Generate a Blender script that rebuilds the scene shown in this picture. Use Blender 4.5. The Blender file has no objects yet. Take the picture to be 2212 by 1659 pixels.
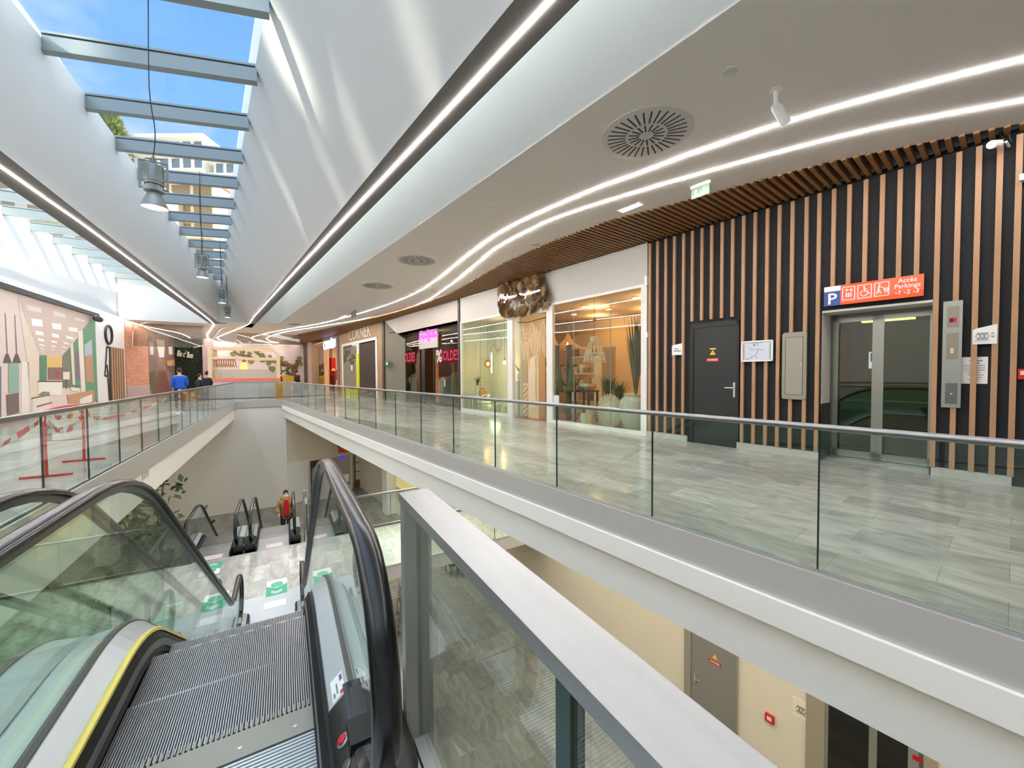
import bpy, math, random
from mathutils import Vector, Matrix
random.seed(7)
SC = bpy.context.scene
COL = SC.collection
R = math.radians

# ---------------------------------------------------------------- camera
# x right, y straight ahead (horizontal), z up; upper mall floor is z = 0
FPX, EYE = 850.0, 1.55
PITCH, ROLL = math.atan(23.5 / 850.0), 0.006
cam_d = bpy.data.cameras.new('camera')
cam_d.sensor_fit = 'HORIZONTAL'
cam_d.sensor_width = 36.0
cam_d.lens = 36.0 * FPX / 2212.0
cam_d.clip_start, cam_d.clip_end = 0.05, 500
cam = bpy.data.objects.new('camera', cam_d)
COL.objects.link(cam)
cam.matrix_world = (Matrix.Translation((0, 0, EYE)) @ Matrix.Rotation(R(90) - PITCH, 4, 'X')
                    @ Matrix.Rotation(-ROLL, 4, 'Z'))
SC.camera = cam
SC.view_settings.view_transform = 'Standard'
SC.view_settings.look = 'None'
SC.view_settings.gamma = 1.0
SC.view_settings.use_curve_mapping = False
SC.view_settings.exposure = 0.27
cy = SC.cycles
cy.max_bounces = 7
cy.diffuse_bounces = 4
cy.glossy_bounces = 3
cy.transmission_bounces = 2
cy.transparent_max_bounces = 28
cy.caustics_reflective = False
cy.caustics_refractive = False
cy.sample_clamp_indirect = 6.0
cy.use_denoising = True

# ---------------------------------------------------------------- sky
wd = bpy.data.worlds.new('sky')
SC.world = wd
wd.use_nodes = True
nt = wd.node_tree
nt.nodes.clear()
def N(t, kind, **kw):
    n = t.nodes.new(kind)
    for k, v in kw.items():
        setattr(n, k, v)
    return n
def sky_nodes():
    out = N(nt, 'ShaderNodeOutputWorld'); bg = N(nt, 'ShaderNodeBackground')
    tc = N(nt, 'ShaderNodeTexCoord'); sep = N(nt, 'ShaderNodeSeparateXYZ')
    ramp = N(nt, 'ShaderNodeValToRGB'); mix = N(nt, 'ShaderNodeMixRGB')
    noise = N(nt, 'ShaderNodeTexNoise'); cr = N(nt, 'ShaderNodeValToRGB'); mp = N(nt, 'ShaderNodeMapping')
    nt.links.new(tc.outputs['Generated'], sep.inputs[0])
    nt.links.new(sep.outputs['Z'], ramp.inputs[0])
    e = ramp.color_ramp.elements
    e[0].position, e[0].color = 0.0, (0.72, 0.83, 0.95, 1)
    e[1].position, e[1].color = 0.85, (0.13, 0.35, 0.80, 1)
    m = ramp.color_ramp.elements.new(0.45); m.color = (0.26, 0.53, 0.92, 1)
    mp.inputs['Scale'].default_value = (1.0, 1.0, 2.6)
    nt.links.new(tc.outputs['Generated'], mp.inputs[0]); nt.links.new(mp.outputs[0], noise.inputs['Vector'])
    noise.inputs['Scale'].default_value = 2.6; noise.inputs['Detail'].default_value = 7
    cr.color_ramp.elements[0].position = 0.50; cr.color_ramp.elements[1].position = 0.74
    nt.links.new(noise.outputs['Fac'], cr.inputs[0])
    nt.links.new(cr.outputs[0], mix.inputs[0]); nt.links.new(ramp.outputs[0], mix.inputs[1])
    mix.inputs[2].default_value = (1, 1, 1, 1)
    nt.links.new(mix.outputs[0], bg.inputs[0]); bg.inputs[1].default_value = 1.0
    nt.links.new(bg.outputs[0], out.inputs[0])
sky_nodes()

def sun(name, direction, strength, angle, color):
    l = bpy.data.lights.new(name, 'SUN'); l.energy = strength; l.angle = R(angle); l.color = color
    o = bpy.data.objects.new(name, l); COL.objects.link(o)
    o.rotation_euler = Vector(direction).to_track_quat('-Z', 'Y').to_euler()
    o.location = (-4, 12, 12)
    return o
# low clear sun from the right, and the bright sky dome it hangs in
sun('sun', (-0.86, -0.02, -0.36), 7.0, 0.6, (1.0, 0.93, 0.80))
sun('sky_dome', (-0.05, -0.05, -1.0), 4.4, 130.0, (0.95, 0.97, 1.0))

# ---------------------------------------------------------------- frames
# frame A: x = v (right of the escalators), y = u (along the escalators)
# frame W: x = n (towards the right-hand wall), y = s (along that wall)
ANG = {'A': R(30.0), 'W': R(38.0), 'O': 0.0}
def rot(fr):
    return Matrix.Rotation(ANG[fr], 4, 'Z')
def conv(p, f0, f1):
    q = rot(f1).inverted() @ (rot(f0) @ Vector(p))
    return (q.x, q.y, q.z)
def ray(px, py):
    dx, dy = px - 1106.0, -(py - 829.5)
    c, s = math.cos(ROLL), math.sin(ROLL)
    x, y = c * dx + s * dy, -s * dx + c * dy
    cp, sp = math.cos(PITCH), math.sin(PITCH)
    return Vector((x, FPX * cp + y * sp, -FPX * sp + y * cp))
def at_z(px, py, z, fr='O'):            # point of the plan at height z
    r = ray(px, py); t = (z - EYE) / r.z
    return conv((r.x * t, r.y * t, z), 'O', fr)
def at_x(px, py, x, fr):                # point of the vertical plane x = const of a frame
    r = rot(fr).inverted() @ ray(px, py); t = x / r.x
    return (x, r.y * t, EYE + r.z * t)
def at_y(px, py, y, fr):
    r = rot(fr).inverted() @ ray(px, py); t = y / r.y
    return (r.x * t, y, EYE + r.z * t)

# ---------------------------------------------------------------- materials
MATS = {}
def lin(c):
    return tuple(((x / 255.0) / 12.92 if x / 255.0 <= 0.04045 else ((x / 255.0 + 0.055) / 1.055) ** 2.4) for x in c)
def mat(name, rgb, rough=0.5, metal=0.0, emit=0.0, noise=0.0, nscale=6.0, bump=0.0, spec=0.5, stretch=None, srgb=True, ecol=None):
    if name in MATS:
        return MATS[name]
    m = bpy.data.materials.new(name); m.use_nodes = True
    t = m.node_tree; p = t.nodes['Principled BSDF']
    c = lin(rgb) if srgb else rgb
    p.inputs['Base Color'].default_value = (*c, 1)
    p.inputs['Roughness'].default_value = rough; p.inputs['Metallic'].default_value = metal
    p.inputs['Specular IOR Level'].default_value = spec
    if emit:
        p.inputs['Emission Color'].default_value = (*(lin(ecol) if ecol else c), 1); p.inputs['Emission Strength'].default_value = emit
    if noise or bump:
        tc = N(t, 'ShaderNodeTexCoord'); nz = N(t, 'ShaderNodeTexNoise'); mp = N(t, 'ShaderNodeMapping')
        nz.inputs['Scale'].default_value = nscale; nz.inputs['Detail'].default_value = 5
        if stretch: mp.inputs['Scale'].default_value = stretch
        t.links.new(tc.outputs['Object'], mp.inputs[0]); t.links.new(mp.outputs[0], nz.inputs['Vector'])
        if noise:
            hs = N(t, 'ShaderNodeMixRGB', blend_type='MULTIPLY'); rp = N(t, 'ShaderNodeValToRGB')
            rp.color_ramp.elements[0].position = 0.3; rp.color_ramp.elements[1].position = 0.7
            lo = 1 - noise
            rp.color_ramp.elements[0].color = (lo, lo, lo, 1); rp.color_ramp.elements[1].color = (1, 1, 1, 1)
            t.links.new(nz.outputs['Fac'], rp.inputs[0]); hs.inputs[0].default_value = 1
            hs.inputs[1].default_value = (*c, 1); t.links.new(rp.outputs[0], hs.inputs[2])
            t.links.new(hs.outputs[0], p.inputs['Base Color'])
        if bump:
            b = N(t, 'ShaderNodeBump'); b.inputs['Strength'].default_value = bump; b.inputs['Distance'].default_value = 0.02
            t.links.new(nz.outputs['Fac'], b.inputs['Height']); t.links.new(b.outputs[0], p.inputs['Normal'])
    MATS[name] = m
    return m
def glow(name, rgb, strength):
    if name in MATS: return MATS[name]
    m = bpy.data.materials.new(name); m.use_nodes = True; t = m.node_tree; t.nodes.clear()
    o = N(t, 'ShaderNodeOutputMaterial'); e = N(t, 'ShaderNodeEmission')
    e.inputs[0].default_value = (*lin(rgb), 1); e.inputs[1].default_value = strength
    t.links.new(e.outputs[0], o.inputs[0]); MATS[name] = m
    return m
def glass(name, rgb=(225, 240, 232), refl=1.0, base=0.04, rough=0.0, op=0.0):
    if name in MATS: return MATS[name]
    m = bpy.data.materials.new(name); m.use_nodes = True; t = m.node_tree; t.nodes.clear()
    o = N(t, 'ShaderNodeOutputMaterial'); tr = N(t, 'ShaderNodeBsdfTransparent'); g = N(t, 'ShaderNodeBsdfGlossy')
    mx = N(t, 'ShaderNodeMixShader'); lw = N(t, 'ShaderNodeLayerWeight')
    lw.inputs[0].default_value = 0.5
    p5 = N(t, 'ShaderNodeMath', operation='POWER'); p5.inputs[1].default_value = 5
    ma = N(t, 'ShaderNodeMath', operation='MULTIPLY_ADD'); ma.inputs[1].default_value = (1 - base) * refl; ma.inputs[2].default_value = base * refl
    t.links.new(lw.outputs['Facing'], p5.inputs[0]); t.links.new(p5.outputs[0], ma.inputs[0])
    tr.inputs[0].default_value = (*lin(rgb), 1); g.inputs['Roughness'].default_value = rough; g.inputs[0].default_value = (1, 1, 1, 1)
    t.links.new(ma.outputs[0], mx.inputs[0]); t.links.new(tr.outputs[0], mx.inputs[1]); t.links.new(g.outputs[0], mx.inputs[2])
    last = mx
    if op:
        d = N(t, 'ShaderNodeBsdfDiffuse'); d.inputs[0].default_value = (*lin(rgb), 1)
        m2 = N(t, 'ShaderNodeMixShader'); m2.inputs[0].default_value = op
        t.links.new(mx.outputs[0], m2.inputs[1]); t.links.new(d.outputs[0], m2.inputs[2]); last = m2
    t.links.new(last.outputs[0], o.inputs[0]); MATS[name] = m
    return m
def stone_floor(name, c1, c2, rough=0.16, w=0.9, h=0.42, joint=(150, 148, 142), axis=1):
    m = bpy.data.materials.new(name); m.use_nodes = True; t = m.node_tree; p = t.nodes['Principled BSDF']
    tc = N(t, 'ShaderNodeTexCoord'); mp = N(t, 'ShaderNodeMapping')
    mp.inputs['Rotation'].default_value = (0, 0, R(90) if axis else 0)
    t.links.new(tc.outputs['Object'], mp.inputs[0])
    br = N(t, 'ShaderNodeTexBrick'); br.offset = 0.37; br.inputs['Scale'].default_value = 1.0
    br.inputs['Brick Width'].default_value = w; br.inputs['Row Height'].default_value = h
    br.inputs['Mortar Size'].default_value = 0.0022; br.inputs['Mortar Smooth'].default_value = 0.0
    br.inputs['Bias'].default_value = 0.0
    br.inputs['Color1'].default_value = (*lin(c1), 1); br.inputs['Color2'].default_value = (*lin(c2), 1)
    br.inputs['Mortar'].default_value = (*lin(joint), 1)
    t.links.new(mp.outputs[0], br.inputs['Vector'])
    mp2 = N(t, 'ShaderNodeMapping'); mp2.inputs['Scale'].default_value = (1.0, 2.6, 1)
    t.links.new(mp.outputs[0], mp2.inputs[0])
    n1 = N(t, 'ShaderNodeTexNoise'); n1.inputs['Scale'].default_value = 1.9; n1.inputs['Detail'].default_value = 8; n1.inputs['Distortion'].default_value = 1.6
    t.links.new(mp2.outputs[0], n1.inputs['Vector'])
    rp = N(t, 'ShaderNodeValToRGB'); rp.color_ramp.elements[0].position = 0.34; rp.color_ramp.elements[0].color = (0.74, 0.745, 0.755, 1)
    rp.color_ramp.elements[1].position = 0.62; rp.color_ramp.elements[1].color = (1.06, 1.05, 1.02, 1)
    t.links.new(n1.outputs['Fac'], rp.inputs[0])
    mx = N(t, 'ShaderNodeMixRGB', blend_type='MULTIPLY'); mx.inputs[0].default_value = 1
    t.links.new(br.outputs['Color'], mx.inputs[1]); t.links.new(rp.outputs[0], mx.inputs[2])
    t.links.new(mx.outputs[0], p.inputs['Base Color']); p.inputs['Roughness'].default_value = rough
    MATS[name] = m
    return m
def wood(name, rgb, dark=0.7, scale=(6, 6, 0.5), rough=0.5):
    m = mat(name, rgb, rough=rough, noise=1 - dark, nscale=5, stretch=scale)
    return m
def brick_mat(name, c1, c2, mortar, w, h, scale=1.0, axis='YZ', msize=0.012):
    m = bpy.data.materials.new(name); m.use_nodes = True; t = m.node_tree; p = t.nodes['Principled BSDF']
    tc = N(t, 'ShaderNodeTexCoord'); sp = N(t, 'ShaderNodeSeparateXYZ'); cb = N(t, 'ShaderNodeCombineXYZ')
    t.links.new(tc.outputs['Object'], sp.inputs[0])
    t.links.new(sp.outputs[axis[0]], cb.inputs[0]); t.links.new(sp.outputs[axis[1]], cb.inputs[1])
    br = N(t, 'ShaderNodeTexBrick'); br.inputs['Scale'].default_value = scale
    br.inputs['Brick Width'].default_value = w; br.inputs['Row Height'].default_value = h
    br.inputs['Mortar Size'].default_value = msize
    br.inputs['Color1'].default_value = (*lin(c1), 1); br.inputs['Color2'].default_value = (*lin(c2), 1); br.inputs['Mortar'].default_value = (*lin(mortar), 1)
    t.links.new(cb.outputs[0], br.inputs['Vector']); t.links.new(br.outputs['Color'], p.inputs['Base Color'])
    p.inputs['Roughness'].default_value = 0.8; MATS[name] = m
    return m

WHITE = mat('white_paint', (236, 236, 232), 0.7)
CEIL = mat('ceiling_paint', (236, 232, 225), 0.8)
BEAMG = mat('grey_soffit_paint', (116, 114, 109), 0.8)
CREAM = mat('cream_paint', (224, 214, 192), 0.75)
BLACKW = mat('black_felt', (30, 31, 34), 0.85, noise=0.25, nscale=60)
BATTEN = wood('batten_oak', (180, 140, 104), 0.85, (1.5, 1.5, 0.4))
SLATW = wood('slat_walnut', (150, 112, 70), 0.8, (0.6, 3, 3))
FLOOR = stone_floor('grey_marble_tiles', (202, 198, 191), (168, 166, 161))
STEEL = mat('brushed_steel', (158, 158, 157), 0.36, 1.0, noise=0.12, nscale=30, stretch=(1, 0.05, 1))
STEELD = mat('satin_steel', (205, 208, 208), 0.38, 0.85)
STEELP = mat('pale_steel_deck', (214, 218, 216), 0.42, 0.55, noise=0.12, nscale=9)
CLADG = mat('grey_aluminium_cladding', (198, 195, 190), 0.35, 0.2)
CHAN = mat('dark_gasket', (38, 40, 42), 0.6)
GLASS = glass('balustrade_glass', (244, 250, 247))
GLASS2 = glass('skylight_glass', (242, 248, 250), refl=0.6)
SHOPG = glass('shop_glass', (240, 245, 240))
GEDGE = mat('green_glass_edge', (20, 48, 40), 0.1)
RUBBER = mat('black_rubber', (13, 14, 16), 0.24)
BLACKP = mat('black_plastic', (20, 21, 24), 0.4)
LED = glow('led_white', (255, 249, 246), 92.0)
RED = mat('red_plastic', (200, 24, 30), 0.4)
WPLAST = mat('white_plastic', (238, 238, 236), 0.45)
FRAMEW = mat('white_aluminium', (226, 226, 220), 0.4)
DARKF = mat('dark_bronze_frame', (44, 36, 38), 0.45)
INK = mat('dark_ink', (52, 54, 62), 0.6)

# ---------------------------------------------------------------- mesh collector
class MB:
    def __init__(s):
        s.v, s.f, s.m = [], [], []
        s.sm = False
    def add(s, vs, fs, mi=0):
        k = len(s.v); s.v += [tuple(p) for p in vs]; s.f += [tuple(i + k for i in f) for f in fs]; s.m += [mi] * len(fs)
        return s
    def box(s, x0, x1, y0, y1, z0, z1, mi=0):
        x0, x1 = min(x0, x1), max(x0, x1); y0, y1 = min(y0, y1), max(y0, y1); z0, z1 = min(z0, z1), max(z0, z1)
        return s.add([(x0, y0, z0), (x1, y0, z0), (x1, y1, z0), (x0, y1, z0), (x0, y0, z1), (x1, y0, z1), (x1, y1, z1), (x0, y1, z1)],
                     [(0, 3, 2, 1), (4, 5, 6, 7), (0, 1, 5, 4), (1, 2, 6, 5), (2, 3, 7, 6), (3, 0, 4, 7)], mi)
    def poly(s, pts, mi=0):
        return s.add(pts, [tuple(range(len(pts)))], mi)
    def prism(s, ring0, ring1, caps=True, mi=0):
        n = len(ring0)
        fs = [(i, (i + 1) % n, n + (i + 1) % n, n + i) for i in range(n)]
        if caps: fs += [tuple(range(n - 1, -1, -1)), tuple(range(n, 2 * n))]
        return s.add(list(ring0) + list(ring1), fs, mi)
    def plan(s, pts, z0, z1, mi=0):                # upright prism on a plan outline
        return s.prism([(x, y, z0) for x, y in pts], [(x, y, z1) for x, y in pts], True, mi)
    def tube(s, pts, r, n=8, caps=True, mi=0):
        P = [Vector(p) for p in pts]; rings = []
        rr = r if isinstance(r, (list, tuple)) else [r] * len(P)
        up = Vector((0, 0, 1)); prev = None
        for i, p in enumerate(P):
            d = (P[min(i + 1, len(P) - 1)] - P[max(i - 1, 0)]).normalized()
            if prev is None:
                a = d.cross(up)
                if a.length < 1e-3: a = d.cross(Vector((1, 0, 0)))
                a.normalize()
            else:
                a = (prev - d * prev.dot(d)).normalized()
            prev = a; b = d.cross(a)
            rings.append([tuple(p + (a * math.cos(2 * math.pi * k / n) + b * math.sin(2 * math.pi * k / n)) * rr[i]) for k in range(n)])
        return s.loft(rings, caps, mi)
    def loft(s, rings, caps=True, mi=0):
        n = len(rings[0]); vs = [p for r_ in rings for p in r_]; fs = []
        for i in range(len(rings) - 1):
            for k in range(n):
                fs.append((i * n + k, i * n + (k + 1) % n, (i + 1) * n + (k + 1) % n, (i + 1) * n + k))
        if caps: fs += [tuple(range(n - 1, -1, -1)), tuple((len(rings) - 1) * n + k for k in range(n))]
        return s.add(vs, fs, mi)
    def lathe(s, prof, c=(0, 0, 0), n=24, mi=0, axis='Z'):
        rings = []
        for r_, h in prof:
            ring = []
            for k in range(n):
                a = 2 * math.pi * k / n; x, y = r_ * math.cos(a), r_ * math.sin(a)
                q = (x, y, h) if axis == 'Z' else ((h, x, y) if axis == 'X' else (y, h, x))
                ring.append((c[0] + q[0], c[1] + q[1], c[2] + q[2]))
            rings.append(ring)
        return s.loft(rings, True, mi)
    def bar(s, p, q, w, h, mi=0, up=(0, 0, 1)):     # rectangular bar between two points
        p, q = Vector(p), Vector(q); d = (q - p).normalized(); up = Vector(up)
        a = d.cross(up)
        if a.length < 1e-4: a = d.cross(Vector((1, 0, 0)))
        a.normalize(); b = a.cross(d).normalized()
        o = [a * (-w / 2) - b * (h / 2), a * (w / 2) - b * (h / 2), a * (w / 2) + b * (h / 2), a * (-w / 2) + b * (h / 2)]
        return s.prism([tuple(p + k) for k in o], [tuple(q + k) for k in o], True, mi)
    def sphere(s, c, r, n=12, m=8, mi=0, sc=(1, 1, 1)):
        prof = [(max(1e-4, r * math.sin(math.pi * i / m)), -r * math.cos(math.pi * i / m)) for i in range(m + 1)]
        rings = [[(c[0] + sc[0] * a * math.cos(2 * math.pi * k / n), c[1] + sc[1] * a * math.sin(2 * math.pi * k / n), c[2] + sc[2] * h) for k in range(n)] for a, h in prof]
        return s.loft(rings, True, mi)
    def xf(s, M, start=0):
        for i in range(start, len(s.v)):
            q = M @ Vector(s.v[i]); s.v[i] = (q.x, q.y, q.z)
        return s

PIV = {}
def _mesh(name, mb, mats, off, smooth=None):
    me = bpy.data.meshes.new(name)
    me.from_pydata([(x - off[0], y - off[1], z - off[2]) for x, y, z in mb.v], [], mb.f)
    for m in (mats if isinstance(mats, (list, tuple)) else [mats]): me.materials.append(m)
    if any(mb.m): me.polygons.foreach_set('material_index', mb.m)
    if smooth or mb.sm:
        me.polygons.foreach_set('use_smooth', [True] * len(me.polygons))
        me.set_sharp_from_angle(angle=R(38))
    me.update(); me.validate()
    return me
def pivot(mb):
    xs, ys, zs = zip(*mb.v)
    return ((min(xs) + max(xs)) / 2, (min(ys) + max(ys)) / 2, min(zs))
def tag(o, label, cat, group=None, kind=None):
    if label: o['label'] = label
    if cat: o['category'] = cat
    if group: o['group'] = group
    if kind: o['kind'] = kind
    return o
def thing(name, label, cat, fr='O', at=(0, 0, 0), group=None):
    o = bpy.data.objects.new(name, None); COL.objects.link(o); o.empty_display_size = 0.2
    w = rot(fr) @ Vector(at); o.location = w; o.rotation_euler = (0, 0, ANG[fr])
    PIV[o.name] = (fr, at)
    return tag(o, label, cat, group)
def part(parent, name, mb, m, label=None, smooth=None, kind=None):
    fr, at = PIV[parent.name]
    o = bpy.data.objects.new(name, _mesh(name, mb, m, at if parent.type == 'EMPTY' else at, smooth)); COL.objects.link(o)
    o.parent = parent; PIV[o.name] = (fr, at)
    if label: o['label'] = label
    if kind: o['kind'] = kind
    return o
def solo(name, mb, m, label, cat, fr='O', group=None, smooth=None, kind=None):
    p = pivot(mb)
    o = bpy.data.objects.new(name, _mesh(name, mb, m, p, smooth)); COL.objects.link(o)
    o.location = rot(fr) @ Vector(p); o.rotation_euler = (0, 0, ANG[fr]); PIV[o.name] = (fr, p)
    return tag(o, label, cat, group, kind)
def struct(name, mb, m, fr='O', label=None, smooth=None, at=None):
    o = bpy.data.objects.new(name, _mesh(name, mb, m, at or (0, 0, 0), smooth)); COL.objects.link(o)
    o.location = rot(fr) @ Vector(at or (0, 0, 0)); o.rotation_euler = (0, 0, ANG[fr]); PIV[o.name] = (fr, at or (0, 0, 0))
    o['kind'] = 'structure'
    if label: o['label'] = label
    return o
def copy_tree(o, parent=None):
    c = o.copy(); COL.objects.link(c); PIV[c.name] = PIV[o.name]
    if parent: c.parent = parent
    for ch in list(o.children): copy_tree(ch, c)
    return c
def place(o, fr, at):
    o.location = rot(fr) @ Vector(at); o.rotation_euler = (0, 0, ANG[fr])
_FT = {}
def text_mb(txt, size, M, depth=0.004, align='CENTER', mb=None, mi=0, sx=1.0):
    cu = bpy.data.curves.new('t', 'FONT'); cu.body = txt; cu.size = size; cu.extrude = depth / 2; cu.align_x = align; cu.align_y = 'CENTER'; cu.offset = size * .014
    cu.resolution_u = 2
    o = bpy.data.objects.new('t', cu); me = bpy.data.meshes.new_from_object(o)
    mb = mb or MB()
    vs = [M @ Vector((v.co.x * sx, v.co.y, v.co.z)) for v in me.vertices]
    mb.add([tuple(v) for v in vs], [tuple(p.vertices) for p in me.polygons], mi)
    bpy.data.objects.remove(o); bpy.data.curves.remove(cu); bpy.data.meshes.remove(me)
    return mb
def wallM(n, s, z):       # text/graphics plane on the right-hand wall (frame W), facing the void
    return Matrix(((0, 0, -1, n), (-1, 0, 0, s), (0, 1, 0, z), (0, 0, 0, 1)))
def curve_pts(pts, n=8):  # smooth a polyline (Catmull-Rom)
    P = [Vector(p) for p in pts]; out = []
    for i in range(len(P) - 1):
        a, b, c, d = P[max(i - 1, 0)], P[i], P[i + 1], P[min(i + 2, len(P) - 1)]
        for k in range(n):
            t = k / n
            out.append(tuple(0.5 * ((2 * b) + (c - a) * t + (2 * a - 5 * b + 4 * c - d) * t * t + (3 * b - a - 3 * c + d) * t ** 3)))
    out.append(tuple(P[-1]))
    return out

# ================================================================ main dimensions (metres)
NW = 8.45          # right-hand wall
NB = 3.72          # right balustrade / slab edge
VL = -2.55         # left balustrade / slab edge
VW = -8.0          # left wall
U0, U1 = -7.0, 27.5   # void, along the escalators (far end u = 27.5)
UB = 46.5          # far wall
ZC = 4.7           # ceiling
ZG = 7.2          # skylight glass
ZM, ZL = -3.2, -6.4   # half landing, lower floor
def A2(v, u): return conv((v, u, 0), 'A', 'O')[:2]
def W2(n, s): return conv((n, s, 0), 'W', 'O')[:2]
def v_on_n(n, u):       # v where the line n = const crosses u
    return (n - math.sin(R(8)) * u) / math.cos(R(8))
def n_of(v, u): return conv((v, u, 0), 'A', 'W')[0]
def s_of(v, u): return conv((v, u, 0), 'A', 'W')[1]
def WA(n, s): return conv((n, s, 0), 'W', 'A')[:2]

# ---------------------------------------------------------------- floors
S1 = s_of(v_on_n(NB, UB), UB)
mb = MB().plan([(NB, -8), (16, -8), (16, 52), (NB, 52)], -0.3, 0)
struct('floor', mb, FLOOR, 'W', 'grey marble tiled walkway past the shops')
mb = MB().plan([(VW - 1, -9), (VL, -9), (VL, UB), (VW - 1, UB)], -0.3, 0)
struct('floor', mb, FLOOR, 'A', 'grey marble tiled walkway past the printed hoarding')
pts = [(VL, U1), (v_on_n(NB, U1), U1), (v_on_n(NB, UB), UB), (VL, UB)]
mb = MB().plan([p for p in pts], -0.3, 0)
struct('floor', mb, FLOOR, 'A', 'marble floor beyond the end of the void')
# platform the photographer stands on, at the top of the escalators
mb = MB().plan([(VL, -9), (v_on_n(NB, -9), -9), (v_on_n(NB, -2.2), -2.2), (0.47, -2.2), (0.47, 0.55), (VL, 0.55)], -0.3, -0.004)
struct('floor', mb, FLOOR, 'A', 'marble platform at the head of the escalators')
# half landing with its bridge to the right
NBR = NW - 0.4
LFLOOR = stone_floor('pale_marble_tiles', (205, 202, 194), (178, 177, 172), 0.2, 0.8, 0.4)
mb = MB().plan([(VL, 9.9), (v_on_n(NBR, 9.9), 9.9), (v_on_n(NBR, 12.5), 12.5), (0.42, 12.5), (VL, 12.5)], ZM - 0.35, ZM)
struct('floor', mb, LFLOOR, 'A', 'marble half landing between the two flights of escalators')
mb = MB().plan([(-30, -12), (20, -12), (20, 45), (-30, 45)], ZL - 0.3, ZL)
struct('floor', mb, stone_floor('dimmed_marble_tiles', (160, 157, 150), (134, 132, 127), 0.22, 0.8, 0.4, (120, 118, 112)), 'A', 'marble floor of the level below')  # tiles coloured darker to offset the added soffit light
mb = MB()
mb.box(0.43, 0.47, 9.9, 13.3, ZM - 0.36, ZM - 0.002)
mb.plan([(0.47, 9.86), (v_on_n(NBR, 9.86), 9.86), (v_on_n(NBR, 9.9), 9.9), (0.47, 9.9)], ZM - 0.36, ZM - 0.002)
mb.plan([(0.47, 12.5), (v_on_n(NBR, 12.5), 12.5), (v_on_n(NBR, 12.54), 12.54), (0.47, 12.54)], ZM - 0.36, ZM - 0.002)
struct('trim_1', mb, CLADG, 'A', 'grey metal edge of the half landing')

# added fill lights under the soffits, unseen, to brighten the lower level
def area(name, fr, at, sx, sy, energy, color):
    l = bpy.data.lights.new(name, 'AREA'); l.shape = 'RECTANGLE'; l.size, l.size_y, l.energy, l.color = sx, sy, energy, color
    o = bpy.data.objects.new(name, l); COL.objects.link(o); o.location = rot(fr) @ Vector(at); o.rotation_euler = (0, 0, ANG[fr])
    return o
area('soffit_fill', 'W', (NB + 2.4, 6, -0.58), 1.6, 24, 620, (1.0, 0.93, 0.80))
area('soffit_fill', 'A', (VL - 2.6, 10, -0.74), 1.6, 24, 380, (1.0, 0.90, 0.74))

# ---------------------------------------------------------------- slab edges (grey metal, white cornice, white beam)
mb = MB().box(NB - 0.06, NB, -8, 52, -0.31, -0.004)
for k in range(14): pass
struct('trim_2', mb, CLADG, 'W', 'grey metal edge of the right walkway')
mb = MB().prism([(NB - 0.10, -8, -0.53), (NB + 0.05, -8, -0.53), (NB + 0.05, -8, -0.31), (NB - 0.10, -8, -0.31)],
                [(NB - 0.10, 34, -0.53), (NB + 0.05, 34, -0.53), (NB + 0.05, 34, -0.31), (NB - 0.10, 34, -0.31)])
mb.prism([(NB + 0.02, -8, -1.02), (NB + 0.55, -8, -1.02), (NB + 0.55, -8, -0.53), (NB + 0.02, -8, -0.53)],
         [(NB + 0.02, 34, -1.02), (NB + 0.55, 34, -1.02), (NB + 0.55, 34, -0.53), (NB + 0.02, 34, -0.53)])
struct('trim_3', mb, mat('warm_white_paint', (248, 246, 238), .65), 'W', 'white plaster beam under the right walkway')
mb = MB().box(VL, VL + 0.05, -8, U1 + 0.05, -0.42, -0.004)
struct('trim_4', mb, CLADG, 'A', 'grey metal edge of the left walkway')
mb = MB().box(VL - 0.4, VL + 0.0, -8, U1, -1.0, -0.3)
struct('trim_5', mb, MATS['warm_white_paint'], 'A', 'white plaster beam under the left walkway')
mb = MB().plan([(VL, U1 - 0.05), (v_on_n(NB, U1) + 0.0, U1 - 0.05), (v_on_n(NB, U1), U1), (VL, U1)], -0.36, -0.004)
struct('trim_6', mb, CLADG, 'A', 'grey metal edge across the end of the void')

# ---------------------------------------------------------------- walls
mb = MB().box(VL - 0.02, v_on_n(NB, U1) + 0.12, U1 + 0.02, U1 + 0.3, ZL, -0.3)
struct('wall_end', mb, WHITE, 'A', 'tall white wall closing the far end of the void')
mb = MB().plan([(v_on_n(NB, U1) + 0.12, U1 + 0.02), (v_on_n(NW, 29.3), 29.3), (v_on_n(NW, 29.3), 29.6), (v_on_n(NB, U1) + 0.1, U1 + 0.3)], ZL + 2.55, -0.3)
struct('wall_end.001', mb, CREAM, 'A', 'cream wall above the lower shop entrance')
mb = MB().box(NW, NW + 0.25, -8, 30, ZL, -0.3)
struct('wall_lower', mb, CREAM, 'W', 'cream wall of the lower level under the right walkway')
# underside of the walkways
mb = MB().box(NB + 0.5, NW, -8, 34, -0.55, -0.32)
struct('ceiling', mb, CEIL, 'W', 'soffit under the right walkway')
mb = MB().box(VW - 3, VL - 0.4, -8, U1 + 3, -0.7, -0.32)
struct('ceiling', mb, CREAM, 'A', 'soffit under the left walkway')
mb = MB().box(VL - 6.0, VL - 5.8, -8, U1 + 3, ZL, -0.5)
struct('wall_lower', mb, CREAM, 'A', 'cream wall of the lower level under the left walkway')
mb = MB().box(VL - 6.0, VL - 0.02, U1 + 0.02, U1 + 0.3, ZL, -0.3)
struct('wall_lower', mb, WHITE, 'A', 'cream end wall of the lower level')
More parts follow.
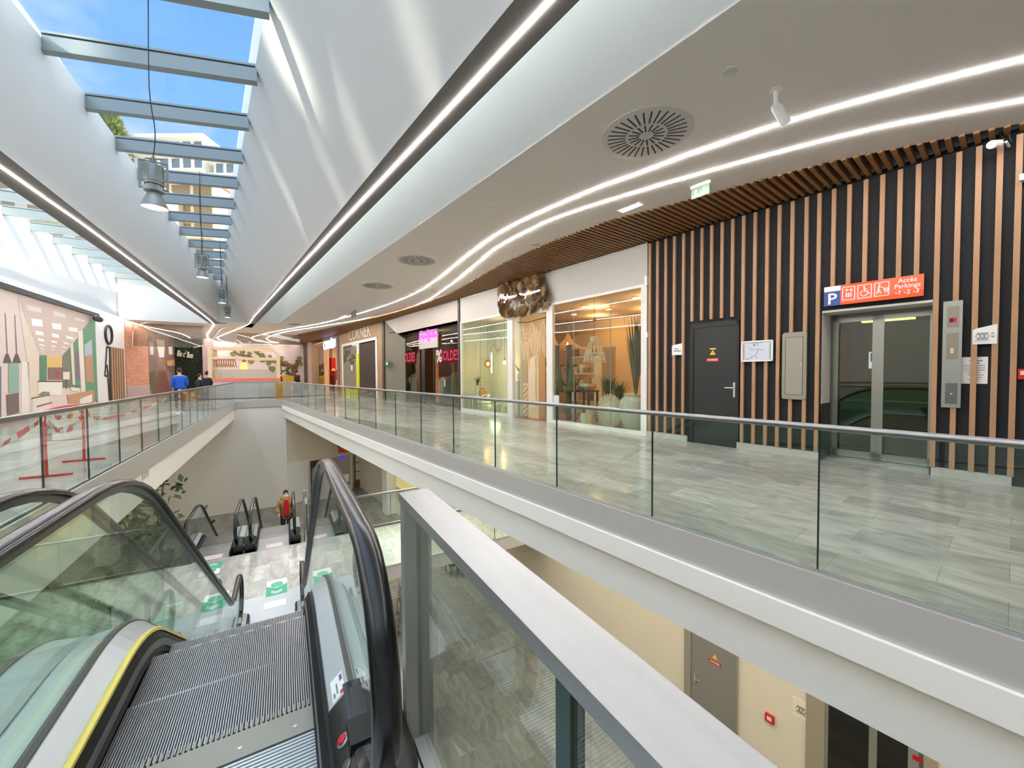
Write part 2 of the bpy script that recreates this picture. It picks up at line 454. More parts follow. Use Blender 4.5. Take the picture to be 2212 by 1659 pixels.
# wall with the printed hoarding, then brick, on the left of the upper level
mb = MB().box(VW - 0.3, VW, -9, UB, 0, ZC)
struct('wall_left', mb, mat('hoarding_wall', (222, 214, 206), 0.7), 'A', 'pale wall along the left walkway')
mb = MB().box(VW - 1, 4.5, UB, UB + 0.3, 0, ZC)
struct('wall_back', mb, mat('pink_grey_wall', (214, 196, 188), 0.7), 'A', 'pale wall at the far end of the upper level')
mb = MB().box(-14, 14, -9.5, -9.2, ZL, ZG + 0.015)
struct('wall_front', mb, WHITE, 'A', 'white wall behind the head of the escalators')

# ---------------------------------------------------------------- ceiling, light wells and beams
# curved edge between the white ceiling and the wooden slats
edge_px = [(2600, 165), (2212, 265), (2000, 308), (1795, 349), (1612, 397), (1452, 441), (1314, 477), (1200, 519), (1152, 540), (1085, 570),
           (1031, 601), (976, 632), (929, 650), (880, 664), (833, 677), (748, 700), (690, 712), (648, 721)]
EDGE = [at_z(x, y, ZC, 'W')[:2] for x, y in edge_px]
EDGE = [(min(n, NW + 0.3), s) for n, s in EDGE]
ring = [(3.66, -8)] + [(EDGE[0][0], -8)] + EDGE + [(EDGE[-1][0], 48), (3.66, 48)]
mb = MB().plan(ring, ZC, ZC + 0.02)
struct('ceiling', mb, CEIL, 'W', 'white suspended ceiling over the right walkway')
mb = MB().prism([(3.80, -8, ZC + .4), (18, -8, ZC + .4), (18, -8, ZG + .015), (4.36, -8, ZG + .015)], [(3.80, 50, ZC + .4), (18, 50, ZC + .4), (18, 50, ZG + .015), (4.36, 50, ZG + .015)])
struct('ceiling', mb, mat('void_black', (26, 20, 17), 0.9), 'W', 'dark void above the wooden slats')
pr = [(3.655, ZC + .002), (3.69, ZC + .002), (4.36, ZG), (4.32, ZG)]
mb = MB().prism([(n, -8, z) for n, z in pr], [(n, 50, z) for n, z in pr])
struct('wall_right', mb, WHITE, 'W', 'white side of the right light well')
# right beam (leaning inner face) and left beam
mb = MB()
pr = [(2.13, ZC), (2.57, ZC), (2.57, ZG + 0.015), (0.86, ZG + 0.015), (0.86, ZG)]
mb.prism([(n, -8, z) for n, z in pr], [(n, 31.5, z) for n, z in pr])
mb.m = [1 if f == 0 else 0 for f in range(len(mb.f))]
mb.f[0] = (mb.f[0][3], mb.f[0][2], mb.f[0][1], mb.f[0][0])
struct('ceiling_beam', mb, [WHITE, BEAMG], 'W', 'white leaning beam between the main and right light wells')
mb = MB().box(-3.93, -3.38, -8, 30.2, ZC, ZG + 0.015)
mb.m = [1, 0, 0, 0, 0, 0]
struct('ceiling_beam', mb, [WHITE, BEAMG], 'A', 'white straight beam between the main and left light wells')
# everything beyond the wells
mb = MB().plan([(-8.3, 30.2), (-3.0, 30.2), (-3.0, 29.3), (v_on_n(2.57, 29.3), 29.3), (v_on_n(2.57, 28.2), 28.2), (v_on_n(3.66, 28.2), 28.2), (v_on_n(3.66, 45), 45), (-8.3, 45)], ZC, ZG + 0.015)
mb.m = [0] * len(mb.f); 
struct('ceiling', mb, [CEIL], 'A', 'ceiling over the far end of the upper level')
mb = MB().plan([(-3.38, 29.27), (v_on_n(2.13, 29.27), 29.27), (v_on_n(2.13, 29.3), 29.3), (-3.38, 29.3)], ZC, ZG + 0.015)
mb.box(-8.0, -3.93, 30.16, 30.2, ZC, ZG + 0.015)
mb.plan([(v_on_n(2.57, 28.16), 28.16), (v_on_n(4.72, 28.16), 28.16), (v_on_n(4.72, 28.2), 28.2), (v_on_n(2.57, 28.2), 28.2)], ZC, ZG + 0.015)
struct('trim_7', mb, WHITE, 'A', 'white end walls of the light wells')
mb = MB().box(VW - 0.8, VW - 0.04, -9, 45, ZC + 0.02, ZG + 0.015)
mb.box(VW - 0.3, VW + 0.10, -9, 30.2, ZC, ZC + 0.10)
struct('wall_left', mb, WHITE, 'A', 'white side of the left light well')
mb = MB().box(-12, 14, -9.2, -8.0, ZC, ZG + 0.015)
struct('ceiling', mb, WHITE, 'A', 'white ceiling behind the light wells')
# unseen block added to keep the sun off the main skylight
mb = MB().box(0.95, 3.4, -14, 31, ZG + 0.10, ZG + 1.5)
struct('sun_block', mb, WHITE, 'W', 'unseen sun block beside the main skylight')

# ---------------------------------------------------------------- skylights
def skylight(name, x_left, x_right, us, zg, label, tilt=0.0):
    root = thing(name, label, None, 'A', ((x_left(10) + x_right(10)) / 2, 10, zg)); root['kind'] = 'structure'
    BAR = mat('skylight_bar_grey', (150, 160, 162), 0.45, 0.25)
    def bar(u, h0, h1, w):
        a = x_left(u); b_ = x_right(u - tilt * 3); b_ = x_right(u - tilt * (b_ - a)); ur = u - tilt * (b_ - a)
        ring = [(a, u - w), (b_, ur - w), (b_, ur + w), (a, u + w)]
        return ring, a, b_, ur
    for i, u in enumerate(us):
        m_ = MB()
        ring, a, b, ur = bar(u, 0, 0, .045)
        if b - a < 0.12: continue
        m_.plan(ring, zg - 0.24, zg - .005); m_.plan(bar(u, 0, 0, .075)[0], zg - 0.26, zg - 0.235); m_.plan(bar(u, 0, 0, .06)[0], zg + 0.02, zg + 0.06)
        part(root, 'glazing_bar', m_, BAR)
        if i + 1 < len(us):
            w_ = us[i + 1]; g = MB(); r2, a2, b2, ur2 = bar(w_, 0, 0, .045)
            if b2 < a2: continue
            g.poly([(a, u, zg + 0.01), (b, ur, zg + 0.01), (b2, ur2, zg + 0.01), (a2, w_, zg + 0.01)])
            part(root, 'pane', g, GLASS2)
    return root
us = [9.69 + 1.65 * k for k in range(-9, 13)]
skylight('window_1', lambda u: -3.38, lambda u: v_on_n(0.89, u), us, ZG, 'long skylight of grey bars and clear panes over the void', 0.295)
skylight('window_2', lambda u: VW - 0.03, lambda u: -3.93, [u + 0.4 for u in us], ZG, 'sunlit skylight over the left walkway')
skylight('window_3', lambda u: v_on_n(2.57, u), lambda u: v_on_n(4.32, u), us[:-1], ZG, 'narrow skylight over the right slab edge')

# ================================================================ right-hand wall: black slatted part, lift, door
def WP(px, py=806, n=NW): return at_x(px, py, n, 'W')      # (n, s, z) of a pixel on the wall
def S(px, n=NW): return WP(px, 806, n)[1]
def Z(px, py, n=NW): return WP(px, py, n)[2]
sL, sR = 2.09, 0.77                                        # lift opening
BK = NW + 0.03
mb = MB().box(BK, BK + 0.2, S(1396), sL, 0, 4.72).box(BK, BK + 0.2, sR, -8, 0, 4.72).box(BK, BK + 0.2, sL, sR, 2.6, 4.72)
struct('wall_right', mb, BLACKW, 'W', 'black felt wall behind oak battens')
clad = thing('batten_cladding', 'upright oak battens spaced along the black wall around the lift', 'wall cladding', 'W', (NW, 2.5, 0))
bx = [1403.5, 1420, 1437.7, 1456, 1475.6, 1494.4, 1515, 1535.8, 1558, 1580.6, 1603.8, 1628.5, 1654.5, 1680.2, 1708, 1738, 1765,
      1796, 1829, 1863.7, 1899, 1936.4, 1975, 2018.5, 2060.8, 2102.8, 2147.6, 2188.5]
for k, x in enumerate(bx):
    s = 5.43 - 0.2095 * k if k < 17 else S(x)
    s = S(x); z0 = 0.13
    if 5 <= k <= 9: z0 = 2.66
    if 17 <= k <= 22: z0 = 2.70
    h = 0.034 if x > 2000 else 0.03
    part(clad, 'batten', MB().box(NW - 0.025, BK, s - 0.028, s + 0.028, z0, 4.62), BATTEN)
mb = MB()
for a, b in ((S(1398), S(1485)), (S(1593), sL + 0.0), (sR - 0.02, S(2192))):
    mb.box(NW - 0.012, BK, a, b, 0, 0.13)
struct('baseboard_right', mb, mat('pale_stone', (196, 194, 188), 0.4, noise=0.15, nscale=4), 'W', 'pale stone skirting under the battens')
# slatted wooden ceiling strip (slats run from the white ceiling to the wall)
mb = MB()
def edge_n(s):
    for (n0, s0), (n1, s1) in zip(EDGE, EDGE[1:]):
        if s0 <= s <= s1: return n0 + (n1 - n0) * (s - s0) / (s1 - s0)
    return EDGE[0][0] if s < EDGE[0][1] else EDGE[-1][0]
s = -5.0
while s < 47:
    a = edge_n(s) - 0.05
    if NW - a > 0.06: mb.box(a, NW + 0.02, s - 0.028, s + 0.028, ZC - 0.035, ZC + 0.08)
    s += 0.125
struct('ceiling', mb, SLATW, 'W', 'strip of walnut slats along the right-hand wall')
mb = MB().plan([(EDGE[0][0], -8)] + [(n + 0.02, s) for n, s in EDGE] + [(NW + 0.3, 47), (NW + 0.3, -8)], ZC + 0.10, ZC + 0.16)
struct('ceiling', mb, mat('dark_brown_board', (62, 40, 26), 0.8), 'W', 'dark board behind the walnut slats')

# technical door
dr = thing('door_1', 'black steel door in the slatted wall', None, 'W', (NW, 3.92, 0)); dr['kind'] = 'structure'
BDOOR = mat('black_door_paint', (26, 30, 29), 0.5)
d0, d1 = 4.43, 3.42
part(dr, 'door_frame', MB().box(NW - 0.005, BK, d0, d0 - 0.07, 0, 2.6).box(NW - 0.005, BK, d1, d1 + 0.05, 0, 2.6).box(NW - 0.005, BK, d0, d1, 2.5, 2.6), BDOOR)
part(dr, 'door_leaf', MB().box(NW + 0.015, BK + 0.01, d0 - 0.07, d1 + 0.05, 0.01, 2.5), mat('black_door_leaf', (31, 36, 35), 0.45))
hs = S(1586)
h = part(dr, 'handle_plate', MB().box(NW - 0.0, NW + 0.016, hs - 0.02, hs + 0.02, Z(1587, 858), Z(1587, 826)), STEELD)
part(h, 'lever', MB().tube([(NW + 0.01, hs, Z(1587, 838)), (NW - 0.05, hs, Z(1587, 838)), (NW - 0.05, hs + 0.16, Z(1587, 838))], 0.011), STEELD)
YEL = mat('warning_yellow', (250, 200, 30), 0.5)
sg = part(dr, 'warning_sticker', MB().box(NW + 0.011, NW + 0.016, S(1532.5), S(1545.5), Z(1539, 755), Z(1539, 752)), mat('pale_yellow', (228, 214, 110), 0.5), 'yellow strip over warning triangle on door')
c = WP(1539, 761); hw = 0.062
part(dr, 'warning_triangle', MB().prism([(NW + 0.010, c[1] + hw, Z(1539, 766.5)), (NW + 0.010, c[1] - hw, Z(1539, 766.5)), (NW + 0.010, c[1], Z(1539, 755.8))],
     [(NW + 0.015, c[1] + hw, Z(1539, 766.5)), (NW + 0.015, c[1] - hw, Z(1539, 766.5)), (NW + 0.015, c[1], Z(1539, 755.8))]), YEL, 'yellow electrical hazard triangle')
zz = Z(1538.5, 777.3)
rp = part(dr, 'danger_plate', MB().box(NW + 0.010, NW + 0.015, S(1525), S(1552), zz - 0.035, zz + 0.035), RED, 'red plate with white lettering')
part(rp, 'lettering', text_mb('DANGER', 0.05, wallM(NW + 0.008, S(1538.5), zz), 0.002), WPLAST)
bolt = MB().poly([(NW + 0.008, c[1] + .008, c[2] + .02), (NW + .008, c[1] - .012, c[2] - .0), (NW + .008, c[1] + .002, c[2] - .0), (NW + .008, c[1] - .006, c[2] - .028), (NW + .008, c[1] + .014, c[2] - .002), (NW + .008, c[1] + .002, c[2] - .002)])
part(dr, 'lightning_symbol', bolt, INK)

def shaped_sign(name, s0, s1, z0, zl, zr, label, cat='sign'):
    t = thing(name, label, cat, 'W', (NW - 0.03, (s0 + s1) / 2, z0))
    out = [(s0, z0), (s1, z0), (s1, zr), (s0 - 0.03 * (s0 - s1) / abs(s0 - s1) * 1, zl + 0.02), (s0, zl)]
    part(t, 'plate', MB().prism([(NW - 0.035, a, b) for a, b in out], [(NW - 0.026, a, b) for a, b in out]), WPLAST)
    return t
sgn = shaped_sign('room_sign', S(1453), S(1475), Z(1464, 767), Z(1454, 748), Z(1475, 741.5), 'small white slanted sign on the battens left of the black door')
zt = Z(1464, 756)
part(sgn, 'lettering', text_mb('Local', 0.045, wallM(NW - 0.037, S(1462), zt + 0.03), 0.002), INK)
part(sgn, 'lettering', text_mb('technique', 0.045, wallM(NW - 0.037, S(1464.5), zt - 0.02), 0.002), INK)

# framed plan of the centre
s0, s1, z0, z1 = S(1602.5), S(1671), Z(1637, 781), Z(1637, 736)
mp_ = thing('framed_map', 'white framed floor plan on the battens right of the black door', 'map', 'W', (NW - 0.03, (s0 + s1) / 2, z0))
part(mp_, 'frame', MB().box(NW - 0.05, NW - 0.026, s0, s0 - 0.025, z0, z1).box(NW - 0.05, NW - 0.026, s1, s1 + 0.025, z0, z1).box(NW - 0.05, NW - 0.026, s0, s1, z0, z0 + 0.025).box(NW - 0.05, NW - 0.026, s0, s1, z1 - 0.025, z1), WPLAST)
part(mp_, 'printed_plan', MB().box(NW - 0.036, NW - 0.028, s0, s1, z0, z1), mat('plan_paper', (206, 214, 226), 0.4))
def mrect(mb, fx0, fx1, fy0, fy1, n=NW - 0.0365, mi=0):
    a, b = s0 + (s1 - s0) * fx0, s0 + (s1 - s0) * fx1; c_, d_ = z1 + (z0 - z1) * fy0, z1 + (z0 - z1) * fy1
    mb.box(n - 0.001, n, a, b, c_, d_, mi)
mb = MB(); mrect(mb, .05, .12, .12, .93); part(mp_, 'red_legend', mb, mat('map_pink', (230, 180, 176), 0.5), 'pink legend column')
mb = MB(); mrect(mb, .88, .95, .12, .93); part(mp_, 'green_legend', mb, mat('map_green', (160, 196, 172), 0.5), 'green legend column')
mb = MB()
for i in range(6):
    mrect(mb, .065, .105, .2 + .12 * i, .25 + .12 * i, NW - .038); mrect(mb, .895, .935, .2 + .12 * i, .25 + .12 * i, NW - .038)
P = [(.25, .3), (.3, .42), (.55, .42), (.62, .46), (.7, .48), (.55, .42), (.5, .6), (.45, .72), (.3, .8), (.25, .84), (.45, .72), (.55, .85)]
q = [(NW - .038, s0 + (s1 - s0) * a, z1 + (z0 - z1) * b) for a, b in P]
for a, b in zip(q, q[1:]): mb.bar(a, b, 0.004, 0.006)
mrect(mb, .32, .68, .09, .11); mrect(mb, .15, .25, .86, .89)
part(mp_, 'plan_lines', mb, mat('map_line', (120, 128, 140), 0.6))
mb = MB(); mrect(mb, .5, .56, .16, .25, NW - .038); part(mp_, 'orange_symbol', mb, mat('map_orange', (240, 170, 90), 0.5))
mb = MB(); mrect(mb, .39, .45, .16, .25, NW - .038); part(mp_, 'blue_symbol', mb, mat('map_blue', (90, 120, 190), 0.5))

# grey service cabinet
s0c, s1c, zc0, zc1 = S(1691), S(1743.5), Z(1717, 862.5), Z(1717, 718)
cb = thing('service_cabinet', 'tall grey metal cabinet door on the battens beside the lift', 'cabinet', 'W', (NW - 0.03, (s0c + s1c) / 2, zc0))
GREYM = mat('warm_grey_metal', (150, 146, 132), 0.45, 0.2)
r_ = 0.03
out = [(s0c - r_, zc0), (s1c + r_, zc0), (s1c, zc0 + r_), (s1c, zc1 - r_), (s1c + r_, zc1), (s0c - r_, zc1), (s0c, zc1 - r_), (s0c, zc0 + r_)]
part(cb, 'body', MB().prism([(NW - 0.05, a, b) for a, b in out], [(NW - 0.026, a, b) for a, b in out]), GREYM)
i_ = 0.055
part(cb, 'door', MB().box(NW - 0.054, NW - 0.05, s0c - i_, s1c + i_, zc0 + i_ * 1.6, zc1 - i_ * 1.6), mat('warm_grey_metal_door', (156, 152, 138), 0.45, 0.2))
mb = MB(); g = 0.004
a0, a1, b0, b1 = s0c - i_, s1c + i_, zc0 + i_ * 1.6, zc1 - i_ * 1.6
for bx_ in ((a0 + g, a0 - g, b0, b1), (a1 + g, a1 - g, b0, b1), (a0, a1, b0 - g, b0 + g), (a0, a1, b1 - g, b1 + g)): mb.box(NW - 0.0545, NW - 0.05, *bx_)
part(cb, 'gap', mb, mat('gap_grey', (82, 80, 72), 0.7))
part(cb, 'lock', MB().lathe([(0.012, 0), (0.012, 0.008)], (NW - 0.06, a1 + 0.03, (b0 + b1) / 2 + 0.02), 10, axis='X'), STEELD)

# lift
lf = thing('lift', 'steel and glass lift entrance set back in the slatted wall', 'lift', 'W', (NW, (sL + sR) / 2, 0))
ND = NW + 0.58
PLAS = mat('grey_plaster', (214, 211, 202), 0.8)
part(lf, 'reveal', MB().box(NW + 0.032, ND + 0.3, sL - .002, sL + 0.02, 0.98, 2.59).box(NW + 0.032, ND + 0.3, sR + .002, sR - 0.02, 0, 2.59).box(NW + 0.032, ND + 0.3, sL - .002, sR + .002, 2.56, 2.595), PLAS)
part(lf, 'kick_panel', MB().box(NW + 0.03, ND, sL + 0.02, sL - 0.012, 0, 0.98), mat('dark_green_panel', (28, 33, 28), 0.4), 'dark panel at the foot of the left reveal')
part(lf, 'header', MB().box(ND - 0.04, ND + 0.1, sL, sR, 2.5, 2.6), mat('dark_steel', (112, 112, 106), 0.35, 0.7))
dm = (sL + sR) / 2 + 0.02
LST = mat('lift_steel', (168, 170, 160), 0.3, 0.85)
def leaf(a, b, nn):
    d = part(lf, 'door', MB().box(nn, nn + 0.04, a, a - 0.075, 0.02, 2.5).box(nn, nn + 0.04, b + 0.075, b, 0.02, 2.5).box(nn, nn + 0.04, a, b, 2.42, 2.5).box(nn, nn + 0.04, a, b, 0.02, 0.14), LST)
    part(d, 'glass_pane', MB().box(nn + 0.015, nn + 0.025, a - 0.07, b + 0.07, 0.12, 2.44), glass('lift_glass', (198, 206, 186), refl=1.3, base=0.07))
leaf(sL - 0.03, dm, ND + 0.02); leaf(dm, sR + 0.0, ND)
part(lf, 'jamb', MB().box(ND - 0.03, ND + 0.06, sL, sL - 0.035, 0, 2.5), mat('jamb_steel', (120, 122, 114), 0.35, 0.8))
part(lf, 'sill', MB().box(NW + 0.3, ND + 0.1, sL, sR, -0.01, 0.012), STEELD)
part(lf, 'car_wall', MB().box(ND + 1.6, ND + 1.65, sL + 0.2, sR - 0.2, 0, 2.5).box(ND + 0.1, ND + 1.65, sL + 0.2, sL + 0.25, 0, 2.5).box(ND + 0.1, ND + 1.65, sR - 0.2, sR - 0.25, 0, 2.5).box(ND + 0.1, ND + 1.65, sL + 0.2, sR - 0.2, 2.5, 2.55).box(ND + 0.1, ND + 1.65, sL + 0.2, sR - 0.2, -0.05, 0), mat('lift_car_olive', (118, 112, 78), 0.4))
part(lf, 'car_light', MB().box(ND + 0.7, ND + 0.85, dm + 0.35, dm - 0.35, 2.46, 2.49), glow('lift_lamp', (255, 220, 120), 9))
part(lf, 'handrail', MB().tube([(ND + 1.54, sL + 0.1, 0.95), (ND + 1.54, sR - 0.1, 0.95)], 0.02), STEELD)
nn_ = thing('paper_notice', 'small white notice taped inside the left lift door glass', 'notice', 'W', (ND + 0.05, S(1882, ND), 1.4))
nz0, nz1 = Z(1882, 796, ND), Z(1882, 760, ND)
part(nn_, 'paper', MB().box(ND + 0.032, ND + 0.034, S(1875, ND), S(1891, ND), nz0, nz1), WPLAST)
part(nn_, 'pictogram', MB().box(ND + 0.030, ND + 0.032, S(1879, ND), S(1887, ND), nz0 + 0.12, nz1 - 0.02), mat('notice_blue', (70, 96, 140), 0.5))

# "Accès Parkings" sign over the lift
pk = thing('parking_sign', 'orange and blue parking access sign above the lift', 'sign', 'W', (NW - 0.03, 1.45, 2.66))
a0, a1, z0, z1 = 2.05, 0.86, 2.66, 2.985
ap = S(1814)
ORA = mat('sign_orange', (240, 110, 76), 0.45); ORB = mat('sign_deep_orange', (240, 88, 20), 0.45); SBL = mat('sign_blue', (58, 84, 152), 0.45)
part(pk, 'orange_panel', MB().box(NW - 0.04, NW - 0.026, ap, a1, z0, z1), ORA)
part(pk, 'blue_panel', MB().box(NW - 0.04, NW - 0.026, a0, ap, z0, z1 - 0.085), SBL)
part(pk, 'white_header', MB().box(NW - 0.04, NW - 0.026, a0, ap, z1 - 0.085, z1), WPLAST)
def wave(f0, f1, fn0, fn1):
    pts = [(f0 + (f1 - f0) * k / 12) for k in range(13)]
    top = [(NW - 0.0415, ap + (a1 - ap) * f, z0 + (z1 - z0) * fn1(f)) for f in pts]; bot = [(NW - 0.0415, ap + (a1 - ap) * f, z0 + (z1 - z0) * fn0(f)) for f in pts]
    return MB().poly(bot + top[::-1])
part(pk, 'orange_wave', wave(0.0, 1, lambda f: 0.0, lambda f: 0.10 + 0.20 * max(0, math.sin((f - 0.25) * 2.1)) if f > .25 else 0.10 - 0.02 * f), ORB)
part(pk, 'orange_wave', wave(0.06, 0.55, lambda f: 1 - 0.14 * math.sin((f - .06) / .49 * math.pi), lambda f: 1.0), ORB)
def wt(p, t, size, s, z, m=None, n=NW - 0.042, sx=1.0, align='CENTER'): return part(p, 'lettering', text_mb(t, size, wallM(n, s, z), 0.002, align, sx=sx), m or WPLAST)
wt(pk, 'P', 0.26, (a0 + ap) / 2, z0 + 0.105, n=NW - 0.043)
wt(pk, 'enzo', 0.04, (a0 + ap) / 2, z1 - 0.045, mat('ink_violet', (90, 60, 110), 0.6)) if False else None
tx = ap + (a1 - ap) * 0.82
wt(pk, 'Accès', 0.09, tx, z0 + 0.262, sx=.95); wt(pk, 'Parkings', 0.09, tx, z0 + 0.178, sx=.95); wt(pk, '-1 -2 -3', 0.088, tx, z0 + 0.085)
def picto_frame(f0, f1):
    b0, b1 = ap + (a1 - ap) * f0, ap + (a1 - ap) * f1; m = MB(); g = 0.0055; y0, y1 = z0 + 0.07, z1 - 0.045
    for q in ((b0 + g, b0 - g, y0, y1), (b1 + g, b1 - g, y0, y1), (b0, b1, y0 - g, y0 + g), (b0, b1, y1 - g, y1 + g)): m.box(NW - 0.043, NW - 0.04, *q)
    return m, (b0 + b1) / 2, (y0 + y1) / 2
def wd_(m, c, z, x, y, r, k=10): m.prism([(NW - .043, c - x - r * math.cos(6.283 * i / k), z + y + r * math.sin(6.283 * i / k)) for i in range(k)], [(NW - .041, c - x - r * math.cos(6.283 * i / k), z + y + r * math.sin(6.283 * i / k)) for i in range(k)])
def wl(m, c, z, pts, w=0.012):
    for a, b in zip(pts, pts[1:]): m.bar((NW - .042, c - a[0], z + a[1]), (NW - .042, c - b[0], z + b[1]), w, 0.003, up=(1, 0, 0))
m, c, z = picto_frame(.03, .19)
for k in (-1, 0, 1):
    wd_(m, c, z, k * .028, 0.0, .011); wl(m, c, z, [(k * .028, -.01), (k * .028, -.06)], .018)
wl(m, c, z, [(-.025, .03), (-.025, .07)]); wl(m, c, z, [(-.045, .05), (-.025, .075), (-.005, .05)], .01); wl(m, c, z, [(.03, .075), (.03, .03)]); wl(m, c, z, [(.01, .055), (.03, .03), (.05, .055)], .01)
part(pk, 'lift_pictogram', m, WPLAST)
m, c, z = picto_frame(.23, .40)
wd_(m, c, z, -.005, .075, .013); wl(m, c, z, [(-.005, .06), (0, .0), (.035, .0), (.05, -.045), (.07, -.04)], .014); wl(m, c, z, [(0, .03), (.035, .03)], .011)
wl(m, c, z, [(.04 * math.cos(a_) - .008, .045 * math.sin(a_) - .03) for a_ in [R(110 + 20 * k) for k in range(13)]], .011)
part(pk, 'wheelchair_pictogram', m, WPLAST)
m, c, z = picto_frame(.44, .61)
wd_(m, c, z, -.025, .075, .013); wl(m, c, z, [(-.03, .055), (-.035, .0), (-.055, -.065)], .02); wl(m, c, z, [(-.035, .0), (-.01, -.06)], .016); wl(m, c, z, [(-.028, .045), (.02, .02), (.05, -.02)], .01)
wl(m, c, z, [(.025, .0), (.075, .01), (.065, -.035), (.04, -.035), (.025, .0)], .014); wd_(m, c, z, .04, -.055, .009); wd_(m, c, z, .068, -.055, .009)
part(pk, 'shopper_pictogram', m, WPLAST)

# lift call panel
cp0, cp1 = S(2035), S(2077); zb, zt_ = Z(2053, 880), Z(2056, 651)
cpn = thing('lift_call_panel', 'tall steel lift call panel with red display', 'control panel', 'W', (NW - 0.03, (cp0 + cp1) / 2, zb))
part(cpn, 'plate', MB().box(NW - 0.045, NW - 0.026, cp0, cp1, zb, zt_), mat('panel_steel', (164, 166, 160), 0.35, 0.7))
wm = lambda f: cp0 + (cp1 - cp0) * f
hm = lambda f: zt_ + (zb - zt_) * f
for f0, f1, c in ((.05, .25, (150, 140, 126)), (.3, .545, (150, 140, 126)), (.77, .965, (112, 114, 112))):
    pl = part(cpn, 'insert_plate', MB().box(NW - 0.048, NW - 0.045, wm(.2), wm(.83), hm(f0), hm(f1)), mat('insert_%d' % c[0], c, 0.35, 0.6))
part(cpn, 'floor_display', MB().box(NW - 0.051, NW - 0.048, wm(.34), wm(.68), hm(.160), hm(.200)), mat('display_dark', (60, 8, 12), 0.3))
part(cpn, 'lit_digit', MB().box(NW - 0.053, NW - 0.051, wm(.55), wm(.66), hm(.163), hm(.197)), glow('display_red', (235, 20, 40), 2.0))
part(cpn, 'call_button', MB().box(NW - 0.052, NW - 0.048, wm(.42), wm(.58), hm(.44), hm(.49)), mat('button_ivory', (214, 200, 186), 0.4))
part(cpn, 'keyhole', MB().lathe([(0.012, 0), (0.012, 0.006)], (NW - 0.053, wm(.52), hm(.87)), 12, axis='X'), STEELD)

sg2 = shaped_sign('lift_sign', S(2099), S(2152), Z(2125, 743.5), Z(2099, 714), Z(2152, 700), 'white slanted lift pictogram sign beside the call panel')
c, z = S(2123), Z(2123, 727)
m = MB()
def pic3(m, c, z, n, k=1.0):
    for q in (-.038 * k, 0, .038 * k):
        pts = [(NW + n, c - (q + .017 * k * math.cos(6.283 * i / 10)), z + .045 * k + .008 * k * math.sin(6.283 * i / 10)) for i in range(11)]
        for a, b in zip(pts, pts[1:]): m.bar(a, b, .004 * k, .003, up=(1, 0, 0))
        pts = [(NW + n, c - (q + x * k), z + y * k) for x, y in ((-.026, -.01), (-.022, .02), (.0, .032), (.022, .02), (.026, -.01), (.014, -.01), (.01, -.05), (0, -.02), (-.01, -.05), (-.014, -.01))]
        for a, b in zip(pts, pts[1:]): m.bar(a, b, .004 * k, .003, up=(1, 0, 0))
    m.bar((NW + n, c + .08 * k, z - .062 * k), (NW + n, c - .07 * k, z - .062 * k), .004 * k, .003, up=(1, 0, 0))
    for y, d in ((.035, .02), (-.0, -.02)):
        pts = [(NW + n, c - x * k, z + w * k) for x, w in ((.085, y), (.115, y), (.10, y + d), (.085, y))]
        for a, b in zip(pts, pts[1:]): m.bar(a, b, .004 * k, .003, up=(1, 0, 0))
pic3(m, c + .012, z, -.037, 0.92)
part(sg2, 'pictogram', m, INK)
n0 = thing('paper_notice', 'white printed notice pinned behind a batten under the lift sign', 'notice', 'W', (NW + 0.02, S(2105), 1.4))
za, zb2 = Z(2105, 829), Z(2105, 771)
pp = part(n0, 'paper', MB().box(BK - 0.004, BK, S(2076.5), S(2133.5), za, zb2), WPLAST)
m = MB()
for k, (w0, w1) in enumerate(((.3, .8), (.35, .7), (.1, .9), (.1, .92), (.1, .9), (.2, .7), (.25, .85), (.4, .8), (.3, .7))):
    zq = zb2 - .06 - (zb2 - za - .08) * k / 9; sa, sb = S(2076.5), S(2133.5)
    m.box(BK - .0055, BK - .004, sa + (sb - sa) * w0, sa + (sb - sa) * w1, zq, zq + (.012 if k < 2 else .008), 1 if k in (4, 6) else 0)
part(n0, 'printed_lines', m, [mat('text_grey', (110, 108, 108), 0.6), mat('text_red', (190, 70, 80), 0.6)])
fa = thing('fire_alarm', 'red fire alarm call point at the right end of the battens', 'fire alarm', 'W', (NW, S(2207), 1.4))
part(fa, 'case', MB().box(NW - 0.03, BK, S(2199), S(2222), Z(2205, 819), Z(2205, 797)), RED)
part(fa, 'glass_plate', MB().box(NW - 0.034, NW - 0.03, S(2204), S(2218), Z(2205, 810), Z(2205, 801)), mat('alarm_cream', (236, 214, 190), 0.4))
solo('wall_sounder', MB().box(NW - 0.06, BK, S(1394.5), S(1399.5), Z(1397, 617), Z(1397, 597)), WPLAST, 'small white box high on the wall where the shop meets the battens', 'box', 'W')
solo('wall_switch', MB().box(NW - 0.03, BK, S(1395.5), S(1400), Z(1398, 729), Z(1398, 718)), WPLAST, 'small white switch lower on the wall where the shop meets the battens', 'switch', 'W')

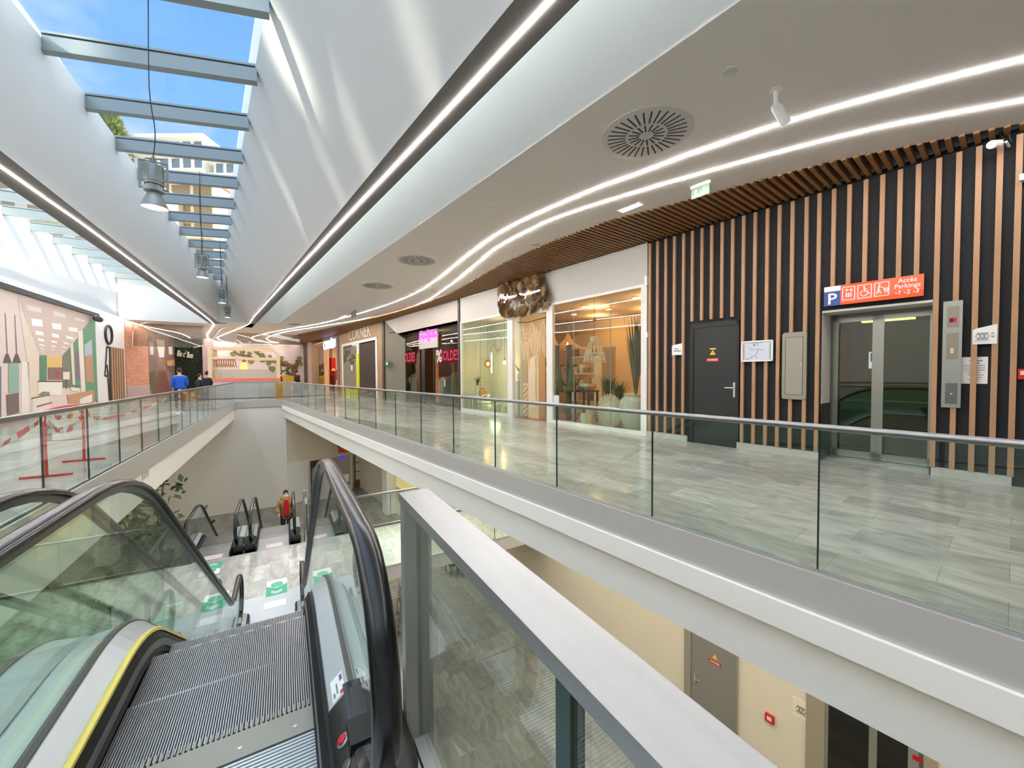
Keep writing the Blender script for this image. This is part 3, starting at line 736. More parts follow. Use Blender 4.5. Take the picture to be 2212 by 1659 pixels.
# lower level on the same wall: grey door, alarm, lift
dl = thing('door_2', 'grey steel door in the cream wall of the lower level', None, 'W', (NW, 3.9, ZL)); dl['kind'] = 'structure'
LD0, LD1 = S(1484), S(1601)
part(dl, 'door_frame', MB().box(NW - 0.05, NW, LD0, LD0 - 0.15, ZL, ZL + 2.75).box(NW - 0.05, NW, LD1 + 0.02, LD1, ZL, ZL + 2.7).box(NW - 0.05, NW, LD0, LD1, ZL + 2.6, ZL + 2.7), mat('grey_frame', (150, 144, 130), 0.5))
part(dl, 'door_leaf', MB().box(NW - 0.03, NW, LD0 - 0.15, LD1 + 0.02, ZL, ZL + 2.6), mat('grey_door', (134, 131, 124), 0.5))
zz = Z(1551, 1433); sx_ = S(1551)
p1 = part(dl, 'danger_plate', MB().box(NW - 0.036, NW - 0.03, sx_ + 0.13, sx_ - 0.13, zz - 0.035, zz + 0.035), RED, 'red plate with white lettering')
part(p1, 'lettering', text_mb('DANGER', 0.05, wallM(NW - 0.038, sx_, zz), 0.002), WPLAST)
part(dl, 'warning_triangle', MB().prism([(NW - .034, sx_ + .05, zz + .08), (NW - .034, sx_ - .05, zz + .08), (NW - .034, sx_, zz + .18)], [(NW - .03, sx_ + .05, zz + .08), (NW - .03, sx_ - .05, zz + .08), (NW - .03, sx_, zz + .18)]), YEL)
zh, sh = Z(1508, 1465), S(1507)
part(dl, 'door_handle', MB().box(NW - .04, NW - .03, sh + .02, sh - .02, zh - .1, zh + .1).tube([(NW - .03, sh, zh), (NW - .07, sh, zh), (NW - .07, sh - .13, zh)], .01), STEELD)
fa2 = thing('fire_alarm', 'red fire alarm call point on the cream lower wall', 'fire alarm', 'W', (NW, S(1673), Z(1673, 1556)))
za = Z(1673, 1556); sa = S(1673)
part(fa2, 'case', MB().box(NW - 0.05, NW, sa + .075, sa - .075, za - .075, za + .075), RED)
part(fa2, 'glass_plate', MB().box(NW - 0.055, NW - .05, sa + .04, sa - .04, za - .03, za + .045), mat('alarm_cream', (236, 214, 190), 0.4))
sg3 = thing('lift_sign', 'pale lift pictogram sign on the cream lower wall', 'sign', 'W', (NW, S(1743), Z(1743, 1540)))
part(sg3, 'plate', MB().box(NW - .008, NW, S(1723), S(1758), Z(1743, 1560), Z(1743, 1520)), mat('cream_plate', (232, 224, 200), 0.5))
m = MB(); pic3(m, S(1741), Z(1741, 1540), -.010, 1.15); part(sg3, 'pictogram', m, INK)
l2 = thing('lift', 'dark glass lift entrance with steel frame on the lower level', 'lift', 'W', (NW, 1.4, ZL))
part(l2, 'frame', MB().box(NW - .03, NW + .02, 2.22, 1.95, ZL, ZL + 2.75).box(NW - .03, NW + .02, .75, .6, ZL, ZL + 2.75).box(NW - .03, NW + .02, 2.22, .6, ZL + 2.6, ZL + 2.75), mat('lower_lift_frame', (170, 160, 140), 0.45, 0.3))
mdl = 1.32
for a, b in ((1.95, mdl), (mdl, .75)):
    d = part(l2, 'door', MB().box(NW - .02, NW + .01, a, a - .05, ZL, ZL + 2.6).box(NW - .02, NW + .01, b + .05, b, ZL, ZL + 2.6).box(NW - .02, NW + .01, a, b, ZL + 2.5, ZL + 2.6).box(NW - .02, NW + .01, a, b, ZL, ZL + .12), LST)
    part(d, 'glass_pane', MB().box(NW - .012, NW - .004, a - .05, b + .05, ZL + .12, ZL + 2.5), mat('lift_dark_glass', (20, 20, 14), 0.05))
zd = Z(2001, 1650); sd = S(2001)
l3 = thing('lift_call_panel', 'steel lift call panel on the cream lower wall', 'control panel', 'W', (NW, sd, zd - 1))
part(l3, 'plate', MB().box(NW - .02, NW, sd + .1, sd - .1, zd - .9, zd + .15), mat('panel_steel', (164, 166, 160), 0.35, 0.7))
part(l3, 'floor_display', MB().box(NW - .024, NW - .02, sd + .05, sd - .05, zd - .02, zd + .05), glow('display_red_dim', (160, 20, 30), 1.0))

# ================================================================ shops along the right-hand wall
def lamp(name, fr, at, energy, color, radius=0.06, kind='POINT'):
    l = bpy.data.lights.new(name, kind); l.energy = energy; l.color = color; l.shadow_soft_size = radius
    o = bpy.data.objects.new(name, l); COL.objects.link(o); o.location = rot(fr) @ Vector(at)
    return o
WARM = (1.0, 0.62, 0.28)
WICK = mat('wicker', (206, 170, 120), 0.8); WICKW = mat('pale_wicker', (226, 214, 190), 0.8)
WARMW = mat('warm_shop_wall', (226, 196, 150), 0.8); WOODB = wood('shop_board', (190, 140, 88), 0.75, (2, 2, 0.4))
DGRN = mat('dried_reed_green', (92, 96, 62), 0.8); LEAFG = mat('leaf_green', (58, 84, 40), 0.6, noise=0.4, nscale=9)
POTW = mat('chalk_white_pot', (214, 214, 200), 0.7); ROPE = mat('cotton_rope', (230, 214, 184), 0.85)
sA, sB, sC, sD, sE, sF, sG = 14.30, 11.02, 10.78, 9.02, 8.83, 5.66, 5.50
ZT = 3.62
# shell of the shop
mb = MB().box(NW + 0.02, 13.2, sA + 0.1, sA, 0, ZC).box(NW + 0.2, 13.2, sG, sG + 0.08, 0, ZC).box(13.1, 13.3, sA, sG, 0, ZC)
struct('wall_shop', mb, WARMW, 'W', 'warm walls inside the decor shop')
mb = MB().box(NW + 0.05, 13.2, sA, sG, ZT + 0.1, ZT + 0.2)
struct('ceiling', mb, mat('shop_ceiling', (214, 190, 170), 0.8), 'W', 'ceiling of the decor shop')
mb = MB().box(NW + 0.06, 13.1, sD - 0.1, sC, 0.001, 0.006)
struct('floor', mb, mat('shop_wood_floor', (150, 92, 56), 0.3), 'W', 'reddish floor inside the decor shop')
fs = thing('shopfront', 'white framed decor shop front with palm leaves over the door', 'shop front', 'W', (NW, 9.9, 0))
part(fs, 'fascia_panel', MB().box(NW + 0.0, NW + 0.08, sA - 0.03, sE, ZT + 0.02, ZC - 0.04).box(NW, NW + 0.08, sE - 0.0, sG, ZT + 0.02, ZC - 0.04), mat('fascia_white', (190, 188, 181), 0.6))
fb = MB()
for a, b in ((sA - 0.02, sD + 0.3), (sE, sG)):
    fb.box(NW - 0.015, NW, a, b, ZC - 0.10, ZC - 0.04).box(NW - 0.015, NW, a, b, ZT, ZT + 0.07)
part(fs, 'fascia_border', fb, FRAMEW)
for a, b in ((sA - 0.02, sA - 0.09), (sB + 0.02, sC - 0.02), (sD + 0.02, sE - 0.06), (sF, sG)):
    part(fs, 'post', MB().box(NW - 0.02, NW + 0.1, a, b, 0, ZT), FRAMEW)
for a, b, js in ((sA - 0.09, sB + 0.02, ((sA + sB) / 2 + 0.2,)), (sE - 0.06, sF, (S(1238), S(1317)))):
    part(fs, 'sill', MB().box(NW - 0.02, NW + 0.1, a, b, 0, 0.10), FRAMEW)
    part(fs, 'window_pane', MB().box(NW + 0.03, NW + 0.042, a, b, 0.1, ZT), SHOPG)
    for j in js: part(fs, 'glass_joint', MB().box(NW + 0.026, NW + 0.046, j - 0.006, j + 0.006, 0.1, ZT), mat('joint_grey', (150, 150, 140), 0.4))
part(fs, 'transom', MB().box(NW - 0.01, NW + 0.06, sC, sD, ZT - 0.16, ZT), FRAMEW)
solo('downpipe_trim', MB().box(NW - 0.03, NW + 0.1, sA + 0.02, sA + 0.16, 0, ZC - 0.02), DARKF, 'dark upright post between the decor shop and the neon-sign shop', 'post', 'W')
# dried palm leaves with the neon script
pl = thing('palm_leaf_display', 'bunch of dried palm leaves with white neon script over the shop door', 'shop sign', 'W', (NW - 0.1, S(1133), 3.9))
PALM = [mat('palm_brown_%d' % i, c, 0.85) for i, c in enumerate(((150, 122, 80), (176, 150, 108), (118, 92, 58), (206, 190, 156)))]
def fan_leaf(c, ang, r, spread, m, n_off, curl=0.1):
    k = 13; mb_ = MB(); pts = []
    for i in range(2 * k + 1):
        a = ang + (i / (2 * k) - 0.5) * spread; rr = r * (1.0 if i % 2 == 0 else 0.66) * (0.86 + 0.14 * math.cos((i / (2 * k) - 0.5) * math.pi))
        pts.append((NW - n_off - (0.035 if i % 2 else 0.0) - curl * 0.6, c[0] - math.cos(a) * rr, c[1] + math.sin(a) * rr))
    base = (NW - n_off, c[0], c[1]); vs = [base] + pts; fs_ = [(0, i + 1, i + 2) for i in range(2 * k)]
    back = [(p[0] + 0.006, p[1], p[2]) for p in vs]
    mb_.add(vs, fs_); mb_.add(back, [f[::-1] for f in fs_])
    mb_.tube([base, (NW - n_off - 0.01, c[0] + math.cos(ang) * r * 0.35, c[1] - math.sin(ang) * r * 0.35)], 0.012, 5)
    part(pl, 'palm_leaf', mb_, m)
random.seed(3)
cx, cz = S(1133), Z(1133, 640)
W_, H_ = (S(1078) - S(1188)) / 2, 0.55
for k in range(34):
    a = k / 34 * 2 * math.pi + random.uniform(-.1, .1); ex, ez = math.cos(a), math.sin(a)
    m_ = max(abs(ex), abs(ez)); ex, ez = ex / m_, ez / m_; f = random.uniform(0.50, 0.74)
    cc = (cx - ex * W_ * f, cz + ez * H_ * f)
    fan_leaf(cc, a + random.uniform(-.35, .35), random.uniform(.36, .52), random.uniform(.9, 2.0), PALM[k % 3], random.uniform(.03, .16))
for k in range(16):
    fan_leaf((cx + random.uniform(-.75, .75), cz + random.uniform(-.3, .3)), random.uniform(0, 6.28), random.uniform(.3, .42), random.uniform(1.0, 2.2), PALM[k % 3], random.uniform(.12, .2))
for (px, py, a, sp) in ((1112, 622, 2.2, .6), (1155, 668, -1.6, .45), (1128, 632, .4, 1.2)):
    q = WP(px, py); fan_leaf((q[1], q[2]), a, .42, sp, PALM[3], .22)
def neon(parent, strokes, n, m, r, nm='neon_tube'):
    for st in strokes:
        pts = curve_pts([(n, S(x), Z(x, y)) for x, y in st], 3) if len(st) > 2 else [(n, S(x), Z(x, y)) for x, y in st]
        part(parent, nm, MB().tube(pts, r, 6), m)
k_ = .09646
zz_ = lambda L: [(1000 + x * k_, 570 + y * k_) for x, y in L]
NEW = glow('neon_white', (250, 240, 255), 6.0)
neon(pl, [zz_(L) for L in (
    [(940, 850), (960, 780), (990, 690), (1000, 760), (1010, 800), (1030, 720), (1045, 700), (1050, 800)],
    [(1065, 745), (1060, 785), (1085, 780), (1098, 740), (1090, 820), (1080, 885), (1060, 870)],
    [(1115, 830), (1130, 750), (1140, 690), (1130, 800), (1155, 745), (1175, 750), (1172, 795)],
    [(1205, 740), (1190, 775), (1212, 785), (1225, 750), (1205, 740)],
    [(1240, 780), (1245, 740), (1262, 735), (1265, 770), (1280, 730), (1290, 765), (1310, 735), (1330, 740), (1345, 705)],
    [(1410, 700), (1420, 680), (1440, 715), (1455, 680), (1475, 715), (1500, 690)],
    [(1500, 685), (1510, 725), (1540, 690), (1545, 760), (1530, 795)],
    [(1610, 610), (1595, 670), (1575, 710), (1570, 670), (1600, 650), (1610, 700)],
    [(1630, 690), (1650, 660), (1640, 640), (1625, 680), (1655, 690)],
    [(1690, 640), (1665, 660), (1680, 690), (1705, 670)],
    [(1735, 630), (1720, 660), (1745, 665), (1755, 635), (1735, 630)],
    [(1775, 660), (1780, 625), (1800, 640), (1820, 610), (1835, 640), (1860, 600), (1870, 620)])], NW - 0.26, NEW, 0.011)

# --- left window of the decor shop: pale back wall, hanging bulbs, furniture
bn = NW + 1.5
struct('wall_shop', MB().box(NW + .05, bn, sA - .03, sA - .001, 0, ZT + .1).box(bn, bn + 0.08, sA, sC + 0.02, 0, ZT + 0.1).box(NW + 0.35, bn, sC + 0.02, sC - 0.04, 0, ZT + 0.1), mat('sage_shop_wall', (206, 208, 190), 0.8), 'W', 'pale sage display wall behind the left shop window')
BULB = glow('warm_bulb', (255, 176, 84), 26.0)
for (px, py, nn, lab) in ((1054, 786, NW + .7, 'round glass pendant bulb glowing in the left shop window'), (1090, 783, NW + .8, 'bare pear-shaped bulb hanging beside the window post')):
    q = WP(px, py, nn); t = thing('pendant_bulb', lab, 'lamp', 'W', (nn, q[1], q[2] - .1))
    part(t, 'cord', MB().tube([(nn, q[1], ZT + .1), (nn, q[1], q[2] + .12)], .006, 5), INK)
    part(t, 'bulb', MB().sphere(q, .06, 10, 8, sc=(1, 1, 1.25)), BULB, smooth=True)
    part(t, 'socket', MB().lathe([(.02, 0), (.02, .09)], (nn, q[1], q[2] + .06), 8), INK)
    if px == 1054: part(t, 'globe', MB().sphere(q, .17, 16, 10), glass('globe_glass', (250, 226, 180)), smooth=True)
    lamp('bulb_light', 'W', (nn - .1, q[1], q[2] - .1), 9, (1, .72, .40))
q0, q1 = WP(1061, 762, NW + .5), WP(1062, 806, NW + .5)
solo('neon_rod', MB().tube([q1, (q1[0], q1[1], q0[2])], .02, 8), glow('rod_light', (255, 232, 180), 12), 'upright glowing light tube in the left shop window', 'lamp', 'W')
q = WP(1075, 740, bn - .02); pts = [(bn - .03, q[1] + .26 * math.cos(a), q[2] + .34 * math.sin(a)) for a in [2 * math.pi * i / 24 for i in range(25)]]
solo('wreath', MB().tube(pts, .018, 6), WICK, 'oval wicker wreath on the pale wall of the left shop window', 'wreath', 'W')
wlo = lamp('shop_window_glow', 'W', (NW + .6, (sA + sB) / 2, .5), 11, (0.95, 1.0, .55), .2)
wlo = lamp('shop_window_glow', 'W', (NW + .7, (sA + sB) / 2, 3.2), 14, (.95, 1.0, .92), .2)
def stool(px, nn, h, w, label, back=False):
    s = S(px, nn); t = thing('stool' if not back else 'armchair', label, 'chair', 'W', (nn, s, 0.02))
    part(t, 'seat', MB().box(nn - w / 2, nn + w / 2, s - w / 2, s + w / 2, h - .05, h), POTW)
    for a in (-1, 1):
        for b in (-1, 1):
            part(t, 'leg', MB().bar((nn + a * w * .42, s + b * w * .42, .01), (nn + a * w * .38, s + b * w * .38, h - .04), .04, .04), POTW)
    if back:
        part(t, 'backrest', MB().tube([(nn + w * .1, s - w / 2, h + .2), (nn + w * .5, s - w * .3, h + .25), (nn + w * .5, s + w * .3, h + .25), (nn + w * .1, s + w / 2, h + .2)], .04, 8), POTW)
    return t
stool(1023, NW + .45, .62, .36, 'tall white stool at the left end of the shop window')
stool(1034, NW + .75, .5, .34, 'lower white stool behind the tall one in the shop window')
stool(1044, NW + .40, .42, .42, 'white round-backed chair in the left shop window', True)
q = WP(1037, 868, NW + .8); solo('vase', MB().lathe([(.09, 0), (.17, .12), (.16, .28), (.07, .36), (.08, .4)], (NW + .95, q[1], .5), 16), mat('terracotta', (206, 140, 96), .7), 'terracotta vase behind the white chair in the window', 'vase', 'W', smooth=True)
def plant(name, fr, at, h, r, n, m, label, pot=None, blade=True, seed=1, droop=.5, cat='plant'):
    random.seed(seed); t = thing(name, label, cat, fr, at); x, y, z = at; mb_ = MB()
    for k in range(n):
        a = random.uniform(0, 6.283); lean = random.uniform(.1, 1) * r; hh = h * random.uniform(.6, 1); w = random.uniform(.008, .02) * (1 + h * .4)
        p = [(x, y, z)]
        for j in (1, 2, 3): f = j / 3; p.append((x + math.cos(a) * lean * f ** 1.6, y + math.sin(a) * lean * f ** 1.6, z + hh * (f - droop * .35 * f ** 3)))
        d = Vector((-math.sin(a), math.cos(a), 0)); L, Rr = [], []
        for j, q_ in enumerate(p):
            ww = w * (.6, 1.3, 1.0, .05)[j]; L.append(tuple(Vector(q_) + d * ww)); Rr.append(tuple(Vector(q_) - d * ww))
        k0 = len(mb_.v); mb_.add(L + Rr, [(j, j + 1, 5 + j, 4 + j) for j in range(3)])
    part(t, 'foliage', mb_, m)
    if pot: part(t, 'pot', MB().lathe([(pot[0] * .6, 0), (pot[0], pot[1] * .6), (pot[0] * .9, pot[1]), (pot[0] * .8, pot[1])], (x, y, z - pot[1] + .02), 16), pot[2], smooth=True)
    return t
plant('dried_grass', 'W', (NW + .8, S(1031, NW + .8), 1.0), .55, .3, 40, DGRN, 'dried grass spray behind the left shop window', (.1, .98, POTW), seed=4)
for k, (px, h_, r_) in enumerate(((1050, .28, .22), (1058, .22, .16), (1072, .36, .2), (1078, .24, .18), (1088, .3, .12))):
    nn = NW + .35 + .12 * (k % 2)
    solo('basket', MB().lathe([(r_ * .8, 0), (r_, h_ * .5), (r_ * .85, h_), (r_ * .75, h_)], (nn, S(px, nn), .02), 14), (WICKW, mat('lime_wool', (206, 212, 130), .8))[k % 2],
         ['pale wicker basket', 'small lime basket', 'tall pale basket', 'lime woven basket', 'slim pale basket'][k] + ' on the floor of the left shop window, number %s from its left' % ['one', 'two', 'three', 'four', 'five'][k], 'basket', 'W', 'baskets in the left shop window', smooth=True)

# --- doorway: macrame curtain, vase column, stand, plant
mq = thing('macrame_curtain', 'cream macrame curtain hung across the shop doorway', 'curtain', 'W', (NW + .25, (sC + sD) / 2, 1.9))
part(mq, 'branch', MB().tube([(NW + .25, sC - .02, 3.32), (NW + .24, (sC + sD) / 2 + .3, 3.27), (NW + .25, sD + .05, 3.36)], .018, 6), mat('branch_brown', (110, 84, 60), .8))
random.seed(5); mm = MB(); k = 0
for i in range(60):
    f = i / 59; s = sC - .15 + (sD + .1 - sC + .15) * f; top = 3.3; drop = .75 + .55 * abs(math.sin(f * 9.0)) + random.uniform(-.1, .1)
    if i % 3 == 0: mm.tube([(NW + .25, s, top), (NW + .25 + random.uniform(-.02, .02), s + random.uniform(-.02, .02), top - drop)], .005, 4)
    else: mm.tube([(NW + .25, s, top - .5 - .2 * math.sin(f * 9)), (NW + .26, s + random.uniform(-.03, .03), top - drop - .15)], .005, 4)
for j in range(3):
    for r0 in range(4):
        c0 = sC - .2 - j * .55; w = .55
        mm.tube([(NW + .245, c0 - w * t / 8, 3.28 - (.25 + .16 * r0) * math.sin(math.pi * t / 8)) for t in range(9)], .006, 4)
part(mq, 'knotted_cords', mm, ROPE, kind='stuff')
def ls(px, n): return S(px, n)
nn = NW + .9
solo('plinth', MB().box(nn - .2, nn + .2, S(1121, nn) + .17, S(1121, nn) - .17, 0.006, 1.25), POTW, 'white plinth with a dried bouquet inside the shop doorway', 'plinth', 'W')
t = thing('vase', 'white vase of dried flowers on the plinth in the doorway', 'vase', 'W', (nn, S(1123, nn), 1.25))
part(t, 'body', MB().lathe([(.07, 0), (.14, .12), (.12, .28), (.06, .34)], (nn, S(1123, nn), 1.25), 14), POTW, smooth=True)
mm = MB()
for i in range(26):
    a = i * 2.4; mm.tube([(nn, S(1123, nn), 1.55), (nn + .16 * math.cos(a), S(1123, nn) + .16 * math.sin(a), 1.8 + .08 * math.sin(i))], .012, 4)
part(t, 'dried_flowers', mm, WICKW)
nn = NW + .55; mm = MB(); s = S(1134, nn)
for st in range(3):
    mm.tube([(nn + .075 * math.cos(i * .55 + st * 2.094), s + .075 * math.sin(i * .55 + st * 2.094), .01 + i * .05) for i in range(24)], .055, 6)
solo('rope_column', mm, ROPE, 'twisted cream rope column standing in the shop doorway', 'column', 'W', smooth=True)
nn = NW + .5; s = S(1159, nn)
t = thing('display_stand', 'wooden stand draped with a cream macrame in the doorway', 'stand', 'W', (nn, s, 0.006))
part(t, 'board', MB().box(nn - .15, nn + .15, s + .27, s - .27, .006, 2.12), mat('beige_board', (214, 190, 150), .7))
mm = MB()
for i in range(14): mm.tube([(nn - .17, s + .17 - .025 * i, 1.75), (nn - .19, s + .17 - .025 * i + .01, 1.2), (nn - .17, s + .17 - .025 * i, .35)], .01, 4)
part(t, 'macrame', mm, ROPE); part(t, 'framed_card', MB().box(nn - .18, nn - .15, s + .12, s - .14, 1.65, 2.05), mat('pink_card', (226, 196, 168), .6))
plant('palm', 'W', (NW + 1.9, S(1176, NW + 1.9), 1.6), 1.1, .55, 46, mat('dark_palm', (80, 52, 26), .7), 'dark palm plant standing deep inside the shop doorway', (.2, 1.58, WICK), seed=8, droop=1.4)

# --- right window of the decor shop
for i, (px, py) in enumerate(((1229, 701), (1278, 703.5), (1303, 705.5), (1308, 700), (1357, 694.5), (1263, 661), (1315, 667), (1373, 641.5), (1240, 678))):
    q = at_z(px, py, ZT + .095, 'W')
    n_, s_ = (q[0], q[1]) if NW + .3 < q[0] < 12.9 else (NW + 1 + .4 * i, 6.2 + .25 * i)
    t = thing('recessed_downlight', 'warm recessed downlight in the decor shop ceiling, %s counted from the doorway' % ['first', 'second', 'third', 'fourth', 'fifth', 'sixth', 'seventh', 'eighth', 'ninth'][i], 'lamp', 'W', (n_, s_, ZT + .06), 'downlights in the decor shop')
    part(t, 'ring', MB().lathe([(.11, 0), (.11, .04)], (n_, s_, ZT + .075), 16), mat('brass_ring', (220, 170, 110), .4, .6)); part(t, 'lens', MB().lathe([(.085, 0), (.085, .01)], (n_, s_, ZT + .067), 16), glow('downlight_warm', (255, 205, 140), 16.0))
for i, (n_, s_) in enumerate(((NW + 1.6, 6.5), (NW + 3.4, 7.6), (NW + 3.4, 9.8), (NW + 1.8, 8.6))):
    lamp('downlight_beam', 'W', (n_, s_, ZT - .15), 40, WARM, .1)
def hang_lamp(px, py0, py1, nn, prof, label, m, ribs=18, bulb=True):
    s = S(px, nn); zt, zb = WP(px, py0, nn)[2], WP(px, py1, nn)[2]; h = zt - zb
    t = thing('wicker_pendant', label, 'lamp', 'W', (nn, s, zb))
    mm = MB()
    for k in range(ribs):
        a = 2 * math.pi * k / ribs
        mm.tube([(nn + r_ * math.cos(a + f * .35), s + r_ * math.sin(a + f * .35), zb + h * f) for f, r_ in prof], .011, 4)
        mm.tube([(nn + r_ * math.cos(a - f * .35), s + r_ * math.sin(a - f * .35), zb + h * f) for f, r_ in prof], .008, 4)
    for f, r_ in prof[::1]: mm.tube([(nn + r_ * math.cos(i * .35), s + r_ * math.sin(i * .35), zb + h * f) for i in range(19)], .010, 4)
    part(t, 'shade', mm, m)
    part(t, 'cord', MB().tube([(nn, s, ZT + .1), (nn, s, zt)], .006, 5), INK)
    if bulb: part(t, 'bulb', MB().sphere((nn, s, zb + h * .35), .05, 8, 6), BULB, smooth=True)
hang_lamp(1284, 728, 782, NW + .7, ((0, .33), (.1, .31), (.35, .27), (.6, .21), (.85, .12), (1, .12)), 'bottle-shaped pale bamboo pendant in the right shop window', WICKW, 14, False)
hang_lamp(1226, 719, 755, NW + 2.2, ((0, .72), (.12, .5), (.3, .3), (.6, .13), (1, .03)), 'wide hat-shaped wicker pendant deep inside the shop', WICK, 24)
hang_lamp(1196, 730, 757, NW + 2.6, ((0, .55), (.15, .36), (.4, .2), (1, .03)), 'smaller hat-shaped wicker pendant beside the doorway', WICK, 20)
for j, (px, hh) in enumerate(((1204, 1.98), (1231, 1.98))):
    nn = NW + .55 + .1 * j; s = S(px, nn)
    t = thing('driftwood_totem', ['dark driftwood ladder post nearest the shop door', 'dark driftwood post right of the ladder post in the shop window'][j], 'post', 'W', (nn, s, 0.01))
    part(t, 'post', MB().bar((nn, s + .06, 0.01), (nn, s + .02, hh + .45), .11, .13), mat('grey_driftwood', (84, 82, 66), .85, noise=.4, nscale=14))
    part(t, 'rung', MB().bar((nn, s + .2, 1.15), (nn, s - .3, 1.2), .06, .07), MATS['grey_driftwood'])
    part(t, 'rung', MB().bar((nn, s + .2, 1.75 - .1 * j), (nn, s - .3, 1.8), .06, .07), MATS['grey_driftwood'])
    part(t, 'hanging_grass', MB().lathe([(.02, .9), (.10, .5), (.16, .05), (.13, 0)], (nn - .1, s - .16, .95), 9), DGRN)
nn = NW + 2.5; s0_, s1_ = S(1240, nn), S(1292, nn)
t = thing('shelf_unit', 'white open shelving with baskets at the back of the shop', 'shelf', 'W', (nn, (s0_ + s1_) / 2, 0))
for z in (.5, 1.0, 1.5, 2.1): part(t, 'shelf', MB().box(nn - .2, nn + .2, s0_, s1_, z, z + .04), POTW)
for s in (s0_, s1_): part(t, 'upright', MB().box(nn - .2, nn + .2, s - .02, s + .02, 0, 2.14), POTW)
random.seed(12)
hues = [('tan wicker', WICK), ('chalk white', POTW), ('terracotta', mat('terracotta', (206, 140, 96), .7)), ('oak coloured', WOODB), ('plum', mat('plum_cloth', (120, 70, 74), .8)), ('pale straw', WICKW)]
for z, nm in ((.542, 'lowest'), (1.042, 'second'), (1.542, 'third'), (2.142, 'top')):
    for i in range(4):
        s = s0_ + (s1_ - s0_) * (i + .5) / 4; w = random.uniform(.12, .16); h = random.uniform(.18, .34)
        hn, mt = random.choice(hues); kd = ('box', 'round pot')[i % 2]
        lab = '%s %s, %s of four from the left on the %s white shelf' % (hn, kd, ['first', 'second', 'third', 'last'][i], nm)
        if i % 2: solo('pot', MB().lathe([(w * .7, 0), (w, h * .5), (w * .85, h), (w * .7, h)], (nn, s, z), 12), mt, lab, 'pot', 'W', 'goods on the shop shelves', smooth=True)
        else: solo('box', MB().box(nn - w, nn + w, s - w, s + w, z, z + h), mt, lab, 'box', 'W', 'goods on the shop shelves')
nn = NW + 1.6; solo('wooden_screen', MB().box(nn, nn + .06, S(1300, nn), S(1327, nn), 0.01, 2.35), WOODB, 'tall pale wooden board behind the bamboo pendant', 'board', 'W')
nn = NW + .95
t = thing('bench', 'low dark table in the right shop window', 'table', 'W', (nn, S(1262, nn), 0.01))
part(t, 'tabletop', MB().box(nn - .25, nn + .25, S(1250, nn), S(1283, nn), .95, 1.0), mat('dark_wood', (70, 48, 36), .6))
for a in (S(1252, nn), S(1281, nn)):
    for b in (-.2, .2): part(t, 'leg', MB().box(nn + b - .025, nn + b + .025, a - .025, a + .025, .01, .95), MATS['dark_wood'])
for k, (px, r_, lab) in enumerate(((1256, .13, 'cream bowl on the dark table, nearest the driftwood'), (1268, .15, 'round cream dish in the middle of the dark table'), (1279, .14, 'pale pot at the right end of the dark table'))):
    solo('bowl', MB().lathe([(r_ * .4, 0), (r_, .12), (r_ * .9, .2), (r_ * .8, .19)], (nn, S(px, nn), 1.0), 14), (POTW, WICKW, mat('terracotta', (206, 140, 96), .7))[k], lab, 'bowl', 'W', smooth=True)
plant('tall_reeds', 'W', (NW + .55, S(1374, NW + .55), .75), 2.45, .36, 120, DGRN, 'tall bundle of dried reeds at the right end of the shop window', (.22, .74, WICK), seed=21, droop=.1)
plant('agave', 'W', (NW + .8, S(1314, NW + .8), .7), .95, .45, 60, LEAFG, 'spiky green plant in the middle of the right shop window', (.24, .68, WICKW), seed=22, droop=.4)
plant('agave', 'W', (NW + .8, S(1337, NW + .8), .6), .9, .42, 55, LEAFG, 'spiky green plant beside the reeds in the right shop window', (.22, .58, POTW), seed=23, droop=.4)
plant('grass_plant', 'W', (NW + .35, S(1226, NW + .35), .05), .8, .3, 40, DGRN, 'low green grass at the foot of the driftwood posts', (.12, .05, WICK), seed=24)
nn = NW + .3; q = WP(1314, 909, nn); mm = MB(); r_ = .46; c_ = (nn, q[1], .5)
for k in range(40):
    a = 2 * math.pi * k / 40; mm.bar((nn, c_[1] + .1 * math.cos(a), .5 + .1 * math.sin(a)), (nn + .05, c_[1] + r_ * math.cos(a), .5 + r_ * math.sin(a)), .03, .012, up=(1, 0, 0))
t = thing('sunburst_mirror', 'round straw sunburst leaning low in the right shop window', 'decoration', 'W', (nn, c_[1], .04))
part(t, 'rays', mm, WICKW); part(t, 'disc', MB().lathe([(.40, 0), (.40, .02)], (nn + .05, c_[1], .5), 28, axis='X'), WICK); part(t, 'hub', MB().lathe([(.14, 0), (.14, .03)], (nn - .02, c_[1], .5), 20, axis='X'), POTW)
nn = NW + .42; solo('floor_vase', MB().lathe([(.16, 0), (.30, .3), (.36, .62), (.33, .8), (.2, .9), (.24, .98), (.2, .96)], (nn, S(1367, nn), .012), 24), POTW, 'large chalk white floor vase in the corner of the shop window', 'vase', 'W', smooth=True)
nn = NW + .4
for k, (px, r_, h_, lab) in enumerate(((1256, .16, .32, 'squat white pot left of the straw sunburst'), (1268, .15, .55, 'woven basket beside the straw sunburst'), (1275, .1, .3, 'small brown jar against the straw sunburst'), (1346, .14, .4, 'terracotta pot between the sunburst and the white vase'))):
    solo('pot', MB().lathe([(r_ * .7, 0), (r_, h_ * .5), (r_ * .8, h_), (r_ * .7, h_)], (nn + .15, S(px, nn), .012), 14), (POTW, WICK, WOODB, mat('terracotta', (206, 140, 96), .7))[k], lab, 'pot', 'W', smooth=True)
solo('notice_card', MB().box(NW + .024, NW + .03, S(1194), S(1206), Z(1200, 872), Z(1200, 854)), mat('pale_blue_card', (210, 226, 226), .5), 'small pale card on the shop glass beside the door', 'card', 'W')

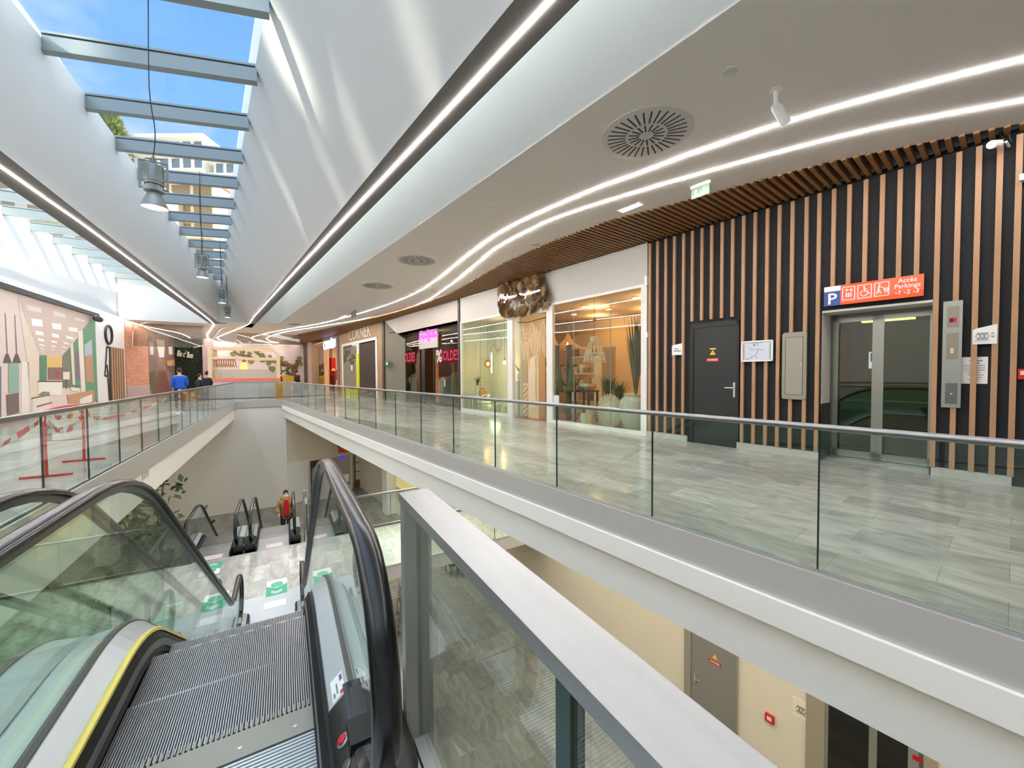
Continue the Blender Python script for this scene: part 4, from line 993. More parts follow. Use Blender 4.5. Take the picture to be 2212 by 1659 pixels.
# ================================================================ neon-sign shop (set back), wooden front, fashion shop, far pillars
GN = NW + 0.5
s3, s4 = 21.2, 14.5
mb = MB().box(GN + .05, 13.3, 23.2, 23.3, 0, ZC).box(13.2, 13.4, 24, 14.4, 0, ZC)
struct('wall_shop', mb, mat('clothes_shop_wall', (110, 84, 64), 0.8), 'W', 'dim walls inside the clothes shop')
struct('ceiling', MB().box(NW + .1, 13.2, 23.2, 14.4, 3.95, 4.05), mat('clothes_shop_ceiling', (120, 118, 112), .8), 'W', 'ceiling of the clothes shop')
f2 = thing('shopfront', 'set-back clothes shop front with pink neon name and sale posters', 'shop front', 'W', (NW, 18.5, 0))
part(f2, 'fascia_panel', MB().box(NW + 0.02, NW + .5, s3, s4, 3.78, ZC - .04), mat('fascia_pinkish', (186, 178, 170), .6))
part(f2, 'side_panel', MB().prism([(NW + .02, 23.0, 0), (NW + .02, 23.03, 0), (NW + .02, 23.03, ZC - .04), (NW + .02, 23.0, ZC - .04)], [(GN, s3, 0), (GN, s3 + .03, 0), (GN, s3 + .03, 3.5), (GN, s3, 3.5)]), mat('olive_panel', (120, 116, 100), .6), 'olive grey angled side panel')
part(f2, 'soffit', MB().poly([(NW + .02, 23.0, ZC - .05), (NW + .02, s3, ZC - .05), (NW + .02, s3, 3.78), (GN, s3, 3.5)]).poly([(NW + .02, s3, 3.78), (NW + .02, s4, 3.78), (GN, s4, 3.78), (GN, s3, 3.78)]), mat('fascia_white', (216, 214, 206), .6))
sd0, sd1 = S(908, GN), S(937, GN)
for a in (s3, sd0 + .05, sd1, s4 + .05): part(f2, 'post', MB().box(GN - .02, GN + .06, a, a - .06, 0, 3.78), DARKF)
part(f2, 'head_rail', MB().box(GN - .02, GN + .06, s3, s4, 3.68, 3.78), DARKF)
for a, b in ((s3 - .06, sd0 + .05), (sd1 - .06, s4 + .05)):
    part(f2, 'window_pane', MB().box(GN + .01, GN + .02, a, b, .12, 3.68), SHOPG)
    part(f2, 'sill', MB().box(GN - .02, GN + .06, a, b, 0, .14), DARKF)
part(f2, 'door_leaf', MB().box(GN + .02, GN + .06, sd0, sd0 - .5, 0, 2.9), mat('door_black', (12, 12, 14), .3))
ns0, ns1 = S(906.5, GN - .12), S(945, GN - .12); nz0, nz1 = Z(920, 742, GN - .12), Z(906, 711, GN - .12)
sp = part(f2, 'sign_panel', MB().box(GN - .12, GN - .06, ns0, ns1, 2.82, 3.72), mat('sign_pale', (206, 200, 196), .5))
k4 = 180 / 1149.
zz_ = lambda L: [(820 + x * k4, 640 + y * k4) for x, y in L]
NP = glow('neon_pink', (255, 50, 250), 5.0)
def nS(strokes):
    for L in strokes:
        pts = curve_pts([(GN - .16, S(x, GN - .16), Z(x, y, GN - .16)) for x, y in zz_(L)], 3)
        part(sp, 'neon_tube', MB().tube(pts, .017, 6), NP)
nS(([(590, 480), (565, 490), (560, 560), (548, 605), (570, 590), (582, 570)], [(582, 565), (598, 545), (590, 530), (580, 560), (600, 580)],
    [(605, 640), (606, 560), (615, 540), (625, 560), (608, 575)], [(645, 545), (628, 555), (640, 575), (648, 548), (655, 575)], [(662, 480), (660, 570)], [(672, 575), (675, 620), (685, 560), (700, 470), (680, 545), (668, 450)],
    [(690, 550), (700, 560), (710, 540), (715, 560)], [(725, 535), (715, 548), (730, 555), (722, 565)], [(738, 460), (735, 560), (750, 550)], [(728, 500), (748, 490)], [(755, 455), (752, 555), (765, 545)], [(770, 545), (782, 530), (770, 525), (768, 550), (790, 545), (800, 520)]))
PINKP = mat('poster_pink', (206, 60, 96), .5)
for (px0, px1, pyc, hpx, lab) in ((864, 897, 773, 24, 'left'), (943, 992, 769, 27, 'right')):
    a, b = S(px0, GN - .03), S(px1, GN - .03); zc = Z((px0 + px1) / 2, pyc, GN - .03); hh = abs(Z(px0, pyc - hpx / 2, GN - .03) - Z(px0, pyc + hpx / 2, GN - .03))
    t = thing('sale_poster', 'red and white sale lettering on the %s window of the clothes shop' % lab, 'poster', 'W', (GN - .03, (a + b) / 2, zc - hh / 2))
    part(t, 'red_band', MB().box(GN - .012, GN - .008, a - (a - b) * .2, b, zc - hh / 2, zc + hh / 2), glass('poster_film', (150, 40, 60), refl=.3, op=.30))
    part(t, 'percent_sign', text_mb('%', hh * 1.35, wallM(GN - .02, a - (a - b) * .12, zc), .004), WPLAST, 'white percent sign')
    part(t, 'lettering', text_mb('SOLDES', hh * 1.1, wallM(GN - .02, a - (a - b) * .60, zc), .004, sx=(a - b) * .8 / (hh * 3.9)), mat('soldes_red', (196, 34, 72), .5))
random.seed(30)
for k, (px, nn, hh, lab) in enumerate(((895, GN + .6, 1.55, 'grey checked coat on a stand behind the left sale window'), (882, GN + .9, 1.3, 'dark green clothes on a stand behind the left sale window'), (958, GN + .6, 1.35, 'beige clothes on a rack behind the right sale window'), (972, GN + .7, 1.4, 'dark clothes with white tags behind the right sale window'), (985, GN + .8, 1.6, 'olive dress at the right edge of the sale window'))):
    s = S(px, nn); t = thing('clothes_stand', lab, 'clothes', 'W', (nn, s, 0))
    part(t, 'pole', MB().tube([(nn, s, 0.0), (nn, s, hh)], .02, 6).lathe([(.18, 0), (.18, .02)], (nn, s, 0), 12), DARKF)
    part(t, 'garment', MB().lathe([(.30, .55), (.26, hh * .6), (.24, hh - .1), (.08, hh), (.02, hh + .02)], (nn, s, 0), 9), (mat('check_cloth', (150, 148, 140), .9, noise=.4, nscale=30), LEAFG, mat('beige_cloth', (160, 140, 120), .9), mat('dark_cloth', (44, 46, 50), .9), DGRN)[k])
    if k in (0, 3): part(t, 'paper_tag', MB().box(nn - .30, nn - .29, s + .07, s - .07, hh - .5, hh - .15), WPLAST)
for (n_, s_) in ((GN + 1.2, 19.8), (GN + 1.2, 15.8)): lamp('clothes_shop_light', 'W', (n_, s_, 3.4), 40, (1, .62, .3), .1)
for k, (px, py) in enumerate(((892, 717), (976, 701.5), (867, 749.5), (975.5, 737))):
    q = at_x(px, py, GN + 1.0 + .5 * (k // 2), 'W'); solo('spot_lamp', MB().sphere((q[0], q[1], q[2]), .05, 10, 6), glow('spot_white', (255, 236, 214), 14), 'small bright spot lamp in the clothes shop, %s' % ['above the left sale poster', 'above the right sale poster', 'low at its left edge', 'low behind the right sale poster'][k], 'lamp', 'W')
solo('orange_panel', MB().box(GN + .7, GN + .75, S(937, GN + .7), S(946, GN + .7), 0, 2.8), mat('orange_wall', (224, 110, 34), .6), 'glowing orange panel just inside the clothes shop door', 'panel', 'W')
solo('orange_panel', MB().box(GN + .9, GN + .95, S(890, GN + .9), S(905, GN + .9), 0, 3.4), mat('rust_wall', (190, 100, 60), .6), 'rust coloured panel left of the clothes shop door', 'panel', 'W')
t = thing('exit_sign', 'small green exit sign on the dark post by the wooden shop front', 'sign', 'W', (NW - .1, S(838), 1.9))
GRN = mat('exit_green', (14, 110, 70), .5)
part(t, 'plate', MB().box(NW - .06, NW - .03, S(834), S(843), Z(838, 790), Z(838, 780.5)), GRN); part(t, 'running_figure', MB().box(NW - .065, NW - .06, S(837), S(840), Z(838, 788), Z(838, 783)), WPLAST)
solo('corner_post', MB().box(NW - .04, NW + .1, 23.05, 23.4, 0, ZC - .03), DARKF, 'dark upright post beside the wooden shop front', 'post', 'W')

# wooden shop front with shutter
f3 = thing('shopfront', 'closed oak panelled shop front with a dark roller shutter', 'shop front', 'W', (NW, 28, 0))
OAK = wood('oak_panel', (164, 126, 84), .85, (2, 2, .35))
e0, e1, ez = 32.2, 24.3, 3.85
part(f3, 'oak_panel', MB().box(NW, NW + .1, 33.0, e0, 0, ZC - .02).box(NW, NW + .1, e1, 23.4, 0, ZC - .02).box(NW, NW + .1, e0, e1, ez, ZC - .02), OAK)
part(f3, 'frame', MB().box(NW - .03, NW + .06, e0, e0 - .3, 0, ez).box(NW - .03, NW + .06, e1 + .3, e1, 0, ez).box(NW - .03, NW + .06, e0, e1, ez - .18, ez), FRAMEW)
em = S(774)
part(f3, 'mullion', MB().box(NW - .02, NW + .06, em + .25, em - .25, 2.8, ez), FRAMEW)
part(f3, 'yellow_post', MB().box(NW - .05, NW + .06, em + .3, em - .3, 0, 2.95), mat('lime_yellow', (206, 206, 20), .5), 'lime yellow post between the two halves')
part(f3, 'yellow_band', MB().box(NW - .05, NW + .06, e0 - .3, em, .0, .45), MATS['lime_yellow'])
sh = MB()
for k in range(36): sh.prism([(NW + .02, em - .3, .1 * k), (NW + .02, e1 + .3, .1 * k), (NW + .05, e1 + .3, .1 * k), (NW + .05, em - .3, .1 * k)], [(NW + .0, em - .3, .1 * k + .095), (NW + .0, e1 + .3, .1 * k + .095), (NW + .05, e1 + .3, .1 * k + .095), (NW + .05, em - .3, .1 * k + .095)])
part(f3, 'shutter', sh, mat('shutter_brown', (58, 44, 36), .6))
part(f3, 'window_pane', MB().box(NW + .0, NW + .01, e0 - .3, em + .25, .45, ez - .18), SHOPG)
cu = MB()
for k in range(16):
    a = e0 - .3 - (e0 - em - .55) * k / 16; cu.box(NW + .12 + .05 * (k % 2), NW + .18 + .05 * (k % 2), a, a - (e0 - em - .55) / 16, 0, 3.5)
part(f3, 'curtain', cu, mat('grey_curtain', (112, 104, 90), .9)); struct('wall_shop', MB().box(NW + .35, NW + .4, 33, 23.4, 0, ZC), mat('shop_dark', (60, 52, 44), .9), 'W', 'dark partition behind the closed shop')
part(f3, 'paper_notice', MB().box(NW - .02, NW - .005, S(759), S(762), Z(760, 800), Z(760, 789)), WPLAST)
ztx = Z(776, 720.5)
part(f3, 'lettering', text_mb('CORNER', 1.15, wallM(NW - .02, S(777.5), ztx), .03, sx=1.05), mat('letter_cream', (216, 206, 186), .5)); part(f3, 'lettering', text_mb('LE', 1.1, wallM(NW - .02, S(763), ztx - .02), .02, sx=.8), mat('letter_tan', (176, 144, 106), .5))
part(f3, 'underline', MB().box(NW - .02, NW, S(763), S(789), ztx - .66, ztx - .60), MATS['letter_tan'])

# fashion shop with blue neon name, and the pillars beyond it
f4 = thing('shopfront', 'lit clothes shop front with blue white illuminated name', 'shop front', 'W', (NW, 37, 0))
part(f4, 'pillar', MB().box(NW - .05, NW + .4, 33.6, 33.05, 0, ZC - .02), mat('taupe_pillar', (112, 92, 84), .6))
g0, g1 = S(700), S(731)
part(f4, 'name_board', MB().box(NW - .06, NW + .2, g0, g1, 3.75, ZC - .0), mat('lilac_grey', (128, 116, 122), .6))
ch = part(f4, 'lettering', text_mb('CAMAÏEU', 1.0, wallM(NW - .10, (g0 + g1) / 2, Z(717, 744.5)), .05, sx=.95), glow('sign_blue_white', (196, 196, 255), 3.2), 'illuminated blue white letters')
part(f4, 'door_frame', MB().box(NW - .02, NW + .1, S(702), S(709), 0, 3.75), mat('amber_frame', (214, 160, 112), .6))
part(f4, 'window_pane', MB().box(NW + .02, NW + .03, S(681), g0, .1, ZC), SHOPG)
struct('wall_shop', MB().box(NW + 3.5, NW + 3.6, 50, 33, 0, ZC), mat('peach_wall', (236, 190, 140), .8), 'W', 'peach wall inside the lit clothes shop')
struct('wall_shop', MB().box(NW + .9, NW + 1.0, S(681, NW + .9), S(700, NW + .9), 0, ZC), mat('cream_panel', (224, 196, 146), .8), 'W', 'cream panel behind the window of the lit clothes shop')
struct('ceiling', MB().box(NW, NW + 3.6, 50, 33, ZC - .3, ZC - .2), mat('peach_ceiling', (236, 200, 160), .8), 'W', 'ceiling of the lit clothes shop')
for s_ in (35, 40): lamp('fashion_shop_light', 'W', (NW + 1.6, s_, 3.6), 130, (1, .66, .36), .15)
t = thing('mannequin', 'dark dressed mannequin with a pale hat in the lit shop doorway', 'mannequin', 'W', (NW + .5, S(720), 0))
nn = NW + .5; s = S(720, nn)
part(t, 'body', MB().loft([[(nn + rx * math.cos(6.283 * i / 12), s + ry * math.sin(6.283 * i / 12), z) for i in range(12)] for z, rx, ry in ((.9, .16, .2), (1.1, .13, .17), (1.35, .15, .24), (1.52, .1, .18), (1.58, .05, .06), (1.62, .08, .08), (1.75, .1, .09), (1.86, .05, .05))]), mat('mannequin_dark', (60, 34, 30), .7), smooth=True)
for sd in (-.1, .1): part(t, 'leg', MB().tube([(nn, s + sd, 0), (nn, s + sd, .5), (nn, s + sd * .8, .95)], [.06, .07, .1], 8), MATS['mannequin_dark'], smooth=True)
for sd in (-1, 1): part(t, 'arm', MB().tube([(nn, s + sd * .22, 1.45), (nn - .05, s + sd * .3, 1.15), (nn - .1, s + sd * .24, .88)], [.06, .05, .04], 8), MATS['mannequin_dark'], smooth=True)
part(t, 'hat', MB().lathe([(.24, 0), (.24, .05), (.14, .08), (.13, .22), (.02, .24)], (nn, s, 1.84), 14), mat('hat_cream', (236, 200, 160), .8))
for k, (px, c) in enumerate(((713, (170, 24, 20)), (729, (214, 60, 30)))):
    solo('hanging_clothes', MB().box(NW + 1.6, NW + 2.0, S(px, NW + 1.6) + .6, S(px, NW + 1.6) - .6, .5 + .5 * k, 3.2 - 1.2 * k), mat('red_cloth_%d' % k, c, .8), ['tall dark red clothes rail left of the mannequin', 'bright red clothes right of the mannequin'][k], 'clothes', 'W')
solo('pillar', MB().box(NW - .3, NW + .3, S(681), S(672), 0, ZC), mat('grey_beige_pillar', (160, 142, 124), .6), 'broad beige pillar at the far end of the shop row', 'pillar', 'W')
solo('pillar', MB().box(NW - .3, NW + .3, S(671.5), S(663.5), 0, ZC), mat('brown_pillar', (74, 56, 40), .6), 'dark brown pillar at the far end of the shop row', 'pillar', 'W')

# ================================================================ escalators
TH = R(35); K1, RISE = 0.87, 3.2; K2 = K1 + RISE / math.tan(TH); YB = K2 + 0.87
RT, RB = 1.0, 1.9
def epath(h, y0, y1, n=7, m=6):
    t = math.tan(TH / 2); pts = [(y0, h)]
    ct = (K1 - RT * t, -RT); cbm = (K2 + RB * t, -RISE + RB)
    for i in range(n + 1):
        f = R(90) - TH * i / n; pts.append((ct[0] + (RT + h) * math.cos(f), ct[1] + (RT + h) * math.sin(f)))
    a = pts[-1]; f0 = R(270) - TH; b = (cbm[0] + (RB - h) * math.cos(f0), cbm[1] + (RB - h) * math.sin(f0))
    for i in range(1, m): pts.append((a[0] + (b[0] - a[0]) * i / m, a[1] + (b[1] - a[1]) * i / m))
    for i in range(n + 1):
        f = f0 + TH * i / n; pts.append((cbm[0] + (RB - h) * math.cos(f), cbm[1] + (RB - h) * math.sin(f)))
    pts.append((y1, -RISE + h))
    return pts
def along(prof, y0, y1, mb=None):           # closed profile of (x, h) carried along the escalator
    cols = [[(x, y, z) for y, z in epath(h, y0, y1)] for x, h in prof]
    rings = [[c[i] for c in cols] for i in range(len(cols[0]))]
    return (mb or MB()).loft(rings)
def sweep2(path, prof, x0, mb=None):        # profile of (dx, dn) along a path in the (y, z) plane
    rings = []
    for i, p in enumerate(path):
        a, b = path[max(i - 1, 0)], path[min(i + 1, len(path) - 1)]
        dy, dz = b[0] - a[0], b[1] - a[1]; L = math.hypot(dy, dz) or 1; ny, nz = -dz / L, dy / L
        rings.append([(x0 + dx, p[0] + ny * dn, p[1] + nz * dn) for dx, dn in prof])
    return (mb or MB()).loft(rings)
YN, ZN, RN = -0.53, 0.59, 0.40              # newel circle at the head
YE = YB + 0.45
def rail_path(h, r, inlet=True):
    top = [(YN + r * math.cos(R(a)), ZN + r * math.sin(R(a))) for a in range(270, 90, -12)]
    bot = [(YE + r * math.cos(R(a)), -RISE + ZN + r * math.sin(R(a))) for a in range(90, -91, -12)]
    mid = epath(h, YN, YE)
    p = top + mid + bot[1:]
    if inlet: p = [(YN + 0.30, ZN - r + 0.015)] + [(YN + .1, ZN - r)] + p + [(YE - .1, -RISE + ZN - r), (YE - 0.3, -RISE + ZN - r + .015)]
    return p
STEP = mat('step_aluminium', (176, 176, 174), 0.34, 0.85); STEPD = mat('step_groove', (46, 46, 48), 0.6, 0.3)
PLATE = mat('ridged_plate', (206, 210, 212), 0.32, 0.8); COMB = mat('comb_grey', (150, 148, 138), 0.45, 0.6)
SKIRT = mat('skirt_black', (12, 12, 14), 0.5, spec=.3); YSTRIP = mat('yellow_guard', (240, 222, 110), 0.35)
DECK = mat('deck_satin', (186, 194, 197), 0.40, 0.45)
ESG = glass('escalator_glass', (240, 248, 244), refl=.75)
def step_mesh():
    mb = MB(); hw = 0.375; n = 78; p = 2 * hw / n
    mb.box(-hw, hw, 0, 0.402, -0.20, -0.008, 1)
    for i in range(n):
        x = -hw + p * i; mb.box(x + p * .22, x + p * .70, 0, 0.402, -0.008, 0, 0)
    mb.box(-hw, hw, 0.400, 0.404, -0.25, -0.03, 1)
    for i in range(n):
        x = -hw + p * i; mb.box(x + p * .22, x + p * .70, 0.402, 0.407, -0.25, -0.03, 0)
    return mb
def make_escalator(name, label, yellow):
    t = thing(name, label, 'escalator', 'A', (0, 0, 0), 'escalators')
    base = epath(0, -3, 12, 14, 30)
    def zb(y):
        for (a, za), (b, zb_) in zip(base, base[1:]):
            if a <= y <= b: return za + (zb_ - za) * (y - a) / (b - a)
        return 0
    proto = None
    for k in range(16):
        y = 0.02 + k * 0.412; z = zb(y + 0.30) - 0.002
        if y > YB - 0.35: break
        if proto is None:
            proto = part(t, 'step', step_mesh(), [STEP, STEPD]); o = proto
        else:
            o = proto.copy(); COL.objects.link(o); o.parent = t; PIV[o.name] = PIV[proto.name]
        o.location = (0, y, z)
    for (y, z, lab) in ((0, 0, None), (YB, -RISE, None)):
        sg = 1 if z == 0 else -1
        mb = MB().box(-.383, .383, y - .14 * sg, y + .0 * sg, z - .02, z + .006)
        for i in range(42): x = -.38 + .0181 * i; mb.box(x + .004, x + .012, y, y + .05 * sg, z - .014, z + .002)
        c = part(t, 'comb_plate', mb, COMB)
        mb = MB()
        for x in (-.3, -.1, .1, .3): mb.lathe([(.008, 0), (.008, .008)], (x, y - .09 * sg, z), 8)
        part(c, 'screw', mb, STEELD)
        if sg > 0:
            mb = MB().box(-.383, .383, -1.48, -.14, -.06, -.006)
            for i in range(78): yy = -1.478 + .01715 * i; mb.box(-.383, .383, yy, yy + .009, -.006, .002)
            part(t, 'landing_plate', mb, PLATE)
        else:
            part(t, 'landing_plate', MB().box(-.684, .684, YB + .14, YB + 1.56, z - .06, z + .003), mat('smooth_plate', (186, 194, 200), .3, .55))
    for sx in (-1, 1):
        q = lambda prof: [(sx * x, h) for x, h in prof]
        part(t, 'skirt', along(q([(.383, -.22), (.420, -.22), (.420, .135), (.406, .135), (.383, .095)]), -.98, YE + .25), SKIRT)
        part(t, 'skirt_brush', along(q([(.372, .012), (.384, .006), (.384, .03), (.372, .02)]), -.9, YE + .1), mat('brush_black', (14, 14, 16), .8))
        part(t, 'skirt_trim', along(q([(.378, .045), (.384, .045), (.384, .085), (.378, .085)]), -.9, YE + .1), mat('trim_grey', (104, 104, 106), .4, .6))
        if yellow and sx < 0:
            part(t, 'guard_strip', along(q([(.400, .076), (.424, .076), (.424, .096), (.410, .102), (.400, .092)]), -.98, 1.5) if False else
                 MB().loft([[(sx * x, y, z) for (x, h) in ((.396, .076), (.424, .076), (.424, .096), (.410, .102), (.396, .092)) for (y, z) in [pt]] for pt in []]) if False else _strip(sx), YSTRIP, 'yellow guard strip along the left skirt')
        dk = part(t, 'inner_deck', along(q([(.420, .12), (.425, .148), (.498, .212), (.503, .212), (.503, .12), (.45, .10)]), -.27, YE - .12), DECK)
        part(t, 'glass_channel', along(q([(.503, .15), (.503, .220), (.537, .220), (.537, .15)]), -.27, YE - .12), mat('channel_bronze', (86, 84, 78), .45, .5))
        part(t, 'outer_deck', along(q([(.537, .12), (.537, .212), (.655, .195), (.684, .165), (.684, .10)]), -.27, YE - .12), DECK)
        part(t, 'side_cladding', along(q([(.660, -1.0), (.684, -1.0), (.684, .15), (.660, .15)]), -.72, YE + .05), mat('truss_cladding', (176, 178, 174), .35, .6))
        # glass
        lo, hi = epath(.19, -.46, YE - .12), rail_path(.945, .355, False)
        top = epath(.945, YN, YE); low = epath(.21, YN, YE)
        def pane(i0, i1, g0, g1):
            P = [(y, z) for y, z in top[i0:i1 + 1]]; Q = [(y, z) for y, z in low[i0:i1 + 1]]
            def trim(L, f0, f1):
                L = list(L); L[0] = (L[0][0] + (L[1][0] - L[0][0]) * f0, L[0][1] + (L[1][1] - L[0][1]) * f0)
                L[-1] = (L[-1][0] + (L[-2][0] - L[-1][0]) * f1, L[-1][1] + (L[-2][1] - L[-1][1]) * f1); return L
            P, Q = trim(P, g0, g1), trim(Q, g0, g1); mb = MB()
            for x in (.514, .526):
                k = len(mb.v); nP = len(P)
                mb.add([(sx * x, y, z) for y, z in P] + [(sx * x, y, z) for y, z in Q], [(i, i + 1, nP + i + 1, nP + i) for i in range(nP - 1)])
            return mb
        n_ = len(top)
        g1 = pane(0, 9, 0, .01)
        arc = [(YN + .355 * math.cos(R(a)), ZN + .355 * math.sin(R(a))) for a in range(90, 271, 12)]
        for x in (.514, .526): g1.add([(sx * x, YN, ZN)] + [(sx * x, y, z) for y, z in arc], [(0, i + 1, i + 2) for i in range(len(arc) - 1)])
        part(t, 'glass_panel', g1, ESG)
        part(t, 'glass_panel', pane(9, 12, .01, .01), ESG)
        part(t, 'glass_panel', pane(12, n_ - 9, .01, .01), ESG)
        g1 = pane(n_ - 9, n_ - 1, .01, 0)
        arc = [(YE + .355 * math.cos(R(a)), -RISE + ZN + .355 * math.sin(R(a))) for a in range(90, -91, -12)]
        for x in (.514, .526): g1.add([(sx * x, YE, -RISE + ZN)] + [(sx * x, y, z) for y, z in arc], [(0, i + 1, i + 2) for i in range(len(arc) - 1)])
        part(t, 'glass_panel', g1, ESG)
        # handrail and its guide
        hr = [(-.041, -.014), (-.040, .002), (-.030, .015), (-.012, .020), (.012, .020), (.030, .015), (.040, .002), (.041, -.014), (.026, -.018), (-.026, -.018)]
        part(t, 'handrail', sweep2(rail_path(.99, RN), hr, sx * .520), RUBBER, smooth=True)
        gp = [(YN + .372 * math.cos(R(a)), ZN + .372 * math.sin(R(a))) for a in range(250, 90, -12)] + epath(.962, YN, YE) + [(YE + .372 * math.cos(R(a)), -RISE + ZN + .372 * math.sin(R(a))) for a in range(80, -71, -12)]
        part(t, 'handrail_guide', sweep2(gp, [(-.018, -.022), (-.018, .014), (.018, .014), (.018, -.022)], sx * .520), mat('guide_steel', (96, 98, 98), .3, .8))
        # black inlet housings at both ends
        for e in (0, 1):
            def yy(v): return v if e == 0 else YB - v
            zo = 0 if e == 0 else -RISE
            prof = [(.412, 0), (.412, .125), (.425, .155), (.503, .222), (.56, .230), (.65, .212), (.684, .175), (.684, 0)]
            rings = [[(sx * x, yy(-.268), zo + z * 1.0) for x, z in prof], [(sx * x, yy(-.62), zo + z * .92) for x, z in prof], [(sx * (.55 + (x - .55) * .93), yy(-.76), zo + z * .70) for x, z in prof], [(sx * (.55 + (x - .55) * .8), yy(-.80), zo + z * .3) for x, z in prof]]
            bx = part(t, 'inlet_housing', MB().loft(rings), BLACKP if e == 0 else DECK, smooth=True)
            if e == 0:
                part(bx, 'inlet_collar', sweep2([(YN - .02, ZN - RN), (YN + .10, ZN - RN + .0)], [(-.056, -.03), (-.05, .03), (.05, .03), (.056, -.03)], sx * .520), mat('collar_black', (10, 10, 11), .6))
                if sx > 0:
                    Mb = Matrix.Translation((.458, -.46, .170)) @ Matrix.Rotation(R(-40), 4, 'Y')
                    part(bx, 'button_ring', MB().lathe([(.026, 0), (.026, .008), (.019, .012)], (0, 0, 0), 18).xf(Mb), mat('ring_grey', (150, 150, 150), .4, .5))
                    part(bx, 'stop_button', MB().lathe([(.018, .004), (.018, .016), (.012, .02)], (0, 0, 0), 16).xf(Mb), RED, 'red stop button')
                    Mk = Matrix.Translation((.458, -.56, .163)) @ Matrix.Rotation(R(-40), 4, 'Y')
                    part(bx, 'key_switch', MB().lathe([(.018, 0), (.018, .008), (.012, .012)], (0, 0, 0), 14).xf(Mk), mat('key_steel', (110, 110, 108), .35, .8))
                    m = MB()
                    for k in range(3): m.box(-.10 + .012, .0, 0, 0, 0, 0) if False else None
                    st = part(dk, 'safety_sticker', along([(.440, .1085), (.505, .1795), (.505, .1765), (.440, .1055)], -.44, -.30) if False else _deckpatch(sx, -.25, -.12, .440, .488), WPLAST, 'white sticker with pictograms')
                    part(dk, 'sticker_symbol', _deckpatch(sx, -.235, -.205, .445, .452, .003), mat('sym_grey', (120, 120, 130), .6))
                    part(dk, 'sticker_symbol', _deckpatch(sx, -.225, -.165, .458, .463, .003), MATS['sym_grey'])
                    part(dk, 'sticker_symbol', _deckpatch(sx, -.17, -.135, .474, .484, .003), mat('sym_violet', (110, 90, 160), .6))
                    part(dk, 'sticker_symbol', _deckpatch(sx, -.245, -.225, .470, .486, .003), mat('sym_red', (206, 60, 70), .6))
    rg = along([(-.66, -1.0), (.66, -1.0), (.66, -.98), (-.66, -.98)], -1.42, YE + .5)
    part(t, 'truss_soffit', rg, MATS['truss_cladding'])
    part(t, 'truss_end', MB().box(-.68, .68, -1.44, -1.42, -1.0, -.31), MATS['truss_cladding'])
    return t
def _deckpatch(sx, y0, y1, x0, x1, lift=.0015):
    h = lambda x: .148 + (x - .425) * (.064 / .073) + lift
    return MB().poly([(sx * x0, y0, h(x0)), (sx * x1, y0, h(x1)), (sx * x1, y1, h(x1)), (sx * x0, y1, h(x0))])
def _strip(sx):
    prof = [(.398, .134), (.424, .134), (.424, .152), (.410, .158), (.398, .150)]
    cols = [[(sx * x, y, z) for y, z in epath(h, -.98, 3)][:10] for x, h in prof]
    return MB().loft([[c[i] for c in cols] for i in range(10)])
ESC_V = -0.29
e1_ = make_escalator('escalator', 'near descending escalator right in front, with yellow guard strip on its left skirt', True)
place(e1_, 'A', (ESC_V, 2.03, 0))
e2_ = copy_tree(e1_); e2_['label'] = 'second upper escalator, just left of the near one, running down beside the left balustrade'
place(e2_, 'A', (ESC_V - 1.372, 2.03, 0))
e3_ = copy_tree(e1_); e3_['label'] = 'lower right escalator beyond the half landing, carrying the person in the tan coat'
place(e3_, 'A', (-.36, 13.5, ZM))
e4_ = copy_tree(e1_); e4_['label'] = 'lower left escalator beyond the half landing, beside the plant'
place(e4_, 'A', (-.36 - 1.372, 13.5, ZM))
for e in (e3_, e4_):
    for ch in list(e.children):
        if ch.name.startswith('guard_strip'): bpy.data.objects.remove(ch)

# ================================================================ balustrades
def balustrade(name, label, fr, axis, c, a, b, z0, joints, h=1.12, rail='round', base=True, at_end=None):
    """glass balustrade in the plane (axis = c) from a to b along the other axis"""
    def pt(t_, z, off=0): return (c + off, t_, z) if axis == 'x' else (t_, c + off, z)
    t = thing(name, label, 'balustrade', fr, pt((a + b) / 2, z0), 'glass balustrades')
    def bx(t0, t1, o0, o1, za, zb):
        return MB().box(c + o0, c + o1, t0, t1, za, zb) if axis == 'x' else MB().box(t0, t1, c + o0, c + o1, za, zb)
    js = sorted([a] + [j for j in joints if a < j < b] + [b])
    for p, q in zip(js, js[1:]):
        g = part(t, 'glass_panel', bx(p + .006, q - .006, -.009, .009, z0 + .0, z0 + h - .02), GLASS)
        part(g, 'glass_edge', bx(p - .004, p + .0058, -.0097, .0097, z0, z0 + h - .02), GEDGE)
    if rail == 'round':
        n = 12; pts = [pt(a, z0 + h), pt(b, z0 + h)]
        part(t, 'handrail', MB().tube(pts, .026, n), STEEL, smooth=True)
    else:
        part(t, 'handrail', bx(a, b, -.035, .035, z0 + h - .03, z0 + h + .02), STEEL)
    if base:
        part(t, 'base_strip', bx(a, b, -.040, -.010, z0 - .003, z0 + .016), STEELD)
        part(t, 'gasket', bx(a, b, -.012, .012, z0 - .002, z0 + .010), CHAN)
    return t
jr = []
for px, py in ((1767, 1200), (1409, 1090), (1203, 1030), (1070, 990), (980, 965), (910, 940), (855, 925), (812, 912), (776, 902), (746, 893), (723, 888), (702, 880), (682, 875), (666, 870), (652, 866)):
    jr.append(at_x(px, py, NB, 'W')[1])
jr += [jr[0] - 1.33, jr[0] - 2.66]
balustrade('balustrade', 'long glass balustrade with round steel rail along the right walkway', 'W', 'x', NB, -6, S1 if False else s_of(v_on_n(NB, U1), U1), 0, jr)
jl = [at_x(px, 960, VL, 'A')[1] for px in (90, 190, 258, 307, 343.6, 371.6, 395, 413, 429, 442, 452, 461, 468)]
